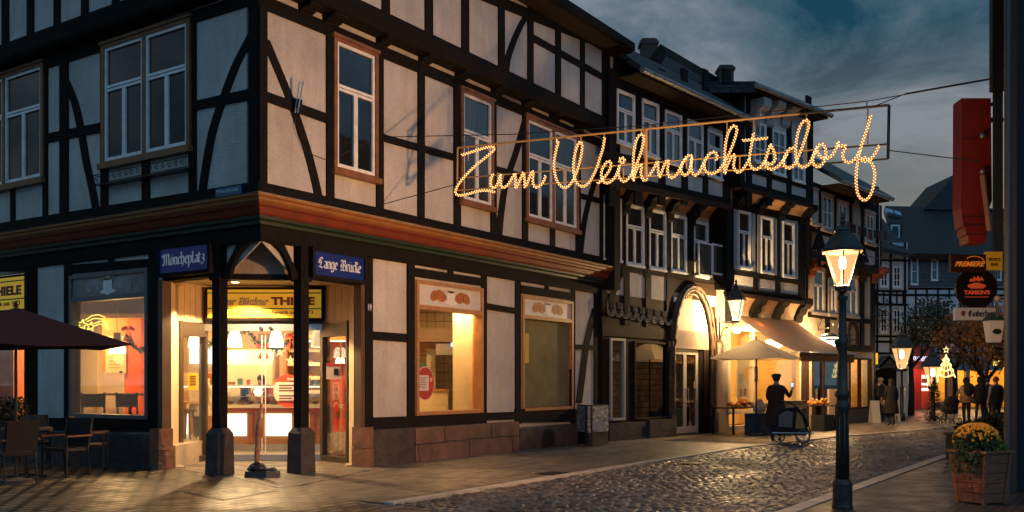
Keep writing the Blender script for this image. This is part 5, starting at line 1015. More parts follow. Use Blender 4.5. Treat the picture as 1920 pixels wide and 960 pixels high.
HS=thing('hanging_shelf','wooden wall shelf with loaves between the menu light and the pastry case','shelf',(-6.9,23.9,1.9)); bx('shelf_board',-7.3,-6.8,23.8,24.15,1.80,1.83,wood,HS); bx('shelf_board',-7.3,-6.8,23.8,24.15,2.1,2.13,wood,HS)
for i in range(4): loaf(Vector((-7.22+i*.13,23.95,1.83 if i%2 else 2.13)),.07,i,'small loaf lying on the wooden wall shelf')
for i,(x,z) in enumerate(((-5.45,2.25),(-5.2,2.05))):
    t=thing('paper_star',['cream paper star hanging left of the bread shelves','cream paper star hanging before the bread shelves'][i],'star decoration',(x,22.6,z)); mb=MB(); q=[Vector((x+.13*(1 if k%2==0 else .42)*math.sin(k*math.pi/5),22.6,z+.13*(1 if k%2==0 else .42)*math.cos(k*math.pi/5))) for k in range(10)]; mb.prism(q,[p+Vector((0,.02,0)) for p in q]); mb.build('star_body',cupw,t); MB().tube([(x,22.6,z+.13),(x,22.6,3.3)],.004,4).build('thread',black,t)
# drinks fridge
FG=thing('drinks_fridge','tall red drinks cooler with cola lettering just inside the right of the door','fridge',(-3.5,19.5,0))
fx0,fx1=wp(617,0,19.35).x,wp(650,0,19.35).x+.15; zt_=1.55+(716-641)/FPX*19.35
fr_red=mat('cooler_red',(.62,.05,.02),.35,emit=(.8,.06,.02),es=.12)
bx('cabinet',fx0+.07,fx1,19.36,20.0,.06,zt_,mat('cooler_side',(.10,.09,.08),.4),FG); bx('front_panel',fx0+.07,fx1,19.32,19.355,.08,zt_-.02,fr_red,FG); bx('door_edge',fx0,fx0+.065,19.33,19.95,.06,zt_,steel,FG)
text_mesh('Coca-Cola',mat('cola_white',(.85,.8,.72),.4),(fx0+.12,19.318,2.02),(1,0,0),(0,0,1),.14,.42,shear=.35,bold=.02,parent=FG,name='lettering'); text_mesh('Coca-Cola',MATS['cola_white'],(fx0+.10,19.30,1.02),(1,0,0),(0,0,1),.12,.40,shear=.35,bold=.02,parent=FG,name='lettering')
for i in range(2):
    c=Vector((fx0+.16+i*.17,19.31,.82)); MB().lathe([(.05,0),(.055,.1),(.05,.25),(.03,.42),(.022,.56),(.022,.62)],c,10,sy=.2).build('bottle_picture',mat('bottle_brown',(.30,.05,.02),.3),FG)
    MB().lathe([(.055,.14),(.055,.27)],c+Vector((0,-.012,0)),10,sy=.2).build('bottle_label',fr_red,FG)
bx('ice_picture',fx0+.08,fx1-.01,19.305,19.318,.1,.55,mat('ice_white',(.55,.45,.38),.5,var=.5,vscale=16),FG)
# pendant lamps
glow=emis('pendant_glow',(1,.82,.52),5)
pend=[(367,636,20.2,'porcelain pendant lamp at the far left inside the bakery door'),(440,637,20.2,'porcelain pendant lamp glowing just right of the left entrance post'),(518,637,20.2,'porcelain pendant lamp glowing in the middle, left of the right entrance post'),(596,637,20.2,'dimmer pendant lamp right of the right entrance post')]
for i,(x,y,d,lb) in enumerate(pend):
    c=wp(x,651,d); p=thing('pendant_lamp',lb,'lamp',c,'pendant lamps over the bakery counter')
    m_=mat('shade_warm',(.75,.68,.55),.4,emit=(1,.75,.42),es=.55) if i==3 else glow
    MB().lathe([(.15,0),(.15,.02),(.145,.12),(.12,.25),(.085,.33),(.04,.36)],c,16).build('lamp_shade',m_,p,True); MB().tube([c+Vector((0,0,.35)),Vector((c.x,c.y,3.3))],.006,5).build('cord',black,p); MB().lathe([(.035,.36),(.045,.44),(.02,.47)],c,10).build('lamp_socket',steel,p)
    lamp('pendant_light',c+Vector((0,-.02,-.10)),26,(1,.62,.26),.10,parent=p)
c=wp(220,663,19.4); p=thing('pendant_lamp','glowing white pendant lamp in the window, just over the parasol tip','lamp',c,'pendant lamps over the bakery counter'); MB().lathe([(.16,0),(.155,.10),(.13,.20),(.09,.25)],c,16).build('lamp_shade',glow,p,True); MB().lathe([(.085,.25),(.075,.42),(.02,.43)],c,12).build('lamp_socket',mat('socket_brass',(.35,.25,.12),.4,.5),p); MB().tube([c+Vector((0,0,.42)),Vector((c.x,c.y,3.0))],.006,5).build('cord',white,p)
lamp('pendant_light',c+Vector((0,0,-.1)),120,(1,.62,.26),.1,parent=p)
# added ceiling light panels to brighten the shop rooms, flush in the ceiling
for i,(x,y,lb) in enumerate(((-6.9,22.3,'added square ceiling light over the left end of the bakery counter'),(-5.6,22.3,'added square ceiling light over the middle of the bakery counter'),(-4.3,22.3,'added square ceiling light over the bread shelves'),(-9.2,20.8,'added square ceiling light over the window table'),(-1.2,20.6,'added square ceiling light in the bakehouse'))):
    t=thing('added_ceiling_panel',lb,'light',(x,y,3.29)); bx('frame',x-.34,x+.34,y-.34,y+.34,3.27,3.295,steel,t); bx('diffuser',x-.3,x+.3,y-.3,y+.3,3.262,3.268,emis('fill_panel_glow',(1,.82,.55),5),t)
    lamp('fill_panel_light',(x,y,3.25),{3:190,4:130}.get(i,84),(1,.56,.20),.6,'AREA',parent=t)
# garland and bows
leafg=mat('fir_green',(.03,.09,.03),.7,var=.5,vscale=20)
def leaves(mb,pts,n,r,s,seed=1):
    rnd=random.Random(seed)
    for p,q in zip(pts,pts[1:]):
        p,q=Vector(p),Vector(q)
        for _ in range(n):
            c=p.lerp(q,rnd.random())+Vector([rnd.gauss(0,r*.5) for _ in range(3)]); a=Vector([rnd.uniform(-1,1) for _ in range(3)]).normalized(); b=a.cross(Vector([rnd.uniform(-1,1) for _ in range(3)])).normalized()
            mb.add([c-a*s,c+b*s*.35,c+a*s,c-b*s*.35],[(0,1,2,3)])
def garland(lb,P_,seed):
    t=thing('fir_garland',lb,'garland',P_[0]); mb=MB(); leaves(mb,P_,34,.055,.05,seed); mb.build('needles',leafg,t); mb=MB(); mb.tube(P_,.008,4); mb.build('wire',metal_d,t)
garland('fir garland swagged between the lamps over the counter',[wp(x,y,20.6) for x,y in ((343,622),(362,640),(385,652),(400,640),(425,620),(465,622),(480,640),(500,652),(520,655),(545,640),(552,625))],3)
garland('fir garland hanging in the window right of the glowing lamp',[wp(x,y,19.6) for x,y in ((238,628),(246,645),(258,655),(268,657),(280,648))],5)
bowm=mat('bow_red',(.70,.06,.03),.5)
def bow(x,y,d,s,lb):
    c=wp(x,y,d); t=thing('red_bow',lb,'bow',c,'red ribbon bows hung in the bakery')
    for sg in (-1,1):
        MB().ball(c+Vector((sg*s*.5,0,s*.15)),(s*.5,s*.15,s*.28),10,6,Matrix.Rotation(sg*.5,3,'Y')).build('bow_loop',bowm,t,True)
        mb=MB(); mb.prism([c+Vector((sg*.01,0,0)),c+Vector((sg*s*.75,0,-s*1.5)),c+Vector((sg*s*.3,0,-s*1.7))],[c+Vector((sg*.01,.015,0)),c+Vector((sg*s*.75,.015,-s*1.5)),c+Vector((sg*s*.3,.015,-s*1.7))]); mb.build('bow_tail',bowm,t)
    MB().ball(c,(s*.16,s*.14,s*.18)).build('bow_knot',bowm,t,True)
bow(494,650,20.4,.16,'red ribbon bow hanging left of the middle pendant lamp'); bow(547,632,20.4,.16,'red ribbon bow tucked behind the right entrance post'); bow(240,618,19.7,.15,'red ribbon bow hanging in the left shop window')
# left window room: table, chairs, whiteboard, poster, glowing comet
darkw=mat('chair_wood',(.05,.035,.025),.5)
def wchair(c,rz,lb,back=.52):
    t=thing('wooden_chair',lb,'chair',c,'dark chairs at the window table'); M=Matrix.Rotation(rz,3,'Z')
    def P_(x,y,z): return c+M@Vector((x,y,z))
    for sx in (-1,1):
        mb=MB(); mb.tube([P_(sx*.2,.2,0),P_(sx*.2,.2,.45)],.02,6); mb.build('leg',darkw,t); mb=MB(); mb.tube([P_(sx*.2,-.2,0),P_(sx*.2,-.2,.45),P_(sx*.21,-.26,.92)],.022,6); mb.build('leg',darkw,t)
    mb=MB(); mb.box(c+Vector((0,0,.455)),(.46,.46,.04),rz); mb.build('seat',darkw,t); mb=MB(); mb.box(P_(0,-.25,.76),(.44,.03,.26),rz); mb.build('backrest',darkw,t); return t
wchair(Vector((-8.35,19.3,.42)),.25,'dark wooden chair on the left at the bakery window table'); wchair(Vector((-7.62,19.35,.42)),-.1,'dark wooden chair on the right at the bakery window table')
t=thing('window_table','dark topped table between the two chairs in the window','table',(-7.95,19.95,.42)); bx('table_top',-8.5,-7.35,19.7,20.4,1.27,1.31,darkw,t); MB().tube([(-7.95,20.05,.42),(-7.95,20.05,1.27)],.035,8).build('table_column',metal_d,t); MB().lathe([(.28,.0),(.26,.02),(.04,.04)],(-7.95,20.05,.42),14).build('table_foot',metal_d,t)
t=thing('flip_chart','white flip chart board behind the window chairs','whiteboard',wp(207,0,20.9)*1); t.location.z=.42; a=wp(186,698,20.9); b=wp(232,698,20.9); bx('board',a.x,b.x,20.88,20.92,.6,a.z,mat('board_white',(.62,.52,.40),.5),t)
for x in (a.x+.05,b.x-.05): bx('clip',x-.03,x+.03,20.86,20.88,a.z-.02,a.z+.03,black,t)
t=thing('wall_poster','pale yellow poster with a round badge on the orange wall','poster',wp(216,640,21.5)); a=wp(198,630,21.5); b=wp(236,700,21.5); bx('sheet',a.x,b.x,21.50,21.52,b.z,a.z,mat('poster_yellow',(.70,.60,.30),.6),t)
c=wp(207,660,21.5); mb=MB(); mb.tube([Vector((c.x,21.497,c.z)),Vector((c.x,21.487,c.z))],.09,16); mb.build('badge',mat('badge_pale',(.8,.72,.5),.5),t)
for i in range(3): c=wp(203,678+i*6,21.5); bx('text_line',c.x,c.x+.25,21.493,21.499,c.z,c.z+.015,mat('print_grey',(.3,.22,.1),.6),t)
bx('bottle_picture',wp(226,0,21.5).x,wp(232,0,21.5).x,21.49,21.499,wp(0,685,21.5).z,wp(0,665,21.5).z,mat('print_pale',(.85,.8,.6),.5),t)
# comet window light
CO=thing('comet_light','glowing yellow double star comet light hung inside the left window','window light',plL.P(plL.at(180,605,GO-.12)[0],zz(plL,180,605),GO-.12)); neon=emis('comet_neon',(1,.78,.12),2.6)
def wpl(x,y): u,z=plL.at(x,y,GO-.12); return plL.P(u,z,GO-.12)
for (cx_,cy_,r) in ((154,609,10),(170,612,8.5)):
    q=[(cx_+ (r if k%2==0 else r*.45)*math.sin(k*math.pi/5+.2), cy_-(r if k%2==0 else r*.45)*math.cos(k*math.pi/5+.2)) for k in range(11)]; mb=MB(); mb.tube([wpl(*p) for p in q],.012,5); mb.build('star_outline',neon,CO)
for q in ([(160,600),(172,592),(185,590),(197,595)],[(163,603),(176,597),(190,598),(202,607)],[(176,607),(188,602),(198,606),(205,618)],[(178,611),(186,607),(196,610),(203,619)]): mb=MB(); mb.tube([wpl(*p) for p in q],.010,5); mb.build('comet_tail',neon,CO)
# bakehouse behind the right window
tilew=brick('wall_tiles',(.72,.58,.34),(.66,.52,.30),(.3,.2,.1),.2,.2,.012,plane='xz',offset=0,rough=.3,bump=.3,var=.1)
bx('bakehouse_wall',-2.6,.45,22.6,22.7,.03,3.3,tilew,B1)
pi_=[loc(6.25,.18,0),loc(6.55,.18,0),loc(6.55,.95,0),loc(6.25,.95,0)]; mb=MB(); mb.prism([p+Vector((0,0,3.3)) for p in pi_],[p+Vector((0,0,.04)) for p in pi_]); mb.build('cream_pier',mat('pier_cream',(.75,.66,.46),.7),B1)
pi_=[loc(6.22,.14,0),loc(6.54,.14,0),loc(6.54,.40,0),loc(6.22,.40,0)]; mb=MB(); mb.prism([p+Vector((0,0,3.3)) for p in pi_],[p+Vector((0,0,.04)) for p in pi_]); mb.build('orange_reveal',orange,B1)
bx('hood_beam',-2.4,.2,21.6,22.1,2.45,2.75,mat('beam_dark',(.12,.08,.05),.6),B1); bx('orange_frieze',-2.4,.6,22.3,22.6,2.25,2.75,mat('frieze_orange',(.62,.28,.08),.7,var=.2),B1)
OV=thing('baking_oven','dark glass fronted baking oven with a steel hood in the bakehouse','oven',(-1.25,22,0)); a=wp(842,0,21.8).x; b=wp(872,0,21.8).x; bx('oven_body',a,b+.2,21.8,22.5,.05,1.98,mat('oven_dark',(.05,.045,.03),.2,.3),OV); bx('oven_door',a+.03,b+.1,21.77,21.798,.75,1.85,black,OV); bx('oven_hood',wp(818,0,21.6).x,b+.25,21.5,22.5,2.15,2.40,steel,OV); bx('hood_light',wp(845,0,21.4).x,b,21.47,21.495,2.33,2.43,emis('blue_white',(.6,.9,1),2.2),OV)
t=thing('bakehouse_cabinet','pale cabinet with a worktop left of the baking oven','cabinet',(-1.9,22,0)); bx('cabinet_body',-2.4,-1.45,21.9,22.5,.05,1.35,mat('cabinet_cream',(.78,.66,.42),.5),t); bx('cabinet_top',-2.43,-1.42,21.85,22.5,1.352,1.39,wood,t)
bx('white_column',-1.95,-1.75,22.0,22.4,1.4,2.3,panelw,thing('tray_trolley','slim white tray trolley beside the oven','trolley',(-1.85,22.2,1.4)))
for i,(x,y) in enumerate(((783,688),(783,679),(793,688))):
    c=wp(x,y,21.7); t=thing('bread_crate',['dark green bread crate at the bottom left on the bakehouse cabinet','dark green bread crate on top of the stack on the bakehouse cabinet','dark green bread crate at the right on the bakehouse cabinet'][i],'crate',c,'green bread crates in the bakehouse'); gm=mat('crate_green',(.02,.09,.05),.5)
    for q in ((-.06,.06,-.1,.1,0,.01),(-.06,.06,-.1,-.09,.01,.09),(-.06,.06,.09,.1,.01,.09),(-.07,-.06,-.1,.1,0,.09),(.06,.07,-.1,.1,0,.09)): bx('crate_side' if q[5]>.02 else 'crate_base',c.x+q[0],c.x+q[1],c.y+q[2],c.y+q[3],c.z+q[4],c.z+q[5],gm,t)
# shutter of red wall room seen through the leftmost window
mb=MB(); q=[loc(2.6,7.4,0),loc(2.6,11.5,0)]; vwall('red_room_wall',loc(2.8,6.9,0),loc(2.8,15,0),.03,3.3,.1,mat('red_room',(.62,.12,.03),.7,var=.2)); 
t=thing('red_room_lamp','small ceiling light over the seats behind the leftmost window','light',loc(1.5,8.6,3.2)); MB().lathe([(.12,0),(.12,.03)],loc(1.5,8.6,3.2),14).build('diffuser',emis('red_room_glow',(1,.7,.4),4),t); lamp('red_room_light',loc(1.5,8.6,3.1),130,(1,.55,.25),.2,parent=t)
for i in range(2):
    bb=loc(1.3,8.3+i*1.1,0); t=thing('seat_bench',['dark upholstered bench in the leftmost window, nearer the wall strip','dark upholstered bench in the leftmost window at the frame edge'][i],'bench',bb); 
    mb=MB(); lbox(mb,1.1,1.6,7.8+i*1.1,8.7+i*1.1,.04,.85); mb.build('seat',darkw,t); mb=MB(); lbox(mb,1.5,1.62,7.8+i*1.1,8.7+i*1.1,.85,1.35); mb.build('backrest',mat('bench_brown',(.12,.06,.03),.6),t)
# ================================================================ signs on the corner house
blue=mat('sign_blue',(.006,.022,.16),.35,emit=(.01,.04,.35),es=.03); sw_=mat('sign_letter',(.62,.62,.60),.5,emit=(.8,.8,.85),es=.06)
def street_sign(pl,x0,x1,yt0,yt1,yb0,yb1,txt,lb,sg):
    o=GO+.05; a=pl.at(x0,yt0,o+.1); b=pl.at(x1,yt1,o+.1); c=pl.at(x0,yb0,o+.1); d=pl.at(x1,yb1,o+.1); u0,u1=sorted((a[0],b[0])); z1=(a[1]+b[1])/2; z0=(c[1]+d[1])/2
    t=thing('street_name_sign',lb,'sign',pl.P((u0+u1)/2,z0,o)); mb=MB()
    for q in ((u0-.06,u0,z0-.06,z1+.06),(u1,u1+.06,z0-.06,z1+.06),(u0,u1,z1,z1+.06),(u0,u1,z0-.06,z0)): pl.fbox(mb,*q,o-.06,o+.12)
    mb.build('sign_frame',timber,t); mb=MB(); pl.fbox(mb,u0,u1,z0,z1,o-.06,o+.09); mb.build('sign_panel',blue,t)
    X=(pl.P(1,0,0)-pl.P(0,0,0))*(1 if sg>0 else -1); O=pl.P(u0+.07*(u1-u0) if sg>0 else u1-.07*(u1-u0), z0+(z1-z0)*.32, o+.092)
    fraktur(txt,sw_,O,X,(0,0,1),(z1-z0)*.30,(u1-u0)*.86,t,nib=.19)
street_sign(plL,298,390,466,459,512,506,'Möncheplatz','blue street sign with old-style white letters left of the bakery entrance',-1)
street_sign(plR,590,683,470,484,515,526,'Lange Brücke','blue street sign with old-style white letters right of the bakery entrance',1)
o_=.05; a=plL.at(405,354,o_); b=plL.at(453,347,o_); c=plL.at(405,370,o_); t=thing('street_plate','small blue street name plate on the timber sill over the entrance, left side','sign',plL.P(a[0],c[1],o_)); u0,u1=sorted((a[0],b[0])); zt_=(a[1]+b[1])/2; zb_=c[1]-.0; mb=MB(); plL.fbox(mb,u0,u1,zb_,zt_,.03,.06); mb.build('plate',mat('plate_blue',(.02,.08,.16),.4),t)
text_mesh('Möncheplatz',mat('plate_letter',(.30,.42,.48),.5),plL.P(u1-.03,zb_+.03,.062),plL.P(0,0,0)-plL.P(1,0,0),(0,0,1),(zt_-zb_)*.62,(u1-u0)*.86,bold=.01,parent=t)
o_=GO+.05; u,z=plR.at(692.5,576,o_); t=thing('house_number','small white enamel house number plate right of the entrance','number plate',plR.P(u,z,o_)); mb=MB(); plR.fbox(mb,u-.06,u+.06,z-.07,z+.07,o_,o_+.01); mb.build('plate',mat('enamel_dark',(.05,.05,.05),.4),t); text_mesh('19',mat('enamel_white',(.6,.6,.58),.4),plR.P(u-.045,z-.05,o_+.012),(dR.x,dR.y,0),(0,0,1),.1,.09,bold=.02,parent=t)
# yellow bakery sign boards
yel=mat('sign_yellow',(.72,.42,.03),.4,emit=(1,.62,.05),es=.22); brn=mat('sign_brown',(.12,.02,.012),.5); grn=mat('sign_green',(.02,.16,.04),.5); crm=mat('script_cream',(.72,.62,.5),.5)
def bakery_sign(O,X,w,h,lb,name='bakery_sign'):
    X=Vector(X).normalized(); Z=Vector((0,0,1)); Y=Z.cross(X); O=Vector(O); t=thing(name,lb,'sign',O+X*(w/2))
    def P_(x,z,o): return O+X*x+Z*z-Y*o
    def pb(n_,x0,x1,z0,z1,o0,o1,m): mb=MB(); mb.hexa([P_(x0,z0,o0),P_(x1,z0,o0),P_(x1,z0,o1),P_(x0,z0,o1),P_(x0,z1,o0),P_(x1,z1,o0),P_(x1,z1,o1),P_(x0,z1,o1)]); return mb.build(n_,m,t)
    pb('sign_case',-.05,w+.05,-.05,h+.05,-.12,-.002,timber); pb('sign_face',0,w,0,h,0,.02,yel); pb('green_stripe',0,w,h*.86,h*.90,.021,.024,grn); pb('green_stripe',0,w,h*.31,h*.35,.021,.024,grn)
    for k,m_ in ((.0,brn),(1,crm)):
        text_mesh('Der Bäcker',m_,P_(w*(.095 if k==0 else .091),h*.45+(0 if k==0 else .008),.024+k*.006),X,Z,h*.28,w*.445,shear=.3,bold=.022 if k==0 else -.004,parent=t,name='script_lettering')
    text_mesh('THIELE',brn,P_(w*.56,h*.45,.024),X,Z,h*.29,w*.385,bold=.045,parent=t,name='block_lettering')
    text_mesh('überzeugend im Geschmack seit 1873',brn,P_(w*.08,h*.10,.024),X,Z,h*.17,w*.85,bold=.012,parent=t,name='slogan_lettering'); return t
zs0=1.55+(716-596)/FPX*18.4; zs1_=1.55+(716-543)/FPX*18.4; xa=wp(389,0,18.4).x; xb=wp(602,0,18.4).x
bakery_sign((xa,18.42,zs0),(1,0,0),xb-xa,zs1_-zs0,'yellow bakery sign board with brown lettering over the sliding glass door')
a=plL.at(51,519,GO-.0); b=plL.at(51,583,GO); w=3.05; X=(plL.P(0,0,0)-plL.P(1,0,0)).normalized()
bakery_sign(plL.P(a[0]+w,b[1]+.04,GO+.0),X,w,a[1]-b[1]-.02,'yellow bakery sign board over the leftmost window')
# oval poster on the shop window
def oval(pl,x,y,rx,ry,o,lb):
    u,z=pl.at(x,y,o); ru=abs(pl.at(x+rx,y,o)[0]-u); rz=abs(pl.at(x,y+ry,o)[1]-z); t=thing('oval_window_poster',lb,'poster',pl.P(u,z-rz,o))
    def q(k,o2,c0=-1,c1=1): return [pl.P(u+ru*k*math.cos(s),z+max(c0,min(c1,math.sin(s)))*rz*k,o2) for s in [i*math.pi/16 for i in range(32)]]
    mb=MB(); mb.prism(q(1,o+.006),q(1,o)); mb.build('rim',mat('rim_pale',(.6,.5,.42),.5),t); mb=MB(); mb.prism(q(.95,o+.009),q(.95,o+.0062)); mb.build('red_field',mat('poster_red',(.33,.03,.03),.5,emit=(.5,.04,.03),es=.05),t)
    mb=MB(); pl.fbox(mb,u-ru*.86,u+ru*.35,z-rz*.42,z+rz*.48,o+.0092,o+.012); mb.build('text_panel',mat('paper_pale',(.62,.52,.45),.6),t)
    for i in range(7): mb=MB(); pl.fbox(mb,u-ru*.7,u+ru*(.15-.08*(i%3)),z+rz*(.34-i*.1)-.006,z+rz*(.34-i*.1)+.006,o+.0122,o+.0135); mb.build('text_line',mat('print_dark',(.1,.07,.06),.6),t)
    mb=MB(); mb.tube([pl.P(u+ru*.6,z+rz*.22,o+.011),pl.P(u+ru*.6,z+rz*.22,o+.013)],ru*.16,12); mb.build('portrait_face',mat('print_skin',(.6,.35,.22),.6),t)
    mb=MB(); pl.fbox(mb,u+ru*.40,u+ru*.78,z-rz*.35,z+rz*.10,o+.0095,o+.0115); mb.build('portrait_dress',mat('print_red',(.45,.03,.03),.6),t); return t
oval(plR,797,719,17,32,GO-.02,'oval red and white poster stuck inside the lit shop window'); 
pld=Pl((0,18.53),(1,0)); 
def oval_door():
    u,z=pld.at(540,733); t=thing('round_door_poster','round red and white poster stuck on the sliding glass door','poster',(u,18.5,z)); r=.285
    def q(k,y,c0=-1,c1=1): return [Vector((u+r*k*math.cos(s),y,z+r*1.12*k*max(c0,min(c1,math.sin(s))))) for s in [i*math.pi/18 for i in range(36)]]
    mb=MB(); mb.prism(q(1,18.53),q(1,18.535)); mb.build('red_disc',mat('disc_red',(.55,.06,.03),.5,emit=(.6,.06,.03),es=.15),t); mb=MB(); mb.prism(q(.97,18.522,-.62,.55),q(.97,18.529,-.62,.55)); mb.build('text_panel',mat('paper_lit',(.70,.52,.38),.6,emit=(1,.7,.5),es=.12),t)
    for i in range(7):
        if i!=3: bx('text_line',u-.17,u+.12-.04*(i%2),18.516,18.521,z+.1-i*.05,z+.12-i*.05,mat('print_dark',(.1,.07,.06),.6),t)
    text_mesh('THIELE',crm,(u-.02,18.52,z+.2),(1,0,0),(0,0,1),.05,.2,bold=.03,parent=t)
oval_door()
t=thing('door_notice','yellow notice card stuck on the left door side light','notice',wp(362,712,18.2)); a=wp(353,699,18.15); b=wp(372,732,18.15); bx('card',a.x,b.x,18.14,18.15,b.z,a.z,mat('card_yellow',(.75,.45,.05),.5,emit=(1,.6,.05),es=.15),t)
for i in range(4): bx('text_line',a.x+.04,b.x-.04,18.132,18.139,a.z-.07-i*.05,a.z-.055-i*.05,brn,t)
t=thing('door_flyer','white flyer with a small dark picture stuck on the right door side light','flyer',wp(624,700,18.2)); a=wp(612,681,18.12); b=wp(638,711,18.12); bx('sheet',a.x,b.x,18.11,18.12,b.z,a.z,mat('flyer_pink',(.70,.48,.38),.6),t); bx('flyer_header',a.x,b.x,18.104,18.109,a.z-.05,a.z,mat('print_red',(.45,.03,.03),.6),t); bx('flyer_picture',b.x-.12,b.x-.03,18.104,18.109,b.z+.08,b.z+.2,black,t)
# ================================================================ street lamps
lampglow=emis('lamp_glow',(1,.72,.36),30)
def pane_mat(name,col,es):
    m=bpy.data.materials.new(name); m.use_nodes=True; t=m.node_tree; t.nodes.clear(); L=t.links.new; MATS[name]=m
    o=t.nodes.new('ShaderNodeOutputMaterial'); a=t.nodes.new('ShaderNodeAddShader'); tr=t.nodes.new('ShaderNodeBsdfTransparent'); tr.inputs[0].default_value=(.85,.82,.75,1); e=t.nodes.new('ShaderNodeEmission'); e.inputs[0].default_value=(*col,1); e.inputs[1].default_value=es
    L(tr.outputs[0],a.inputs[0]); L(e.outputs[0],a.inputs[1]); L(a.outputs[0],o.inputs[0]); return m
lpane=pane_mat('lantern_pane',(1,.55,.22),.55)
def lantern(t,c,s,n=6,glow=lampglow,pane=None,r0=.085,r1=.215,h=.43,rot=R(15),arms=True):
    """glazed tapering lantern whose glass starts at c"""
    pane=pane or lpane; c=Vector(c)
    MB().lathe([(r0*1.3*s,-.05*s),(r0*1.35*s,0),(r0*1.1*s,.012*s)],c,n,rot).build('lantern_base',iron,t)
    bt=[c+Vector((math.cos(rot+2*math.pi*k/n)*r0*s,math.sin(rot+2*math.pi*k/n)*r0*s,.01*s)) for k in range(n)]; tp=[c+Vector((math.cos(rot+2*math.pi*k/n)*r1*s,math.sin(rot+2*math.pi*k/n)*r1*s,h*s)) for k in range(n)]
    mb=MB()
    for k in range(n): mb.tube([bt[k],tp[k]],.009*s,5); mb.tube([tp[k],tp[(k+1)%n]],.009*s,5)
    mb.build('glazing_bars',iron,t)
    for k in range(n):
        mb=MB(); mb.add([bt[k],bt[(k+1)%n],tp[(k+1)%n],tp[k]],[(0,1,2,3)]); mb.build('pane',pane,t)
    MB().lathe([(r1*1.22*s,h*s),(r1*1.25*s,(h+.03)*s),(r1*.70*s,(h+.20)*s),(r1*.48*s,(h+.215)*s),(r1*.46*s,(h+.25)*s),(r1*.52*s,(h+.26)*s),(r1*.18*s,(h+.33)*s),(.015*s,(h+.34)*s)],c,n,rot).build('lantern_roof',iron,t)
    MB().lathe([(.02*s,(h+.33)*s),(.035*s,(h+.36)*s),(.018*s,(h+.39)*s),(.03*s,(h+.42)*s),(.004*s,(h+.48)*s)],c,8).build('finial',iron,t)
    MB().lathe([(.02*s,h*.50*s),(.038*s,h*.56*s),(.042*s,h*.76*s),(.025*s,h*.88*s),(.008*s,h*.9*s)],c,10).build('bulb',glow,t,True)
LP=Vector((3.98,11.6,0)); SL=thing('street_lamp','nearest tall cast iron street lamp with a glowing hexagonal lantern on the kerb','street lamp',LP,'old-style street lamps')
MB().lathe([(.125,.0),(.125,.06),(.115,.08),(.115,.30),(.12,.32),(.10,.36),(.085,.38)],LP,16).build('lamp_base',iron,SL)
mb=MB(); prof=[(.075,.38),(.072,1.20),(.085,1.24),(.085,1.28),(.070,1.30),(.068,1.36),(.088,1.38),(.088,1.42),(.062,1.45),(.052,2.0),(.062,2.02),(.062,2.05),(.050,2.07),(.045,2.52),(.06,2.55),(.06,2.58)]
mb.lathe(prof,LP,16)
for k in range(8): a=2*math.pi*k/8; mb.tube([LP+Vector((.072*math.cos(a),.072*math.sin(a),.40)),LP+Vector((.066*math.cos(a),.066*math.sin(a),1.18))],.012,4)
mb.build('lamp_post',iron,SL,True)
mb=MB(); mb.tube([LP+Vector((-.20,0,2.06)),LP+Vector((.16,0,2.06))],[.012,.012],6); mb.tube([LP+Vector((-.08,0,2.05)),LP+Vector((-.03,0,1.93))],.03,6); mb.build('ladder_bar',iron,SL)
mb=MB()
for k in range(4):
    a=R(45)+k*math.pi/2; v=Vector((math.cos(a),math.sin(a),0)); mb.tube([LP+v*.05+Vector((0,0,2.56)),LP+v*.03+Vector((0,0,2.62)),LP+v*.07+Vector((0,0,2.68)),LP+v*.095+Vector((0,0,2.73))],.011,5)
mb.build('lantern_cradle',iron,SL)
lantern(SL,LP+Vector((0,0,2.70)),1.0,h=.41)
lamp('lantern_light',LP+Vector((0,0,2.84)),460,(1,.52,.22),.12,parent=SL)
sp_=lamp('facade_fill_spot',LP+Vector((-.02,.02,2.86)),3700,(1,.50,.20),.20,'SPOT',parent=SL,spot_size=R(125),spot_blend=1.0); sp_.rotation_euler=(Vector((-3.0,16.9,5.7))-(LP+Vector((0,0,2.86)))).to_track_quat('-Z','Y').to_euler()  # added fill spot aimed at the corner house; no reflector in the lantern
for (x,ytop,ybase,s,e,lb) in ((1691,632,790,.95,60,'distant street lamp with a lit lantern behind the walking woman in the long coat'),(1749,668,770,.95,70,'distant street lamp with a lit lantern before the red shop front')):
    d=FPX*H/(ybase-HY) if x<1700 else 40; c=Vector(((x-CX)/FPX*d,d,0)); zt_=H+(HY-ytop)/FPX*d; t=thing('street_lamp',lb,'street lamp',c,'old-style street lamps'); zb_=zt_-1.25
    MB().lathe([(.12,0),(.12,.3),(.07,.34),(.07,1.3),(.09,1.35),(.05,1.4),(.045,zb_)],c,10).build('lamp_post',iron,t,True); lantern(t,c+Vector((0,0,zb_)),1.9,4,rot=R(45)); lamp('lantern_light',c+Vector((0,0,zb_+.26)),e,(1,.6,.28),.08,parent=t)
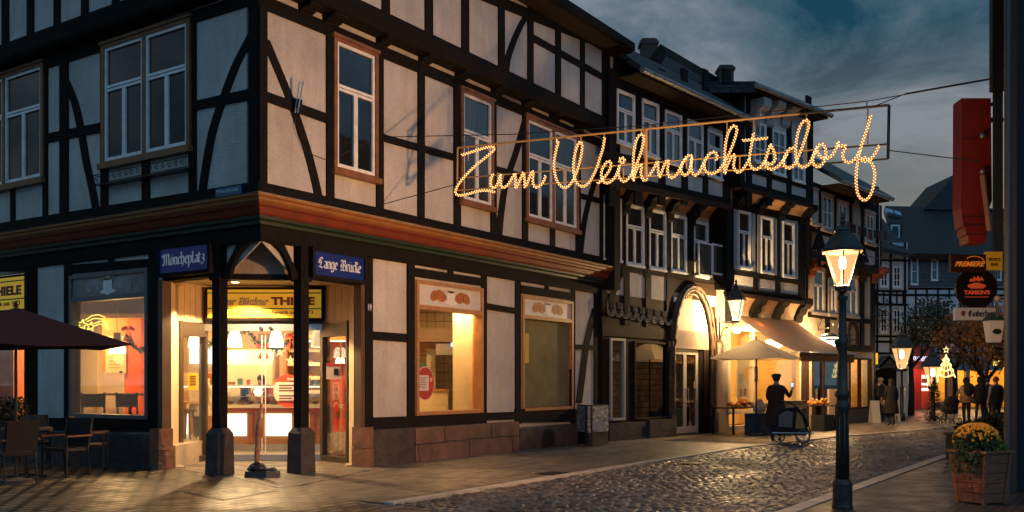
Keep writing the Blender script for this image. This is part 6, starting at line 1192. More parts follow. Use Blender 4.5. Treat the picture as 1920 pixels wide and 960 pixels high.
# wall lantern with greenish mantle left of the fruit shop
wl=pl3.P(-.25,0,.25); d_=28.35; c=wp(1380,601,d_); t=thing('wall_lantern','wall lantern with a pale greenish glow on a scrolled iron bracket by the carved arch','lantern',c)
lantern(t,c,1.35,4,glow=emis('mantle_glow',(.85,1,.62),14),pane=pane_mat('lantern_pane_green',(.75,1,.6),.55),rot=R(20))
b0=wp(1349,604,29.0); mb=MB(); mb.tube([b0,c+Vector((0,0,-.05))],.018,6); mb.tube([b0+Vector((0,0,.15)),b0+Vector((0,0,-.55))],.02,6); mb.tube([b0+Vector((.03,0,-.45)),b0+Vector((.1,-.1,-.2)),b0+Vector((.3,-.2,-.15)),c+Vector((-.05,0,-.08))],.013,5)
for k in range(2): q=b0+Vector((.16+.05*k,-.1,-.22+.1*k)); mb.tube([q+Vector((.07*math.cos(a)*(1-a*.08),0,.07*math.sin(a)*(1-a*.08))) for a in [i*.7 for i in range(12)]],.010,4)
mb.build('scroll_bracket',iron,t); lamp('lantern_light',c+Vector((0,-.0,.19)),850,(1,.66,.32),.04,parent=t)
# round glowing hanging lamp of the end house
c=wp(1555,634,32.2); t=thing('hanging_wall_lamp','round white glowing lamp on a wrought iron arm above the awning end','lamp',c); MB().lathe([(.30,.02),(.32,-.03),(.27,-.20),(.15,-.30),(.03,-.33)],c,18).build('lamp_globe',emis('globe_glow',(1,.80,.5),9),t,True); MB().lathe([(.34,.02),(.30,.08),(.12,.16),(.06,.17)],c,18).build('lamp_cap',iron,t)
b0=pl4.P(.75,c.z+.35,.02); mb=MB(); mb.tube([b0,c+Vector((0,0,.35)),c+Vector((0,0,.15))],.02,6); mb.tube([b0+Vector((0,0,.45)),b0+Vector((.1,-.1,.35)),b0+Vector((.05,-.05,.2)),b0],.015,5); mb.tube([c+Vector((.14*math.cos(a),0,.42+.14*math.sin(a))) for a in [i*.5 for i in range(11)]],.014,5); mb.build('iron_arm',iron,t)
lamp('globe_light',c+Vector((0,-.1,-.5)),380,(1,.58,.24),.12,parent=t); lamp('globe_light',c+Vector((-.2,.25,.35)),150,(1,.6,.25),.1,parent=t)
# ================================================================ illuminated rope-light lettering across the street
pS=Pl((-2.36,17.6),(2.55,-1)); SG=thing('christmas_light_sign','glowing rope light lettering in a long metal frame hung across the street','light sign',pS.P(4,zz(pS,1260,340),0))
def sp(x,y,o=0): u,z=pS.at(x,y,o); return pS.P(u,z,o)
litf=mat('frame_lit',(.42,.26,.09),.5,.3)  # frame metal with the bulbs' golden light put into its colour
def bar(n_,x0,y0,x1,y1,r=.016,m=litf): mb=MB(); mb.tube([sp(x0,y0,-.03),sp(x1,y1,-.03)],r,6); return mb.build(n_,m,SG)
unlitf=mat('frame_unlit',(.03,.025,.02),.5,.5); bar('frame_top_bar',858,277,1500,213.5,.018); bar('frame_top_bar',1501,213.4,1667,197,.020,unlitf); bar('frame_middle_bar',860,334,1540,280,.012); bar('frame_middle_bar',1541,279.9,1667,270,.014,unlitf); bar('frame_bottom_bar',857,357,1540,307,.012); bar('frame_bottom_bar',1541,306.9,1665,298,.014,unlitf); bar('frame_end_bar',858,277,857,357); bar('frame_end_bar',1667,197,1665,298,.022,unlitf); bar('frame_cross_bar',1211,242,1211,331,.03)  # same frame metal, dark copy painted for the unlit right part
for x0,x1,y0,y1 in ((878,878,276,302),(916,916,273,333),(1060,1061,320,341),(1089,1089,254,268),(1133,1133,250,258),(1202,1202,243,252),(1169,1169,315,333),(1287,1287,300,316),(1363,1363,229,250),(1413,1413,224,250),(1387,1387,292,318),(1512,1512,214,313),(1627,1627,203,270)): bar('letter_strut',x0,y0,x1,y1,.011)
def tr(o,s,pts): return [(o[0]+x/s,o[1]+y/s) for x,y in pts]
A=lambda p:tr((840,230),5.646,p); Bz=lambda p:tr((1080,210),6,p); Cz=lambda p:tr((1280,200),6.4,p); Dz=lambda p:tr((1440,180),4.571,p)
LET=[('letter_Z',A([(148,345),(290,300),(420,262),(490,262),(480,300),(400,370),(290,460),(180,570),(110,660),(80,735),(115,770),(200,760),(330,725),(430,722),(500,738)])),
('letter_u',A([(478,545),(458,600),(458,660),(478,693),(515,672),(543,610),(558,548),(558,610),(566,670),(592,690),(640,655)])),
('letter_m',A([(640,655),(680,590),(712,540),(718,620),(722,695),(760,620),(800,530),(812,600),(818,685),(850,620),(885,525),(905,530),(900,600),(908,665),(940,688),(990,655),(1020,610),(1035,560)])),
('letter_W',A([(1150,190),(1170,215),(1155,260),(1130,380),(1125,480),(1150,600),(1195,670),(1245,690),(1300,650),(1350,560),(1385,460),(1415,330),(1422,240),(1402,205),(1370,250),(1338,370),(1330,490),(1345,590),(1375,650),(1430,678),(1490,640),(1540,560),(1580,470)])+Bz([(270,520),(305,410),(325,285)])),
('letter_e',Bz([(245,805),(290,770),(350,700),(390,630),(395,575),(365,555),(320,600),(288,680),(300,770),(350,802),(415,765),(460,700),(492,600)])),
('letter_i',Bz([(492,600),(480,690),(500,755),(545,785),(600,740),(645,670)])),
('letter_i_dot',Bz([(520+28*math.cos(a),545+28*math.sin(a)) for a in [k*.63+1.6 for k in range(11)]])),
('letter_h',Bz([(645,670),(700,545),(745,410),(765,290),(735,252),(690,300),(655,430),(645,600),(645,775),(665,700),(705,610),(735,590),(740,625),(732,690),(760,768),(808,758)])),
('letter_n',Bz([(825,720),(870,650),(920,555),(925,640),(938,735),(960,690),(998,590),(1030,545),(1042,570),(1032,640),(1040,715),(1080,742),(1130,710),(1165,650),(1200,580),(1240,520)])),
('letter_a',Bz([(1310,500),(1270,488),(1215,545),(1182,640),(1205,705),(1245,708),(1285,640),(1308,510)])+Cz([(105,640),(108,760),(140,826),(190,800),(240,715)])),
('letter_c',Cz([(240,715),(275,640),(320,572),(380,545),(415,585),(405,645)])),('letter_c',Cz([(320,572),(268,650),(265,740),(300,798),(360,805),(430,770),(500,680)])),
('letter_h',Cz([(500,680),(570,540),(630,380),(652,270),(615,230),(560,290),(525,400),(508,550),(505,800),(530,720),(590,600),(628,582),(620,650),(612,720),(655,788),(710,768),(775,680),(805,620)])),
('letter_t',Cz([(850,320),(828,460),(802,620),(815,710),(865,755),(930,730),(990,650),(1020,560),(1052,458)])),('letter_t_bar',Cz([(720,408),(870,395),(1020,380)])),
('letter_s',Cz([(1052,458),(1085,510),(1112,610),(1095,665),(1045,695),(990,655),(1000,715),(1060,755),(1130,730),(1200,655),(1255,570)])),
('letter_d',Dz([(230,445),(180,460),(140,530),(135,590),(175,620),(220,595),(270,500),(325,350),(352,240),(325,208),(282,250),(248,360),(238,500),(258,585),(300,612),(350,588),(385,520),(420,440)])),
('letter_o',Dz([(420,440),(460,412),(492,450),(492,540),(440,608),(395,590),(385,540),(405,465)])),('letter_o',Dz([(412,450),(440,510),(490,538),(540,518),(580,460),(600,395)])),
('letter_r',Dz([(600,395),(608,440),(655,418),(662,450),(640,500),(655,553),(700,572),(755,530),(790,460)])),
('letter_f',Dz([(880,170),(850,280),(800,430),(768,570),(755,720),(772,845),(825,895),(878,850),(910,740),(912,640),(880,565),(838,530),(795,548),(830,562),(870,552),(920,490),(955,425)]))]
ropem=emis('rope_glow',(1,.33,.05),.75); beadm=emis('bead_glow',(1,.60,.27),3.6)
def spline(P_,m=6):
    out=[]
    for i in range(len(P_)-1):
        p0=P_[max(i-1,0)]; p1=P_[i]; p2=P_[i+1]; p3=P_[min(i+2,len(P_)-1)]
        for k in range(m):
            t=k/m; out.append(.5*((2*p1)+(p2-p0)*t+(2*p0-5*p1+4*p2-p3)*t*t+(3*p1-p0-3*p2+p3)*t**3))
    out.append(P_[-1]); return out
for nm,q in LET:
    P_=spline([sp(x,y) for x,y in q]); mb=MB(); mb.tube(P_,.019,6); ro=mb.build(nm,ropem,SG,True)
    mb=MB(); acc=0; k=0
    for a,b in zip(P_,P_[1:]):
        L_=(b-a).length
        while acc<L_:
            tdir=(b-a).normalized(); side=tdir.cross(Vector((pS.n.x,pS.n.y,0))); c=a+tdir*acc+side*(.013*(1 if k%2 else -1))+Vector((pS.n.x,pS.n.y,0))*.018
            r=.010; mb.add([c+Vector(v)*r for v in ((1,0,0),(-1,0,0),(0,1,0),(0,-1,0),(0,0,1),(0,0,-1))],[(0,2,4),(2,1,4),(1,3,4),(3,0,4),(2,0,5),(1,2,5),(3,1,5),(0,3,5)]); acc+=.024; k+=1
        acc-=L_
    tag(mb.build('bulb_chain',beadm,ro),kind='stuff')
def cable(pts,lb,r=.008,sag=0):
    P_=[]
    for a,b in zip(pts,pts[1:]):
        for i in range(8): t=i/8; P_.append(a.lerp(b,t)+Vector((0,0,-sag*4*t*(1-t))))
    P_.append(pts[-1]); mb=MB(); mb.tube(P_,r,5); return tag(mb.build('cable',metal_d),lb,'cable','wires stretched across the street')
wa=plR.P(plR.at(716,262,.03)[0],zz(plR,716,257,.03),.03)
cable([wa,sp(960,252),sp(1200,236),sp(1625,190),Vector((6.9,13.8,H+(HY-148)/FPX*13.8))],'upper steel cable carrying the light sign from house wall to house wall')
cable([plR.P(plR.at(718,383,.03)[0],zz(plR,718,383,.03),.03),sp(858,345)],'lower short steel cable at the left end of the light sign')
cable([sp(1666,282),Vector((6.75,13.9,H+(HY-303)/FPX*13.9))],'lower short steel cable at the right end of the light sign')
cable([sp(1640,199),sp(1700,175),Vector((6.9,13.8,H+(HY-146)/FPX*13.8))],'second steel cable rising from the right end of the light sign')
cable([LP+Vector((.25,0,3.08)),Vector((7.6,17,4.3))],'thin wire running from the nearest street lamp to the right',.006,.25)
for x,y in ((1175,236),(1245,229),(1426,208),(1625,190)): mb=MB(); mb.tube([sp(x,y),sp(x,y+8)],.012,5); mb.build('cable_hook',steel,SG)
# small bell loudspeaker/antenna on the brace
o_=.08; c=plR.P(plR.at(557,196,o_)[0],zz(plR,557,196,o_),o_); t=thing('wall_fixture','small dark bracket with two thin rods fixed where brace and rail cross','bracket',c); mb=MB(); mb.box(c,(.12,.12,.16),AX); mb.build('bracket_box',metal_d,t)
for k in (-1,1): mb=MB(); mb.tube([c+Vector((.02*k,-.05,-.15)),c+Vector((.09+.03*k,-.10,.35))],.012,5); mb.build('rod',steel,t)
mb=MB(); P_=[plR.P(plR.at(x,y,.03)[0],zz(plR,x,y,.03),.04) for x,y in ((553,200),(553,235),(562,265),(575,285),(611,300))]; mb.tube(spline(P_),.007,4); mb.build('hanging_wire',black,t)
# ================================================================ awning, parasol, fruit stalls
AW=thing('striped_awning','large sloping fabric awning over the fruit shop front','awning',pl3.P(2.7,3.5,0)); cloth=brick('awning_cloth',(.42,.30,.20),(.34,.24,.17),(.10,.06,.04),.16,8,.02,rot=-math.atan2(.703,.712),offset=0,rough=.85,bump=.1,var=.15,msmooth=.5)
za,zb_=3.62,2.42
t_=cloth.node_tree; o_n=[n for n in t_.nodes if n.type=='OUTPUT_MATERIAL'][0]; tl=t_.nodes.new('ShaderNodeBsdfTranslucent'); tl.inputs[0].default_value=(.62,.36,.16,1); mxn=t_.nodes.new('ShaderNodeMixShader'); mxn.inputs[0].default_value=.3; t_.links.new(t_.nodes['Principled BSDF'].outputs[0],mxn.inputs[1]); t_.links.new(tl.outputs[0],mxn.inputs[2]); t_.links.new(mxn.outputs[0],o_n.inputs[0])
u0,u1=1.05,4.55
mb=MB(); n=10; vs=[];fs=[]
for i in range(n+1):
    t=i/n; 
    for u in (u0,u1): vs.append(pl3.P(u,za+(zb_-za)*t-.10*math.sin(t*math.pi),.02+2.13*t))
for i in range(n): fs.append((2*i,2*i+1,2*i+3,2*i+2))
m_=len(vs); vs+=[Vector(v)+Vector((0,0,-.015)) for v in vs]; fs+=[tuple(j+m_ for j in f) for f in fs]
mb.add(vs,fs); mb.build('awning_fabric',cloth,AW)
mb=MB(); n=28
for i in range(n):
    a=u0+(u1-u0)*i/n; b=u0+(u1-u0)*(i+1)/n; m1=(a+b)/2; mb.prism([pl3.P(a,zb_,2.15),pl3.P(b,zb_,2.15),pl3.P(b,zb_-.22,2.15),pl3.P(m1,zb_-.28,2.15),pl3.P(a,zb_-.22,2.15)],[pl3.P(a,zb_,2.14),pl3.P(b,zb_,2.14),pl3.P(b,zb_-.22,2.14),pl3.P(m1,zb_-.28,2.14),pl3.P(a,zb_-.22,2.14)])
mb.build('awning_valance',mat('valance_cloth',(.30,.14,.05),.85),AW)
mb=MB(); mb.tube([pl3.P(u0-.03,zb_,2.16),pl3.P(u1+.03,zb_,2.16)],.035,8); mb.build('front_bar',steel,AW)
for u in (u0+.05,u1-.05): mb=MB(); mb.tube([pl3.P(u,2.6,.05),pl3.P(u,zb_+.02,2.1)],.02,6); mb.build('awning_arm',steel,AW)
def parasol(c,rad,zedge,zap,n,m,pole_m,rot,lb,pole_z=0,ptop=None,nm='parasol',scal=0):
    t=thing(nm,lb,'parasol',Vector((c[0],c[1],0))); C_=Vector((c[0],c[1],zap)); K=3
    E=[Vector((c[0]+rad*math.cos(rot+2*math.pi*k/n),c[1]+rad*math.sin(rot+2*math.pi*k/n),zedge)) for k in range(n)]
    mb=MB(); vs=[C_]; fs=[]
    rings=[]
    for j in range(1,K+1):
        f=j/K; rr=[]
        for k in range(n):
            a=C_.lerp(E[k],f); b=C_.lerp(E[(k+1)%n],f); mid=(a+b)/2+Vector((0,0,.0-.06*f*rad*.5)); vs+= [a,mid]; rr+=[len(vs)-2,len(vs)-1]
        rings.append(rr)
    for i in range(2*n): fs.append((0,rings[0][i],rings[0][(i+1)%(2*n)]))
    for j in range(K-1):
        for i in range(2*n): fs.append((rings[j][i],rings[j+1][i],rings[j+1][(i+1)%(2*n)],rings[j][(i+1)%(2*n)]))
    o=len(vs); vs+=[v+Vector((0,0,-.012)) for v in vs]; fs+=[tuple(i+o for i in f) for f in fs]
    rr=rings[-1]; fs+=[(rr[i],rr[(i+1)%(2*n)],rr[(i+1)%(2*n)]+o,rr[i]+o) for i in range(2*n)]
    mb.add(vs,fs); mb.build('canopy',m,t)
    MB().tube([Vector((c[0],c[1],0)),Vector((c[0],c[1],zap-.02))],.024,8).build('pole',pole_m,t); MB().lathe([(.04,0),(.03,.05),(.01,.09)],C_,8).build('cap',m,t)
    hub=Vector((c[0],c[1],zap-.55))
    for k in range(n): MB().tube([hub,C_.lerp(E[k],.5)+Vector((0,0,-.03))],.008,4).build('strut',pole_m,t)
    MB().lathe([(.24,0),(.24,.05),(.05,.08)],(c[0],c[1],.02),14).build('parasol_base',stone_d,t); return t
cv=mat('canvas_cream',(.85,.75,.55),.85,bump=.1); cv.node_tree.nodes['Principled BSDF'].inputs['Transmission Weight'].default_value=0
t_=cv.node_tree; o_n=[n for n in t_.nodes if n.type=='OUTPUT_MATERIAL'][0]; tl=t_.nodes.new('ShaderNodeBsdfTranslucent'); tl.inputs[0].default_value=(.95,.80,.55,1); mxn=t_.nodes.new('ShaderNodeMixShader'); mxn.inputs[0].default_value=.65; t_.links.new(t_.nodes['Principled BSDF'].outputs[0],mxn.inputs[1]); t_.links.new(tl.outputs[0],mxn.inputs[2]); t_.links.new(mxn.outputs[0],o_n.inputs[0])
parasol((6.95,27.4),1.42,2.22,2.78,4,cv,black,R(12),'cream parasol with a dark pole standing over the fruit stall')
parasol((-7.52,14.6),1.78,2.12,2.68,4,mat('canvas_red',(.032,.004,.004),.85,bump=.1),black,R(-2),'dark red parasol over the cafe tables at the left edge')
def stall(u0,u1,o0,o1,z,lb,m=timber_b):
    t=thing('fruit_table',lb,'table',pl3.P((u0+u1)/2,0,(o0+o1)/2)); mb=MB(); pl3.fbox(mb,u0,u1,z-.03,z,o0,o1); mb.build('table_top',m,t)
    for u in (u0+.06,u1-.06):
        for o in (o0+.06,o1-.06): mb=MB(); pl3.fbox(mb,u-.025,u+.025,.02,z-.03,o-.025,o+.025); mb.build('leg',m,t)
    return t
stall(-.9,2.55,.35,1.15,.80,'long low fruit table below the lit shop window'); stall(2.9,4.4,.9,1.7,.80,'short fruit table heaped with oranges right of the shopper')
crb=mat('crate_blue',(.012,.05,.10),.5,bump=.2,var=.3); crg=mat('crate_dark',(.02,.025,.02),.6,var=.3); wcr=mat('crate_wood',(.35,.2,.09),.7,bump=.4,var=.3)
def crate(pl,u,o,z,w,d,h,m,lb,grp=None,fill=None):
    t=thing('crate',lb,'crate',pl.P(u,z,o),grp); k=.02
    for q in ((u-w/2,u+w/2,z,z+k,o-d/2,o+d/2),): mb=MB(); pl.fbox(mb,*q); mb.build('crate_base',m,t)
    for q in ((u-w/2,u-w/2+k,z+k,z+h,o-d/2,o+d/2),(u+w/2-k,u+w/2,z+k,z+h,o-d/2,o+d/2),(u-w/2+k,u+w/2-k,z+k,z+h,o+d/2-k,o+d/2),(u-w/2+k,u+w/2-k,z+k,z+h,o-d/2,o-d/2+k)): mb=MB(); pl.fbox(mb,*q); mb.build('crate_side',m,t)
    mb=MB()
    for s in (.35,.9): pl.fbox(mb,u-w/2-.008,u+w/2+.008,z+h*s-.02,z+h*s+.015,o-d/2-.008,o+d/2+.008)
    mb.build('crate_rib',m,t); return t
crate(pl3,-.35,1.65,.02,.78,.5,.62,crb,'blue plastic crate on the pavement under the white carrier bag'); 
cr=crate(pl3,.95,1.85,.02,1.1,.55,.72,crb,'large blue crate stack with a white label left of the shopper'); mb=MB(); pl3.fbox(mb,.75,1.05,.16,.3,2.135,2.142); mb.build('crate_label',mat('label_white',(.5,.5,.48),.6),cr)
for i,(x,lb) in enumerate(((1.05,'flat cardboard box of bread lying on the large blue crate stack'),)): 
    t=thing('cardboard_box',lb,'box',pl3.P(x,.75,1.85)); mb=MB(); pl3.fbox(mb,x-.55,x+.5,.76,.96,1.6,2.1); mb.build('box_body',mat('cardboard',(.48,.33,.17),.8,var=.3),t); mb=MB(); pl3.fbox(mb,x-.57,x+.52,.955,1.0,1.58,2.12); mb.build('box_lid',mat('cardboard2',(.42,.30,.17),.8,var=.3),t)
crate(pl3,3.2,1.75,.02,.6,.45,.5,crg,'dark crate on the pavement under the heap of oranges')
crate(pl3,3.95,1.8,.02,.6,.45,.45,crg,'dark crate on the pavement at the right end of the fruit tables')
# white carrier bag
c=pl3.P(-.3,.66,1.62); t=thing('carrier_bag','crumpled white carrier bag standing on the blue crate','bag',c); mb=MB(); mb.lathe([(.14,0),(.19,.08),(.17,.22),(.09,.34),(.05,.38)],c,9,0,1,.7); 
mb.v=[(x+random.uniform(-.02,.02),y+random.uniform(-.02,.02),z) for x,y,z in mb.v]; mb.build('bag_body',mat('bag_white',(.55,.50,.47),.6),t,True)
for k in (-1,1): MB().tube([c+Vector((.04*k,0,.37)),c+Vector((.06*k,0,.47)),c+Vector((.03*k,0,.38))],.012,5).build('bag_handle',MATS['bag_white'],t)
orangem=[mat('orange_skin',(.75,.25,.02),.45),mat('apple_red',(.45,.05,.02),.35),mat('apple_yellow',(.65,.45,.08),.4),mat('cabbage',(.25,.35,.10),.6)]
def fruit(c,r,m,lb,g): mb=MB(); mb.ball(c,(r,r,r*.93),9,6); o=mb.build('fruit',m,None,True); tag(o,lb,'fruit',g); MB().ball(c+Vector((0,0,r*.93)),(r*.12,r*.12,r*.1),5,4).build('stalk',timber_b,o)
for i in range(44):
    u=2.95+random.random()*1.35; o=1.2+random.random()*.45; k=1-abs(u-3.6)/.9; fruit(pl3.P(u,.84+random.random()*.16*max(0,k),o),.052,orangem[0 if i%4 else 2],'orange heaped on the table right of the shopper' if i%4 else 'yellow apple heaped on the table right of the shopper','fruit heaped on the right fruit table' )
for i in range(60):
    u=-.8+i*.055; fruit(pl3.P(u,.85+random.random()*.08,.8+random.random()*.3),.055,orangem[(i//9)%4],['orange in the long row below the shop window','red apple in the long row below the shop window','yellow apple in the long row below the shop window','small green cabbage in the long row below the shop window'][(i//9)%4],['oranges','red apples','yellow apples','green cabbages'][(i//9)%4]+' in the long row')
# things in the fruit shop window
t=thing('shop_poster_board','white poster board with notices in the fruit shop window','poster board',pl3.P(pl3.at(1393,700)[0],1.9,-.2)); ub_=pl3.at(1393,700,-.2)[0]
mb=MB(); pl3.fbox(mb,ub_-.34,ub_+.34,.75,2.7,-.24,-.2); mb.build('board',mat('board_cream',(.70,.62,.50),.6),t)
for i,(a,b,c_,d_) in enumerate(((-.26,-.02,1.5,1.8),(.0,.27,1.62,1.98),(-.2,-.04,1.1,1.32),(.05,.2,1.12,1.34),(-.24,.24,.85,1.0))): mb=MB(); pl3.fbox(mb,ub_+a,ub_+b,c_,d_,-.199,-.193); mb.build('notice_sheet',[mat('sheet_blue',(.45,.5,.55),.6),mat('sheet_tan',(.7,.45,.25),.6),mat('sheet_grey',(.3,.28,.25),.6),mat('sheet_brown',(.3,.15,.07),.6),mat('sheet_red',(.45,.12,.05),.6)][i],t)
text_mesh('Lidorz',mat('poster_ink',(.05,.03,.02),.5),pl3.P(ub_-.25,2.28,-.195),(d3.x,d3.y,0),(0,0,1),.16,.46,shear=.3,bold=.03,parent=t)
t=thing('window_picture','small dark framed picture behind the parasol pole','picture',pl3.P(2.0,1.9,-.2)); ub_=pl3.at(1417,695,-.2)[0]; mb=MB(); pl3.fbox(mb,ub_-.14,ub_+.14,1.55,2.05,-.25,-.2); mb.build('picture_frame',mat('pic_green',(.03,.05,.03),.4),t); mb=MB(); pl3.fbox(mb,ub_-.08,ub_+.08,1.65,1.85,-.199,-.195); mb.build('picture_sheet',MATS['sheet_tan'],t)
t=thing('shop_light_strip','bright white strip light under the awning top','light',pl3.P(pl3.at(1412,617,.1)[0],3.3,.1)); ub_=pl3.at(1412,617,.15)[0]; mb=MB(); pl3.fbox(mb,ub_-.25,ub_+.5,3.36,3.40,.1,.16); mb.build('lamp_case',steel,t); mb=MB(); pl3.fbox(mb,ub_-.23,ub_+.48,3.31,3.359,.11,.15); mb.build('tube',emis('tube_glow',(1,.85,.55),8),t); lamp('strip_light',pl3.P(ub_,3.25,.35),150,(1,.58,.22),.15,parent=t)
mb=MB(); ub_=pl3.at(1430,640,-.02)[0]
t=thing('lace_valance','pale fringed net curtain hung along the top of the fruit shop window','curtain',pl3.P(2.4,3,-.1)); 
for i in range(14): mb=MB(); pl3.fbox(mb,ub_-.35+i*.13,ub_-.35+i*.13+.09,2.72+.04*(i%2),3.12,-.14,-.12); mb.build('curtain_fold',mat('lace',(.68,.58,.40),.8),t)
# white freezer chest & board before the end house
t=thing('price_board','tall whitish menu board standing before the end house door','board',gp(1561,800)); c=gp(1561,798); mb=MB(); mb.box(c+Vector((0,0,.72)),(.62,.08,1.15),R(44)); mb.build('board_panel',mat('board_dirty',(.40,.28,.18),.6,var=.3),t); mb=MB(); mb.box(c+Vector((0,0,.06)),(.7,.5,.12),R(44)); mb.build('board_foot',stone_d,t)
for x,lb in ((1640,'white sandwich board at the corner of the end house'),(1682,'narrow white sandwich board standing beside the distant lamp')):
    d=36 if x<1650 else 36.5; c=Vector(((x-CX)/FPX*d,d,0)); t=thing('sandwich_board',lb,'board',c)
    bw=.15 if x<1650 else .05
    for k in (-1,1): mb=MB(); mb.prism([c+Vector((-bw,k*.25,0)),c+Vector((bw,k*.25,0)),c+Vector((bw,k*.03,.85)),c+Vector((-bw,k*.03,.85))],[c+Vector((-bw,k*.25+.02,0)),c+Vector((bw,k*.25+.02,0)),c+Vector((bw,k*.03+.02,.85)),c+Vector((-bw,k*.03+.02,.85))]); mb.build('board_panel',mat('board_white2',(.45,.42,.38),.6),t)
# yellow lit sign at the corner of the far house
c=wp(1639,672,37.5); t=thing('lit_box_sign','small yellow lit box sign above the sandwich board','sign',c); a=wp(1631,662,37.5); b=wp(1646,683,37.5); bx('sign_box',a.x,b.x,37.5,37.6,b.z,a.z,emis('yellow_box',(1,.45,.02),1.2),t); text_mesh('2 TO',mat('sign_redink',(.5,.08,.01),.5),(a.x+.05,37.49,b.z+.1),(1,0,0),(0,0,1),.12,.2,parent=t); bx('sign_bracket',a.x-.3,a.x,37.54,37.57,a.z-.06,a.z-.02,iron,t)
# poster stand at the end of the corner house
d=23.3; a=wp(1083,758,d); b=wp(1143,758,d); t=thing('poster_stand','dark angled display stand with black and white city pictures by the corner house end','display stand',Vector(((a.x+b.x)/2,d,0)))
m_=wp(1103,758,22.9); pic=mat('city_print',(.42,.42,.40),.5,var=.95,vscale=7,stretch=(1,1,2.2),col2=(.008,.009,.009))
for A_,B_ in ((Vector((a.x,23.5,0)),Vector((m_.x,22.75,0))),(Vector((m_.x,22.75,0)),Vector((b.x,23.6,0)))):
    vwall('stand_case',A_+Vector((.0,.03,0)),B_+Vector((.0,.03,0)),.05,1.0,.1,black,t); vwall('picture_panel',A_+Vector((-.01,-.05,0)),B_+Vector((0,-.05,0)),.35,.97,.02,pic,t)
bx('text_plaque',m_.x+.08,m_.x+.36,22.70,22.71,.42,.62,mat('plaque_grey',(.25,.25,.24),.5),t)
# ================================================================ red stepped sign, pub signs on the right building
redsg=mat('sign_red',(.19,.014,.007),.4,var=.2,vscale=3,bump=.1)
t=thing('stepped_red_sign','tall red projecting sign with a stepped lower end on the right building','sign',wp(1830,320,15))
P_=[(1803,184),(1858,184),(1860,376),(1853,395),(1851,440),(1848,455),(1816,455),(1815,440),(1811,440),(1810,424),(1806,424),(1804,404),(1802,390)]
mb=MB(); mb.prism([wp(x,y,14.6) for x,y in P_],[wp(x,y,14.6)+Vector((.03,.35,0)) for x,y in P_]); mb.build('sign_body',redsg,t)
for y0,y1,x0,x1 in ((404,407,1805,1850),(419,423,1808,1850),(438,441,1812,1850)): mb=MB(); mb.prism([wp(x,y,14.585) for x,y in ((x0,y0),(x1,y0),(x1,y1),(x0,y1))],[wp(x,y,14.595) for x,y in ((x0,y0),(x1,y0),(x1,y1),(x0,y1))]); mb.build('step_groove',mat('groove_dark',(.06,.01,.008),.5),t)
for y in (255,322): MB().ball(wp(1842,y,14.5),.045).build('mount_knob',zinc,t,True)
mb=MB(); mb.tube([wp(1842,328,14.5),wp(1855,433,14.5)],.04,8); mb.build('mount_arm',mat('pipe_tan',(.25,.13,.09),.5),t)
mb=MB(); mb.tube([wp(1850,200,14.7),wp(1872,190,14.7)],.03,6); mb.tube([wp(1858,225,14.7),wp(1880,225,14.7)],.04,6); mb.build('wall_bracket',black,t)
def board(name,lb,cat,x0,x1,y0,y1,d,m,par=None,th=.08): a=wp(x0,y0,d); b=wp(x1,y1,d); t=thing(name,lb,cat,wp((x0+x1)/2,y1,d)); bx('sign_box',a.x,b.x,d,d+th,b.z,a.z,m,t); return t,a,b
br_=mat('sign_maroon',(.045,.012,.008),.4); yl=mat('sign_amber',(.55,.28,.02),.4,emit=(1,.5,.03),es=.10); ol=mat('letter_orange',(.75,.25,.04),.5,emit=(1,.3,.03),es=.25)
t,a,b=board('pub_sign','dark red pub sign board with slanting orange lettering and a yellow end','sign',1783,1849,477,510,16,br_)
bx('yellow_panel',b.x+.002,wp(1879,0,16).x,15.99,16.08,wp(0,506,16).z,wp(0,472,16).z,yl,t); text_mesh('PREMIERE',ol,(a.x+.06,15.985,b.z+.09),(1,0,0),(0,0,1),.085,.50,shear=.35,bold=.03,parent=t); text_mesh('SPORTS',mat('ink_dark',(.05,.03,.01),.5),(b.x+.03,15.98,b.z+.18),(1,0,0),(0,0,1),.05,.2,bold=.03,parent=t); text_mesh('BAR',MATS['ink_dark'],(b.x+.07,15.98,b.z+.10),(1,0,0),(0,0,1),.05,.12,bold=.03,parent=t)
mb=MB(); mb.tube([Vector((a.x+.38+.17*math.cos(s),15.98,b.z+.14+.12*math.sin(s))) for s in [i*.22 for i in range(12)]],.006,4); mb.build('orange_arc',ol,t)
c=wp(1831,540,16.1); t=thing('round_pub_sign','round black hanging sign with a red steaming pot emblem','sign',c); mb=MB(); mb.tube([c,c+Vector((0,.07,0))],.345,28); mb.build('disc',mat('disc_black',(.008,.007,.008),.35),t)
rd=mat('emblem_red',(.65,.10,.03),.5,emit=(1,.13,.03),es=.18)
text_mesh("TAMKIN'S",rd,c+Vector((-.21,-.006,-.11)),(1,0,0),(0,0,1),.075,.43,bold=.04,parent=t)
mb=MB(); mb.lathe([(.10,0),(.15,.03),(.15,.06),(.03,.10)],c+Vector((0,-.01,-.01)),14,0,1,.06); mb.build('pot_emblem',rd,t); mb=MB()
q=[(-.12,.10),(-.10,.16),(-.07,.14),(-.04,.20),(-.01,.15),(.02,.21),(.05,.15),(.08,.19),(.12,.12),(.08,.13),(.04,.11),(0,.13),(-.05,.11)]; mb.prism([c+Vector((x,-.012,z)) for x,z in q],[c+Vector((x,-.002,z)) for x,z in q]); mb.build('steam_emblem',rd,t); bx('underline',c.x-.2,c.x+.2,c.y-.012,c.y-.002,c.z-.155,c.z-.145,rd,t)
t,a,b=board('brewery_sign','white rectangular hanging sign with black old-style lettering','sign',1791,1867,577,600,16,mat('sign_white2',(.55,.52,.48),.5,emit=(1,.9,.8),es=.03))
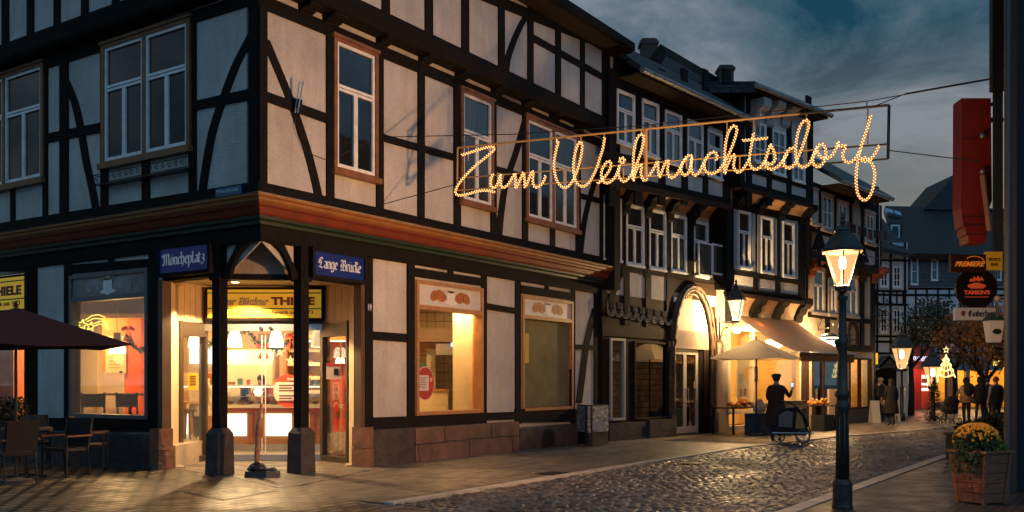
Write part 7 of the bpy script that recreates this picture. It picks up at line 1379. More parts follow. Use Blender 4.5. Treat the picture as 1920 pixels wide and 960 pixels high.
fraktur('Einbecher',black,(a.x+.21,15.995,b.z+.06),(1,0,0),(0,0,1),.065,.42,t,nib=.2); q=[(-.03,.05),(.03,.05),(.03,-.01),(0,-.04),(-.03,-.01)]; mb=MB(); mb.prism([Vector((a.x+.13+x,15.985,b.z+.10+z)) for x,z in q],[Vector((a.x+.13+x,15.998,b.z+.10+z)) for x,z in q]); mb.build('shield_emblem',mat('shield_red',(.25,.04,.03),.5),t)
t=thing('sign_gantry','thin black iron bracket bars holding the hanging pub signs','bracket',wp(1868,560,16.1))
for q in (((1868,468),(1868,640)),((1845,512),(1845,580)),((1868,560),(1884,560)),((1860,640),(1895,640)),((1868,470),(1890,470))): mb=MB(); mb.tube([wp(q[0][0],q[0][1],16.12),wp(q[1][0],q[1][1],16.12)],.016,6); mb.build('bracket_bar',iron,t)
c=wp(1863,642,15.5); t=thing('brewery_lantern','white pub lantern with a green roof and dark oval emblem','lantern',c); gr=mat('lantern_green',(.02,.10,.05),.4)
MB().lathe([(.115,0),(.165,.33),(.17,.345)],c,4,R(45)).build('lantern_body',mat('lantern_white',(.50,.42,.34),.4,emit=(1,.7,.5),es=.10),t); MB().lathe([(.19,.345),(.19,.36),(.12,.42),(.03,.45),(.02,.49)],c,4,R(45)).build('lantern_roof',gr,t); mb=MB(); e_=[Vector((c.x+.07*math.cos(s),c.y-.108,c.z+.17+.045*math.sin(s))) for s in [i*math.pi/8 for i in range(16)]]; mb.prism([p+Vector((0,-.012,0)) for p in e_],e_); mb.build('oval_emblem',mat('emblem_dark',(.02,.03,.02),.4),t); mb=MB(); mb.tube([c,c+Vector((0,0,-.1)),c+Vector((.25,.1,-.1))],.02,6); mb.build('lantern_arm',iron,t)
c=wp(1870,560,15.4); t=thing('spot_lamp','small pale round lamp above the pub lantern','lamp',c); MB().ball(c,.05).build('lamp_head',mat('lamp_pale',(.6,.45,.36),.4),t,True); MB().tube([c,c+Vector((0,0,-.3))],.01,5).build('lamp_stem',iron,t)
t=thing('shop_sign_far','yellow lit shop lettering high above the far right shop','sign',wp(1877,680,50)); text_mesh('KOLSMAR',emis('far_lettering',(1,.72,.15),1.6),wp(1862,686,50),(1,0,0),(0,0,1),.28,1.3,bold=.04,parent=t); bx('sign_backing',wp(1860,0,50.1).x,wp(1912,0,50.1).x,50.06,50.1,wp(0,689,50).z,wp(0,672,50).z,black,t)
# ================================================================ people
skinm=mat('skin',(.42,.24,.17),.55); hairm={k:mat('hair_'+k,c,.6,bump=.5,bscale=60) for k,c in dict(dark=(.015,.010,.008),blond=(.35,.22,.10),brown=(.07,.035,.02)).items()}
shoem=mat('shoe',(.015,.013,.012),.5); eyem=mat('eye_dark',(.01,.01,.01),.2)
def person(label,loc_,rz,h,jacket,trousers,pose=None,hair='dark',hat=None,coat=None,bag=None,hood=None,group=None,stance=.09,wide=1.0,hairlen=.0):
    s=h/1.75; p={'hipL':(-.09,0,.93),'hipR':(.09,0,.93),'kneeL':(-stance-.01,.01,.50),'kneeR':(stance+.01,.01,.50),'ankL':(-stance,-.02,.09),'ankR':(stance,-.02,.09),
      'shL':(-.18*wide,0,1.43),'shR':(.18*wide,0,1.43),'elL':(-.25*wide,-.02,1.15),'elR':(.25*wide,-.02,1.15),'wrL':(-.25*wide,.05,.91),'wrR':(.25*wide,.05,.91),'chest':(0,0,1.32),'neck':(0,.01,1.50),'head':(0,.03,1.61),'headdir':(0,0,1)}
    p.update(pose or {}); V_={k:Vector(v) for k,v in p.items()}
    vs=[];es=[];rr=[];own=[]
    def a(v,r,par,o,r2=None): vs.append(Vector(v)); rr.append((r,r2 or r)); own.append(o); i=len(vs)-1; (es.append((par,i)) if par is not None else None); return i
    pel=a((0,0,.96),.145,None,'leg',.12); wa_=a((0,0,1.10),.125,pel,'torso',.10); ch=a(V_['chest'],.155,wa_,'torso',.115); up=a(V_['chest'].lerp(V_['neck'],.55),.10,ch,'torso',.08); nk=a(V_['neck'],.052,up,'head'); hd=a(V_['head'],.088,nk,'head',.098); tp=a(V_['head']+V_['headdir']*.075,.078,hd,'head',.085)
    f=V_['head']; a(f+Vector((0,.095,-.012)),.016,hd,'head')
    for sd in 'LR':
        sg=-1 if sd=='L' else 1
        hp=a(V_['hip'+sd],.095,pel,'leg'); kn=a(V_['knee'+sd],.062,hp,'leg'); cf=a(V_['knee'+sd].lerp(V_['ank'+sd],.35),.056,kn,'leg'); an=a(V_['ank'+sd],.042,cf,'leg'); he=a(V_['ank'+sd]+Vector((0,.03,-.045)),.044,an,'shoe',.04); a(V_['ank'+sd]+Vector((sg*.01,.16,-.06)),.036,he,'shoe',.03)
        sh=a(V_['sh'+sd],.068,up,'arm'); el=a(V_['el'+sd],.047,sh,'arm'); wr=a(V_['wr'+sd],.034,el,'arm'); d=(V_['wr'+sd]-V_['el'+sd]).normalized(); sdv=d.cross(Vector((0,1,0))); sdv=(sdv.normalized() if sdv.length>.1 else Vector((0,0,1)))
        pm=a(V_['wr'+sd]+d*.055,.030,wr,'hand',.018); nrm=d.cross(sdv)
        for k in range(4):
            o_=sdv*((k-1.5)*.019); L1=(.036,.042,.040,.030)[k]; r_=.0085; q=a(V_['wr'+sd]+d*.09+o_,r_,pm,'hand'); q2=a(V_['wr'+sd]+d*(.09+L1)+o_+nrm*.012,r_,q,'hand'); a(V_['wr'+sd]+d*(.09+L1*1.6)+o_+nrm*.032,r_*.85,q2,'hand')
        th=a(V_['wr'+sd]+d*.04+sdv*-.034,.010,pm,'hand'); a(V_['wr'+sd]+d*.075+sdv*-.045+nrm*.015,.009,th,'hand')
    me=bpy.data.meshes.new('skel'); me.from_pydata([tuple(v) for v in vs],es,[]); o=bpy.data.objects.new('skel',me); C.objects.link(o)
    m=o.modifiers.new('s','SKIN'); m.use_smooth_shade=True; m.branch_smoothing=.4
    for i,sv in enumerate(me.skin_vertices[0].data): sv.radius=rr[i]; sv.use_root=(i==0)
    m2=o.modifiers.new('u','SUBSURF'); m2.levels=1; m2.render_levels=1
    bpy.context.view_layer.update(); dg=bpy.context.evaluated_depsgraph_get(); bm_=bpy.data.meshes.new_from_object(o.evaluated_get(dg)); bpy.data.objects.remove(o)
    for mm in (jacket,trousers,skinm,shoem): bm_.materials.append(mm)
    segs=[(vs[i],vs[j],own[j]) for i,j in es]; mi={'torso':0,'arm':0,'leg':1,'head':2,'hand':2,'shoe':3}
    for f_ in bm_.polygons:
        c=f_.center; best=None
        for A_,B_,w in segs:
            ab=B_-A_; t=max(0,min(1,(c-A_).dot(ab)/max(ab.length_squared,1e-9))); dd=(A_+ab*t-c).length-(.02 if w in('hand',) else 0)
            if best is None or dd<best[0]: best=(dd,w)
        f_.material_index=mi[best[1]]; f_.use_smooth=True
    t=thing('person',label,'person',loc_,group); t.rotation_euler=(0,0,rz); t.scale=(s,s,s); bm_.name='body'; b=bpy.data.objects.new('body',bm_); C.objects.link(b); b.parent=t
    def loc_build(mb,name,m_,sm=True):
        me=bpy.data.meshes.new(name); me.from_pydata([tuple(v) for v in mb.v],[],mb.f); bmm=bmesh.new(); bmm.from_mesh(me); bmesh.ops.recalc_face_normals(bmm,faces=bmm.faces[:]); bmm.to_mesh(me); bmm.free()
        for q in me.polygons: q.use_smooth=sm
        me.materials.append(m_); ob=bpy.data.objects.new(name,me); C.objects.link(ob); ob.parent=t; return ob
    hc=V_['head']+V_['headdir']*.03
    if not hood:
        mb=MB(); mb.ball(hc+Vector((0,-.018,.022)),(.098,.105,.10),12,8)
        if hairlen: mb.lathe([(.04,.02),(.10,0),(.11,-hairlen*.6),(.07,-hairlen)],hc+Vector((0,-.05,-.02)),10,0,1,.6)
        loc_build(mb,'hair',hairm[hair])
    else: mb=MB(); mb.ball(hc+Vector((0,-.03,.0)),(.125,.13,.14),12,8); mb.lathe([(.15,-.02),(.12,.06),(.09,.12)],(0,-.03,1.42),12,0,1,.8); loc_build(mb,'hood',hood)
    if hat:
        mb=MB(); mb.lathe([(.10,-.01),(.125,.03),(.13,.07),(.09,.105),(.0,.11)],hc+Vector((0,0,.035)),14); mb.ball(hc+Vector((0,.10,.05)),(.07,.06,.012),10,5); loc_build(mb,'cap',hat)
    for k in (-1,1): mb=MB(); mb.ball(V_['head']+Vector((.032*k,.083,.018)),.010,6,5); loc_build(mb,'eye',eyem)
    mb=MB(); mb.ball(V_['head']+Vector((0,.083,-.05)),(.022,.008,.005),8,5); loc_build(mb,'mouth',mat('lips',(.25,.08,.07),.5))
    if coat:
        cm,top,bot,rt,rb=coat; n=16; mb=MB(); prof=[(.075,1.50),(.15,1.45),(rt*1.05,1.36),(rt,1.2),(rt*.92,1.06),((rt+rb)/2,(1.06+bot)/2+.05),(rb,bot+.02),(rb*.96,bot)]; prof=[(r,z) for r,z in prof if z<=top]
        mb.lathe(prof,(0,0,0),n,0,1,.72); mb.v=[(x+random.uniform(-.006,.006),y+random.uniform(-.008,.008),z) for x,y,z in mb.v]; loc_build(mb,'coat',cm)
    return t
def at_px(px,ybase,z=0): 
    d=FPX*(H-z)/(ybase-HY); return Vector(((px-CX)/FPX*d,d,z))
brownc=mat('coat_brown',(.045,.022,.014),.9,bump=.3,bscale=60); navy=mat('coat_navy',(.010,.012,.018),.9); blk=mat('coat_black',(.010,.009,.010),.9); beige=mat('coat_beige',(.32,.20,.11),.9); jeans=mat('jeans',(.03,.045,.075),.9,bump=.3,bscale=80); cream_c=mat('coat_cream',(.62,.50,.30),.9,bump=.3,bscale=60); redj=mat('shirt_red',(.30,.05,.03),.8); tanh=mat('hood_tan',(.35,.22,.12),.9)
# shopper with phone, seen from behind
pc=at_px(1455,828,.03)
person('person in a long brown coat and flat cap holding up a phone behind a trailer',pc,R(-25),1.70,brownc,jeans,dict(elR=(.34,.06,1.16),wrR=(.36,.26,1.36),elL=(-.24,.06,1.16),wrL=(-.16,.26,1.02),head=(.0,.05,1.61)),hat=mat('cap_dark',(.03,.022,.02),.8),coat=(brownc,1.5,.42,.22,.29))
hd=pc+Matrix.Rotation(R(-25),3,'Z')@Vector((.36,.33,1.46))*.97; t=thing('phone','lit smartphone in the raised hand of the shopper','phone',hd); bx('phone_body',hd.x-.04,hd.x+.04,hd.y-.004,hd.y+.004,hd.z-.06,hd.z+.09,black,t); bx('phone_screen',hd.x-.034,hd.x+.034,hd.y-.007,hd.y-.0045,hd.z-.05,hd.z+.08,emis('screen_glow',(.6,.8,1),1.2),t)
# cargo trailer
tc=at_px(1487,829,.03); TR=thing('cargo_trailer','black two-wheeled pram trailer with a yellowish side pushed by the shopper','trailer',tc); d=Vector((.80,-.25,0)).normalized(); sdv=Vector((d.y,-d.x,0))
def TP(u,s_,z): return tc+d*u+sdv*s_+Vector((0,0,z))
def wheel(c,r,ax,par,nm='wheel'):
    ax=ax.normalized(); u_=ax.cross(Vector((0,0,1))).normalized(); w_=Vector((0,0,1)); mb=MB(); n=20; mb.tube([c+(u_*math.cos(a)+w_*math.sin(a))*r for a in [2*math.pi*k/n for k in range(n+1)]],.018,6,False); tire=mb.build(nm,black,par,True)
    mb=MB(); mb.tube([c+(u_*math.cos(a)+w_*math.sin(a))*(r-.022) for a in [2*math.pi*k/n for k in range(n+1)]],.009,5,False); mb.build('rim',steel,tire); mb=MB()
    for k in range(10): a=2*math.pi*k/10; mb.tube([c,c+(u_*math.cos(a)+w_*math.sin(a))*(r-.02)],.003,4)
    mb.build('spokes',steel,tire); mb=MB(); mb.tube([c-ax*.03,c+ax*.03],.022,8); mb.build('hub',steel,tire)
for sg in (-1,1): wheel(TP(.24,.27*sg,.17),.17,sdv,TR)
wheel(TP(-.34,.18,.14),.14,sdv,TR)
mb=MB(); q=[(-.38,.22),(-.40,.66),(-.22,.86),(.10,.90),(.26,.74),(.36,.42),(.32,.18)]; mb.prism([TP(u,.26,z) for u,z in q],[TP(u,-.26,z) for u,z in q]); mb.build('trailer_body',blacker,TR)
mb=MB(); q=[(.06,.36),(.10,.78),(.22,.66),(.30,.36)]; mb.prism([TP(u,.272,z) for u,z in q],[TP(u,.262,z) for u,z in q]); mb.build('side_panel',mat('panel_yellowish',(.35,.25,.10),.8),TR)
mb=MB(); q=[(-.35,.40),(-.33,.70),(-.15,.80),(-.0,.76),(-.02,.38)]; mb.prism([TP(u,.272,z) for u,z in q],[TP(u,.262,z) for u,z in q]); mb.build('side_window',mat('mesh_blue',(.06,.09,.13),.3),TR)
for sg in (-1,1): MB().tube(spline([TP(-.48,.2*sg,1.02),TP(-.36,.25*sg,1.07),TP(-.1,.27*sg,.99),TP(.22,.27*sg,.76),TP(.44,.27*sg,.24)]),.014,6).build('frame_tube',black,TR)
MB().tube([TP(-.48,-.2,1.02),TP(-.48,.2,1.02)],.016,6).build('handlebar',black,TR)
MB().tube([TP(-.5,.27,.24),TP(.5,.27,.24)],.02,6).build('frame_tube',steel,TR)
# walkers
c=at_px(1671,798); person('woman in a long dark coat walking away down the street',c,R(8),1.66,blk,blk,dict(kneeL=(-.05,.10,.50),ankL=(-.03,.04,.09),kneeR=(.05,-.03,.5),ankR=(.03,-.16,.12)),coat=(blk,1.5,.45,.22,.30),hood=None,hairlen=.25)
c=at_px(1655,791); person('person in dark jacket leaning in to talk at the house corner',c,R(70),1.72,blk,navy,dict(neck=(0,.05,1.50),head=(0,.10,1.60)),hair='blond',coat=(blk,1.5,.85,.22,.22))
c=at_px(1645,790); person('person in a tan jacket facing the talker at the house corner',c,R(-95),1.70,tanh,jeans,hair='brown')
c=at_px(1633,788); person('person in a yellow-green jacket half hidden at the corner window',c,R(-60),1.65,mat('jacket_lime',(.35,.38,.03),.8),navy,hair='dark')
c=at_px(1812,797); person('woman in a beige jacket and dark backpack pushing a pram away',c,R(5),1.70,beige,blk,dict(elL=(-.26,.10,1.18),wrL=(-.18,.32,1.08),elR=(.26,.10,1.18),wrR=(.18,.32,1.08)),hood=blk,coat=(beige,1.36,.82,.24,.26))
b=thing('backpack','dark backpack on the shoulders of the woman with the pram','backpack',c+Vector((0,-.2,1.15))); mb=MB(); mb.ball(c+Vector((.0,-.20,1.28)),(.20,.12,.24),12,8); mb.build('pack_body',blk,b,True)
pm=at_px(1786,797)+Vector((0,.15,0)); PR=thing('pram','black pram with a rounded hood and small wheels','pram',pm)
for sx in (-.22,.22):
    for sy,r in ((-.25,.13),(.3,.10)): wheel(pm+Vector((sx,sy,r)),r,Vector((1,0,0)),PR)
    MB().tube([pm+Vector((sx*.8,-.5,1.02)),pm+Vector((sx*.8,-.2,.75)),pm+Vector((sx,.3,.12))],.014,6).build('frame_tube',black,PR)
MB().tube([pm+Vector((-.18,-.5,1.02)),pm+Vector((.18,-.5,1.02))],.016,6).build('handlebar',black,PR)
mb=MB(); mb.ball(pm+Vector((0,.1,.60)),(.26,.38,.22),12,8); mb.build('pram_body',blk,PR,True); mb=MB(); mb.ball(pm+Vector((0,-.06,.82)),(.27,.25,.22),12,8); mb.build('pram_hood',blk,PR,True)
c=at_px(1838,795); person('person in a dark coat walking away behind the pram',c,R(10),1.72,blk,jeans,dict(kneeL=(-.08,.1,.5),ankL=(-.08,.12,.12),ankR=(.08,-.12,.09)),hood=blk,coat=(blk,1.5,.75,.23,.25))
c=at_px(1868,806); person('man with a dark backpack and pale sleeves walking towards the far shops',c,R(15),1.72,mat('sleeve_grey',(.16,.13,.11),.9),navy,hair='brown',wide=1.1,coat=(blk,1.45,.9,.22,.2))
c=at_px(1852,788); person('person in dark clothes walking in front of the lit far shops',c,R(-30),1.70,blk,blk,hair='dark',coat=(blk,1.5,.7,.22,.24))
# bakery customer and assistant
c=Vector((wp(376,0,19.9).x,19.9,.05)); person('woman in a cream hooded jacket waiting inside the bakery behind the left side light',c,R(-20),1.74,cream_c,jeans,dict(elL=(-.24,.08,1.16),wrL=(-.1,.26,1.1)),hair='blond',coat=(cream_c,1.5,.80,.24,.27),hairlen=.12)
c=Vector((wp(500,0,22.3).x,22.3,.10)); person('shop assistant with dark hair bending over the bakery counter',c,R(165),1.70,redj,navy,dict(chest=(0,.10,1.28),neck=(0,.20,1.44),head=(0,.27,1.52),shL=(-.18,.14,1.38),shR=(.18,.14,1.38),elL=(-.25,.25,1.16),elR=(.25,.25,1.16),wrL=(-.12,.45,1.12),wrR=(.12,.45,1.12)),hair='dark',hairlen=.18)
# bar stool inside left
c=Vector((wp(352,0,19.1).x,19.1,.05)); t=thing('bar_stool','dark bar stool standing inside the left side light','stool',c)
MB().lathe([(.19,.90),(.20,.93),(.18,.97)],c,14).build('seat',darkw,t)
for k in range(4): a=k*math.pi/2+.6; MB().tube([c+Vector((.10*math.cos(a),.10*math.sin(a),.90)),c+Vector((.22*math.cos(a),.22*math.sin(a),0))],.018,6).build('leg',black,t)
MB().tube([c+Vector((.19*math.cos(a),.19*math.sin(a),.3)) for a in [k*math.pi/4 for k in range(9)]],.010,5).build('foot_ring',black,t)
t=thing('bar_table','small wooden high table inside the left side light','table',c+Vector((-.25,.6,0))); q=c+Vector((-.3,.7,0)); MB().lathe([(.36,1.06),(.36,1.10)],q,18).build('table_top',wood,t); MB().tube([q,q+Vector((0,0,1.06))],.03,8).build('table_column',steel,t)
# ================================================================ furled banner stand before the door
c=gp(487,896,.03); t=thing('banner_stand','furled dark red banner on a leaning pole in a black rubber foot before the door','banner stand',c)
mb=MB(); o=c+Vector((0,.15,0)); rp=[(-.24,-.13),(.10,-.16),(.26,-.06),(.27,.05),(.12,.16),(-.20,.15),(-.27,.02)]
mb.prism([o+Vector((x,y,.10)) for x,y in rp],[o+Vector((x*1.05,y*1.05,.0)) for x,y in rp]); mb.build('rubber_foot',black,t)
mb=MB(); mb.tube(spline([o+Vector((-.22,.0,.10)),o+Vector((-.15,.02,.19)),o+Vector((-.02,0,.20)),o+Vector((.08,-.04,.12)),o+Vector((.20,-.06,.13)),o+Vector((.25,-.04,.05))]),.035,7); mb.build('foot_handle',mat('foot_grey',(.10,.10,.09),.5),t,True)
mb=MB(); mb.ball(o+Vector((-.06,0,.14)),(.13,.12,.08)); mb.build('foot_weight',black,t,True)
b0=o+Vector((-.10,0,.12)); b1=wp(490,755,c.y+.15)
mb=MB(); mb.tube([b0,b0.lerp(b1,.5),b1],[.018,.014,.006],7); mb.build('pole',mat('pole_gold',(.30,.17,.06),.35,.7),t)
P_=[b0.lerp(b1,k) for k in (.10,.2,.35,.42,.55,.68,.75,.80,.9,.98)]; mb=MB(); mb.tube(P_,[.035,.045,.045,.05,.060,.058,.045,.022,.028,.008],9); mb.v=[(x+random.uniform(-.006,.006),y,z) for x,y,z in mb.v]; mb.build('furled_banner',mat('banner_cloth',(.26,.05,.03),.8,var=.75,vscale=5,col2=(.42,.28,.12)),t,True)
mb=MB(); mb.box(b0+Vector((.02,0,.05)),(.09,.09,.12)); mb.build('pole_clamp',black,t)
# ================================================================ cafe furniture at the left
wick=mat('wicker_dark',(.009,.008,.008),.6,bump=1,bscale=60); armw=mat('armrest_wood',(.16,.06,.035),.5)
def make_chair(lb,loc_,rz):
    t=thing('cafe_chair',lb,'chair',(0,0,0),'dark wicker cafe armchairs at the left')
    for sx in (-1,1):
        MB().tube([(sx*.25,.22,0),(sx*.25,.22,.64)],.016,6).build('leg',wick,t); MB().tube([(sx*.25,-.26,0),(sx*.25,-.22,.45),(sx*.26,-.30,.92)],.018,6).build('leg',wick,t)
        mb=MB(); mb.box((sx*.27,-.02,.655),(.05,.52,.025)); mb.build('armrest',armw,t)
    mb=MB(); mb.box((0,0,.44),(.50,.46,.05)); mb.build('seat',wick,t); mb=MB(); mb.prism([(-.25,-.23,.48),(.25,-.23,.48),(.26,-.31,.93),(-.26,-.31,.93)],[(-.25,-.26,.48),(.25,-.26,.48),(.26,-.34,.93),(-.26,-.34,.93)]); mb.build('backrest',wick,t)
    t.location=loc_; t.rotation_euler=(0,0,rz); return t
c1=make_chair('dark wicker cafe chair nearest the bakery entrance, under the left shop window',at_px(172,883,.03),R(-75))
for x,y,rz,lb in ((122,893,R(160),'dark wicker cafe chair with its back to the street, right of the small table'),(20,905,R(60),'dark wicker cafe chair in the left foreground corner'),(62,878,R(-150),'dark wicker cafe chair behind the small table'),(-10,885,R(0),'dark wicker cafe chair cut by the left picture edge')): copy_tree(c1,at_px(x,y,.03),rz,None,lb)
for x,y,lb in ((50,896,'small square cafe table with a thin pale top, nearest the parasol'),(-25,880,'small square cafe table cut by the left picture edge')):
    c=at_px(x,y,.03); t=thing('cafe_table',lb,'table',c,'cafe tables under the parasol'); mb=MB(); mb.box(c+Vector((0,0,.78)),(.72,.72,.03),.5); mb.build('table_top',mat('table_top_brown',(.12,.07,.04),.4,var=.2),t); MB().tube([c,c+Vector((0,0,.77))],.03,8).build('column',metal_d,t)
    for k in range(4): a=k*math.pi/2+.3; MB().tube([c+Vector((0,0,.06)),c+Vector((.3*math.cos(a),.3*math.sin(a),.02))],.02,6).build('table_foot',metal_d,t)
c=at_px(46,896,.03)+Vector((.12,.05,.80)); t=thing('menu_card','small dark menu card standing on the cafe table','menu card',c); mb=MB(); mb.prism([c+Vector((-.07,-.03,0)),c+Vector((.07,-.03,0)),c+Vector((.07,0,.18)),c+Vector((-.07,0,.18))],[c+Vector((-.07,.03,0)),c+Vector((.07,.03,0)),c+Vector((.07,.004,.18)),c+Vector((-.07,.004,.18))]); mb.build('card',black,t)
# ================================================================ foliage helpers
def leafball(mb,c,r,n,s,rnd,flat=1.0):
    for _ in range(n):
        v=Vector([rnd.gauss(0,1) for _ in range(3)]).normalized()*r*(rnd.random()**.4); v.z*=flat; p=c+v
        a=Vector([rnd.uniform(-1,1) for _ in range(3)]).normalized(); b=a.cross(Vector([rnd.uniform(-1,1) for _ in range(3)])).normalized(); k=s*rnd.uniform(.6,1.3)
        mb.add([p-a*k,p+b*k*.45,p+a*k,p-b*k*.45],[(0,1,2,3)])
rnd=random.Random(5)
green=mat('plant_green',(.035,.075,.020),.6,var=.5,vscale=20); green2=mat('herb_green',(.12,.20,.03),.6,var=.3,vscale=20); darkg=mat('shrub_dark',(.015,.025,.012),.7)
# small box shrub on the window ledge at the left
c=wp(22,765,15.9); t=thing('potted_shrub','small round dark shrub in a pot behind the cafe tables','potted plant',c+Vector((0,0,-.95))); mb=MB(); leafball(mb,c+Vector((0,0,.0)),.30,700,.035,rnd,.7); mb.build('foliage',darkg,t); MB().lathe([(.15,-.9),(.2,-.25),(.22,-.22)],c,12).build('pot',stone_d,t)
# wooden planter with yellow chrysanthemums
bc=Vector((5.93,12.2,0)); PL=thing('wooden_planter','tapered reddish wooden planter box full of yellow flowers, right foreground','planter',bc); plw=mat('planter_wood',(.30,.11,.055),.6,bump=.5,bscale=12,var=.35,vscale=4,stretch=(1,1,5))
rot=R(28); Mx=Matrix.Rotation(rot,3,'Z')
def BP(x,y,z): return bc+Mx@Vector((x,y,z))
w0,w1=.195,.245; z0_,z1_=.04,.66
for k in range(4):
    Mk=Matrix.Rotation(k*math.pi/2,3,'Z')
    for j in range(5):
        za_=z0_+(z1_-z0_)*j/5; zb2=z0_+(z1_-z0_)*(j+1)/5-.008; wa2=w0+(w1-w0)*j/5; wb2=w0+(w1-w0)*(j+1)/5
        q=[(-wa2+.04,-wa2,za_),(wa2-.04,-wa2,za_),(wb2-.04,-wb2,zb2),(-wb2+.04,-wb2,zb2)]; mb=MB(); mb.prism([bc+Mx@(Mk@Vector(v)) for v in q],[bc+Mx@(Mk@(Vector(v)+Vector((0,.025,0)))) for v in q]); mb.build('side_board',plw,PL)
    q=[(-w0-.012,-w0-.012),(-w0+.045,-w0-.012),(-w0+.045,-w0+.03),(-w0-.012,-w0+.03)]; q2=[(x-(w1-w0)*1,y-(w1-w0)*1) for x,y in q]; mb=MB(); mb.hexa([bc+Mx@(Mk@Vector((x,y,.0))) for x,y in q]+[bc+Mx@(Mk@Vector((x,y,z1_))) for x,y in q2]); mb.build('corner_post',plw,PL)
mb=MB()
for k in range(4):
    Mk=Matrix.Rotation(k*math.pi/2,3,'Z'); q=[(-w1-.035,-w1-.035,z1_+.002),(w1+.035,-w1-.035,z1_+.002),(w1-.04,-w1+.04,z1_+.002),(-w1+.04,-w1+.04,z1_+.002)]; mb.prism([bc+Mx@(Mk@(Vector(v)+Vector((0,0,.028)))) for v in q],[bc+Mx@(Mk@Vector(v)) for v in q])
mb.build('rim_board',plw,PL); mb=MB(); mb.box(bc+Vector((0,0,.6)),(.42,.42,.05),rot); mb.build('soil',mat('soil',(.02,.014,.01),.95),PL)
def bush(lb,c,r,flat,nl,m,nm='flowering_plant',cat='plant',fl=None,nf=0,fm=None,ls=.03,extra=None):
    t=thing(nm,lb,cat,c-Vector((0,0,r*flat*.8))); mb=MB(); leafball(mb,c,r,nl,ls,rnd,flat); 
    if extra:
        for e_,r2,n2 in extra: leafball(mb,e_,r2,n2,ls,rnd,.7)
    mb.build('foliage',m,t)
    for k in range(5): a=rnd.random()*6.28; MB().tube([c+Vector((0,0,-r*flat*.95)),c+Vector((math.cos(a)*r*.5,math.sin(a)*r*.5,0))],.006,4).build('stem',green,t)
    if nf:
        mb=MB()
        for _ in range(nf):
            a=rnd.random()*6.28; el=rnd.random()**.6*1.35; v=Vector((math.cos(a)*math.cos(el),math.sin(a)*math.cos(el),math.sin(el)*flat+.04)); p=c+v*r*1.03; nn=v.normalized(); u_=nn.cross(Vector((0,0,1))); u_=u_.normalized() if u_.length>.1 else Vector((1,0,0)); w_=nn.cross(u_); s_=.020*rnd.uniform(.7,1.25)
            for ring,(rr_,hh) in enumerate(((1,0),(.6,.008))):
                pts=[p+nn*hh+(u_*math.cos(q)+w_*math.sin(q))*s_*rr_*(1 if i%2 else .7) for i,q in enumerate([i*math.pi/6 for i in range(12)])]; mb.add([p+nn*(hh+.010)]+pts,[(0,i+1,(i+1)%12+1) for i in range(12)])
        tag(mb.build('blossoms',fm,t),kind='stuff')
    return t
yf=mat('blossom_yellow',(.62,.30,.012),.6,var=.4,vscale=25)
bush('dome of yellow chrysanthemums at the left of the wooden planter',BP(-.10,-.02,.78),.27,.85,900,green,fl=1,nf=420,fm=yf,extra=[(BP(-.30,-.1,.60),.10,150)])
bush('leafy green plant at the right of the wooden planter',BP(.18,.05,.80),.17,.9,500,green,nm='green_plant',ls=.04)
bush('small bright green herb at the front rim of the planter',BP(.06,-.22,.74),.09,.9,220,green2,nm='green_herb',ls=.03)
t=thing('trailing_ivy','thin ivy trailing over the left side of the wooden planter','plant',BP(-.3,-.2,.6)); mb=MB()
for k in range(6):
    P_=spline([BP(-.26,-.2+.07*k,.68),BP(-.36,-.2+.07*k,.60),BP(-.42-.04*(k%3),-.22+.07*k,.45-.05*(k%2))]); mb.tube(P_,.004,4)
    for p in P_: leafball(mb,p,.04,5,.022,rnd)
mb.build('ivy_shoots',green,t)
for i,(x,y,d,r,lb) in enumerate(((1850,812,17,.42,'low dark shrub behind the wooden planter'),(1822,806,19,.32,'low dark shrub at the left end of the planting behind the planter'),(1878,800,16,.42,'low dark shrub against the dark building edge'))): bush(lb,wp(x,y,d),r,.6,900,darkg,nm='shrub',cat='shrub',ls=.05); c=wp(x,y,d); tt=thing('plant_trough',['dark trough under the middle shrub behind the planter','dark trough under the left shrub behind the planter','dark trough under the shrub at the building edge'][i],'planter',Vector((c.x,c.y,0))); bx('trough_body',c.x-.4,c.x+.4,c.y-.25,c.y+.25,0,c.z-.1,black,tt); bx('trough_rim',c.x-.43,c.x+.43,c.y-.28,c.y+.28,c.z-.1,c.z-.06,stone_d,tt)
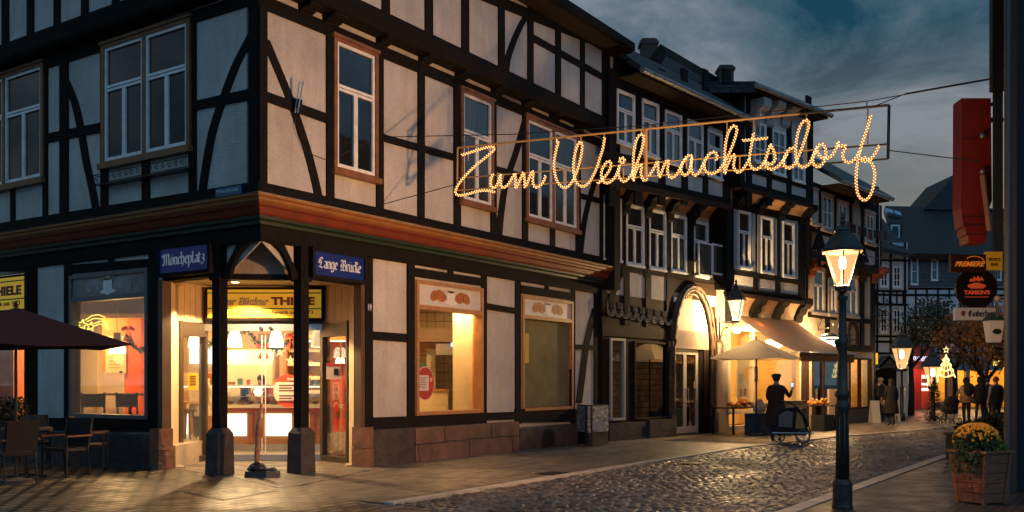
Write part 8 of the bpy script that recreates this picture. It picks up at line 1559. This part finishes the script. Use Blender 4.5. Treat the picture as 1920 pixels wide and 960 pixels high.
# ================================================================ autumn trees and fir
bark=mat('bark',(.030,.020,.014),.9,bump=1,bscale=12); autumn=[mat('leaf_autumn',(.30,.12,.02),.7,var=.5,vscale=2),mat('leaf_dull',(.06,.06,.022),.7,var=.5,vscale=2)]
def tree(lb,base,hgt,fork,cr,crr,seed,m,nleaf=2600):
    rn=random.Random(seed); t=thing('autumn_tree',lb,'tree',base,'bare-ish autumn trees on the far square'); tips=[]
    mb=MB(); f=base+Vector((0,0,fork)); mb.tube([base,base.lerp(f,.5)+Vector((.04,0,0)),f],[.17,.13,.12],8)
    def br(p,d_,L_,r,lv):
        q=p+d_*L_*.5+Vector([rn.uniform(-.08,.08)*L_ for _ in range(3)]); e=p+d_*L_; mb.tube([p,q,e],[r,r*.75,r*.5],6); tips.append((q,e))
        if lv>0:
            for _ in range(3): dd=(d_+Vector([rn.uniform(-.7,.7),rn.uniform(-.7,.7),rn.uniform(-.25,.5)])).normalized(); br(e if rn.random()<.6 else q,dd,L_*.68,r*.5,lv-1)
    for k in range(4): a=k*math.pi/2+rn.uniform(-.3,.3)+.1; br(f,Vector((math.cos(a)*.62,math.sin(a)*.62,.8)).normalized(),hgt*.30,.085,2)
    tk=mb.build('trunk',bark,t,True); mb=MB()
    for _ in range(nleaf):
        q,e=rn.choice(tips); p=q.lerp(e,rn.random())+Vector([rn.gauss(0,.28) for _ in range(3)]); a=Vector([rn.uniform(-1,1) for _ in range(3)]).normalized(); b=a.cross(Vector([rn.uniform(-1,1) for _ in range(3)])).normalized(); k=rn.uniform(.04,.09); mb.add([p-a*k,p+b*k*.5,p+a*k,p-b*k*.5],[(0,1,2,3)])
    mb.build('crown',m,t); return t
def base_at(px,d): return Vector(((px-CX)/FPX*d,d,0))
tree('autumn tree with a dark forked trunk before the lit far shops',base_at(1848,43),5.2,1.55,0,0,3,autumn[0],5200)
tree('autumn tree with rusty leaves left of the forked one',base_at(1790,47),5.6,2.2,0,0,8,autumn[1],4600)
tree('dark autumn tree rising beside the distant street lamp',base_at(1708,45),5.4,2.2,0,0,12,autumn[1],3800)
tree('autumn tree behind the pub lantern at the right edge',base_at(1900,41),5.4,1.9,0,0,15,autumn[0],3800)
def fir(lb,base,h,r,seed):
    rn=random.Random(seed); t=thing('fir_tree',lb,'tree',base); MB().tube([base,base+Vector((0,0,h))],[.05,.01],6).build('trunk',bark,t); mb=MB()
    for k in range(1100):
        z=rn.random()**1.3; a=rn.random()*6.28; rr_=(1-z)*r*rn.uniform(.3,1); p=base+Vector((math.cos(a)*rr_,math.sin(a)*rr_,.15+z*(h-.15)-rr_*.25)); d_=Vector((math.cos(a),math.sin(a),-.3)).normalized(); b=Vector((-math.sin(a),math.cos(a),0)); mb.add([p-d_*.10,p+b*.03,p+d_*.10,p-b*.03],[(0,1,2,3)])
    mb.build('branches',mat('fir_needles',(.018,.035,.018),.8,var=.4,vscale=8),t)
fir('small dark fir tree in front of the red shop',base_at(1752,38)+Vector((0,0,0)),1.75,.72,4)
# outline of a lit Christmas tree on a pole
c=base_at(1774,37); xt=thing('light_tree','glowing wire Christmas tree shape on a post above the square','light decoration',c); zt0=H+(HY-705)/FPX*37; zt1=H+(HY-664)/FPX*37; xg=emis('tree_lights',(1,.78,.26),2.2)
MB().tube([c,c+Vector((0,0,zt0))],.05,8).build('post',iron,xt)
for j,(f0,w0_) in enumerate(((0,.34),(.28,.27),(.52,.19),(.75,.11))):
    z=zt0+(zt1-zt0)*f0; MB().tube([c+Vector((w0_*math.cos(a),w0_*math.sin(a)*.6,z+.05*math.sin(a*4))) for a in [k*math.pi/8 for k in range(17)]],.018,5).build('light_ring',xg,xt)
for k in range(6): a=k*math.pi/3; MB().tube([c+Vector((.34*math.cos(a),.34*math.sin(a)*.6,zt0)),c+Vector((.15*math.cos(a),.15*math.sin(a)*.6,zt0+(zt1-zt0)*.5)),c+Vector((0,0,zt1))],.013,5).build('light_string',xg,xt)
sc_=c+Vector((0,0,zt1+.16)); mb=MB(); mb.tube([sc_+Vector((.12*(1 if k%2==0 else .45)*math.sin(k*math.pi/5),0,.12*(1 if k%2==0 else .45)*math.cos(k*math.pi/5))) for k in range(11)],.014,5); mb.build('light_star',xg,xt)
# small barrow of dark goods / bollards near the fir
for i,(x,y,lb) in enumerate(((1694,788,'short white post left of the fir tree'),)):
    c=at_px(x,y); t=thing('marker_post',lb,'post',c); MB().tube([c,c+Vector((0,0,1.0))],.03,8).build('post_shaft',panelw,t); MB().ball(c+Vector((0,0,1.15)),(.09,.03,.20)).build('post_head',panelw,t)
# string of pennants under the eaves of the end house
t=thing('pennant_string','line of small dark pennants under the eaves of the end house','bunting',pl4.P(2.5,zz(pl4,1580,410,1.0),1.0)); P_=[pl4.P(u,zz(pl4,1575,408,1.0)-.12*math.sin((u)/4.6*math.pi),1.0) for u in [.1+i*.45 for i in range(11)]]; mb=MB(); mb.tube(P_,.008,4); mb.build('cord',black,t)
for i,p in enumerate(P_[1:-1]):
    mb=MB(); w=Vector((d4.x,d4.y,0))*.13; mb.prism([p-w,p+w,p+w+Vector((0,0,-.3)),p+Vector((0,0,-.38 if i%2 else -.3)),p-w+Vector((0,0,-.3))],[q+Vector((.01,-.012,0)) for q in (p-w,p+w,p+w+Vector((0,0,-.3)),p+Vector((0,0,-.38 if i%2 else -.3)),p-w+Vector((0,0,-.3)))]); mb.build('pennant',[blk,mat('pennant_red',(.12,.02,.02),.8)][i%2],t)
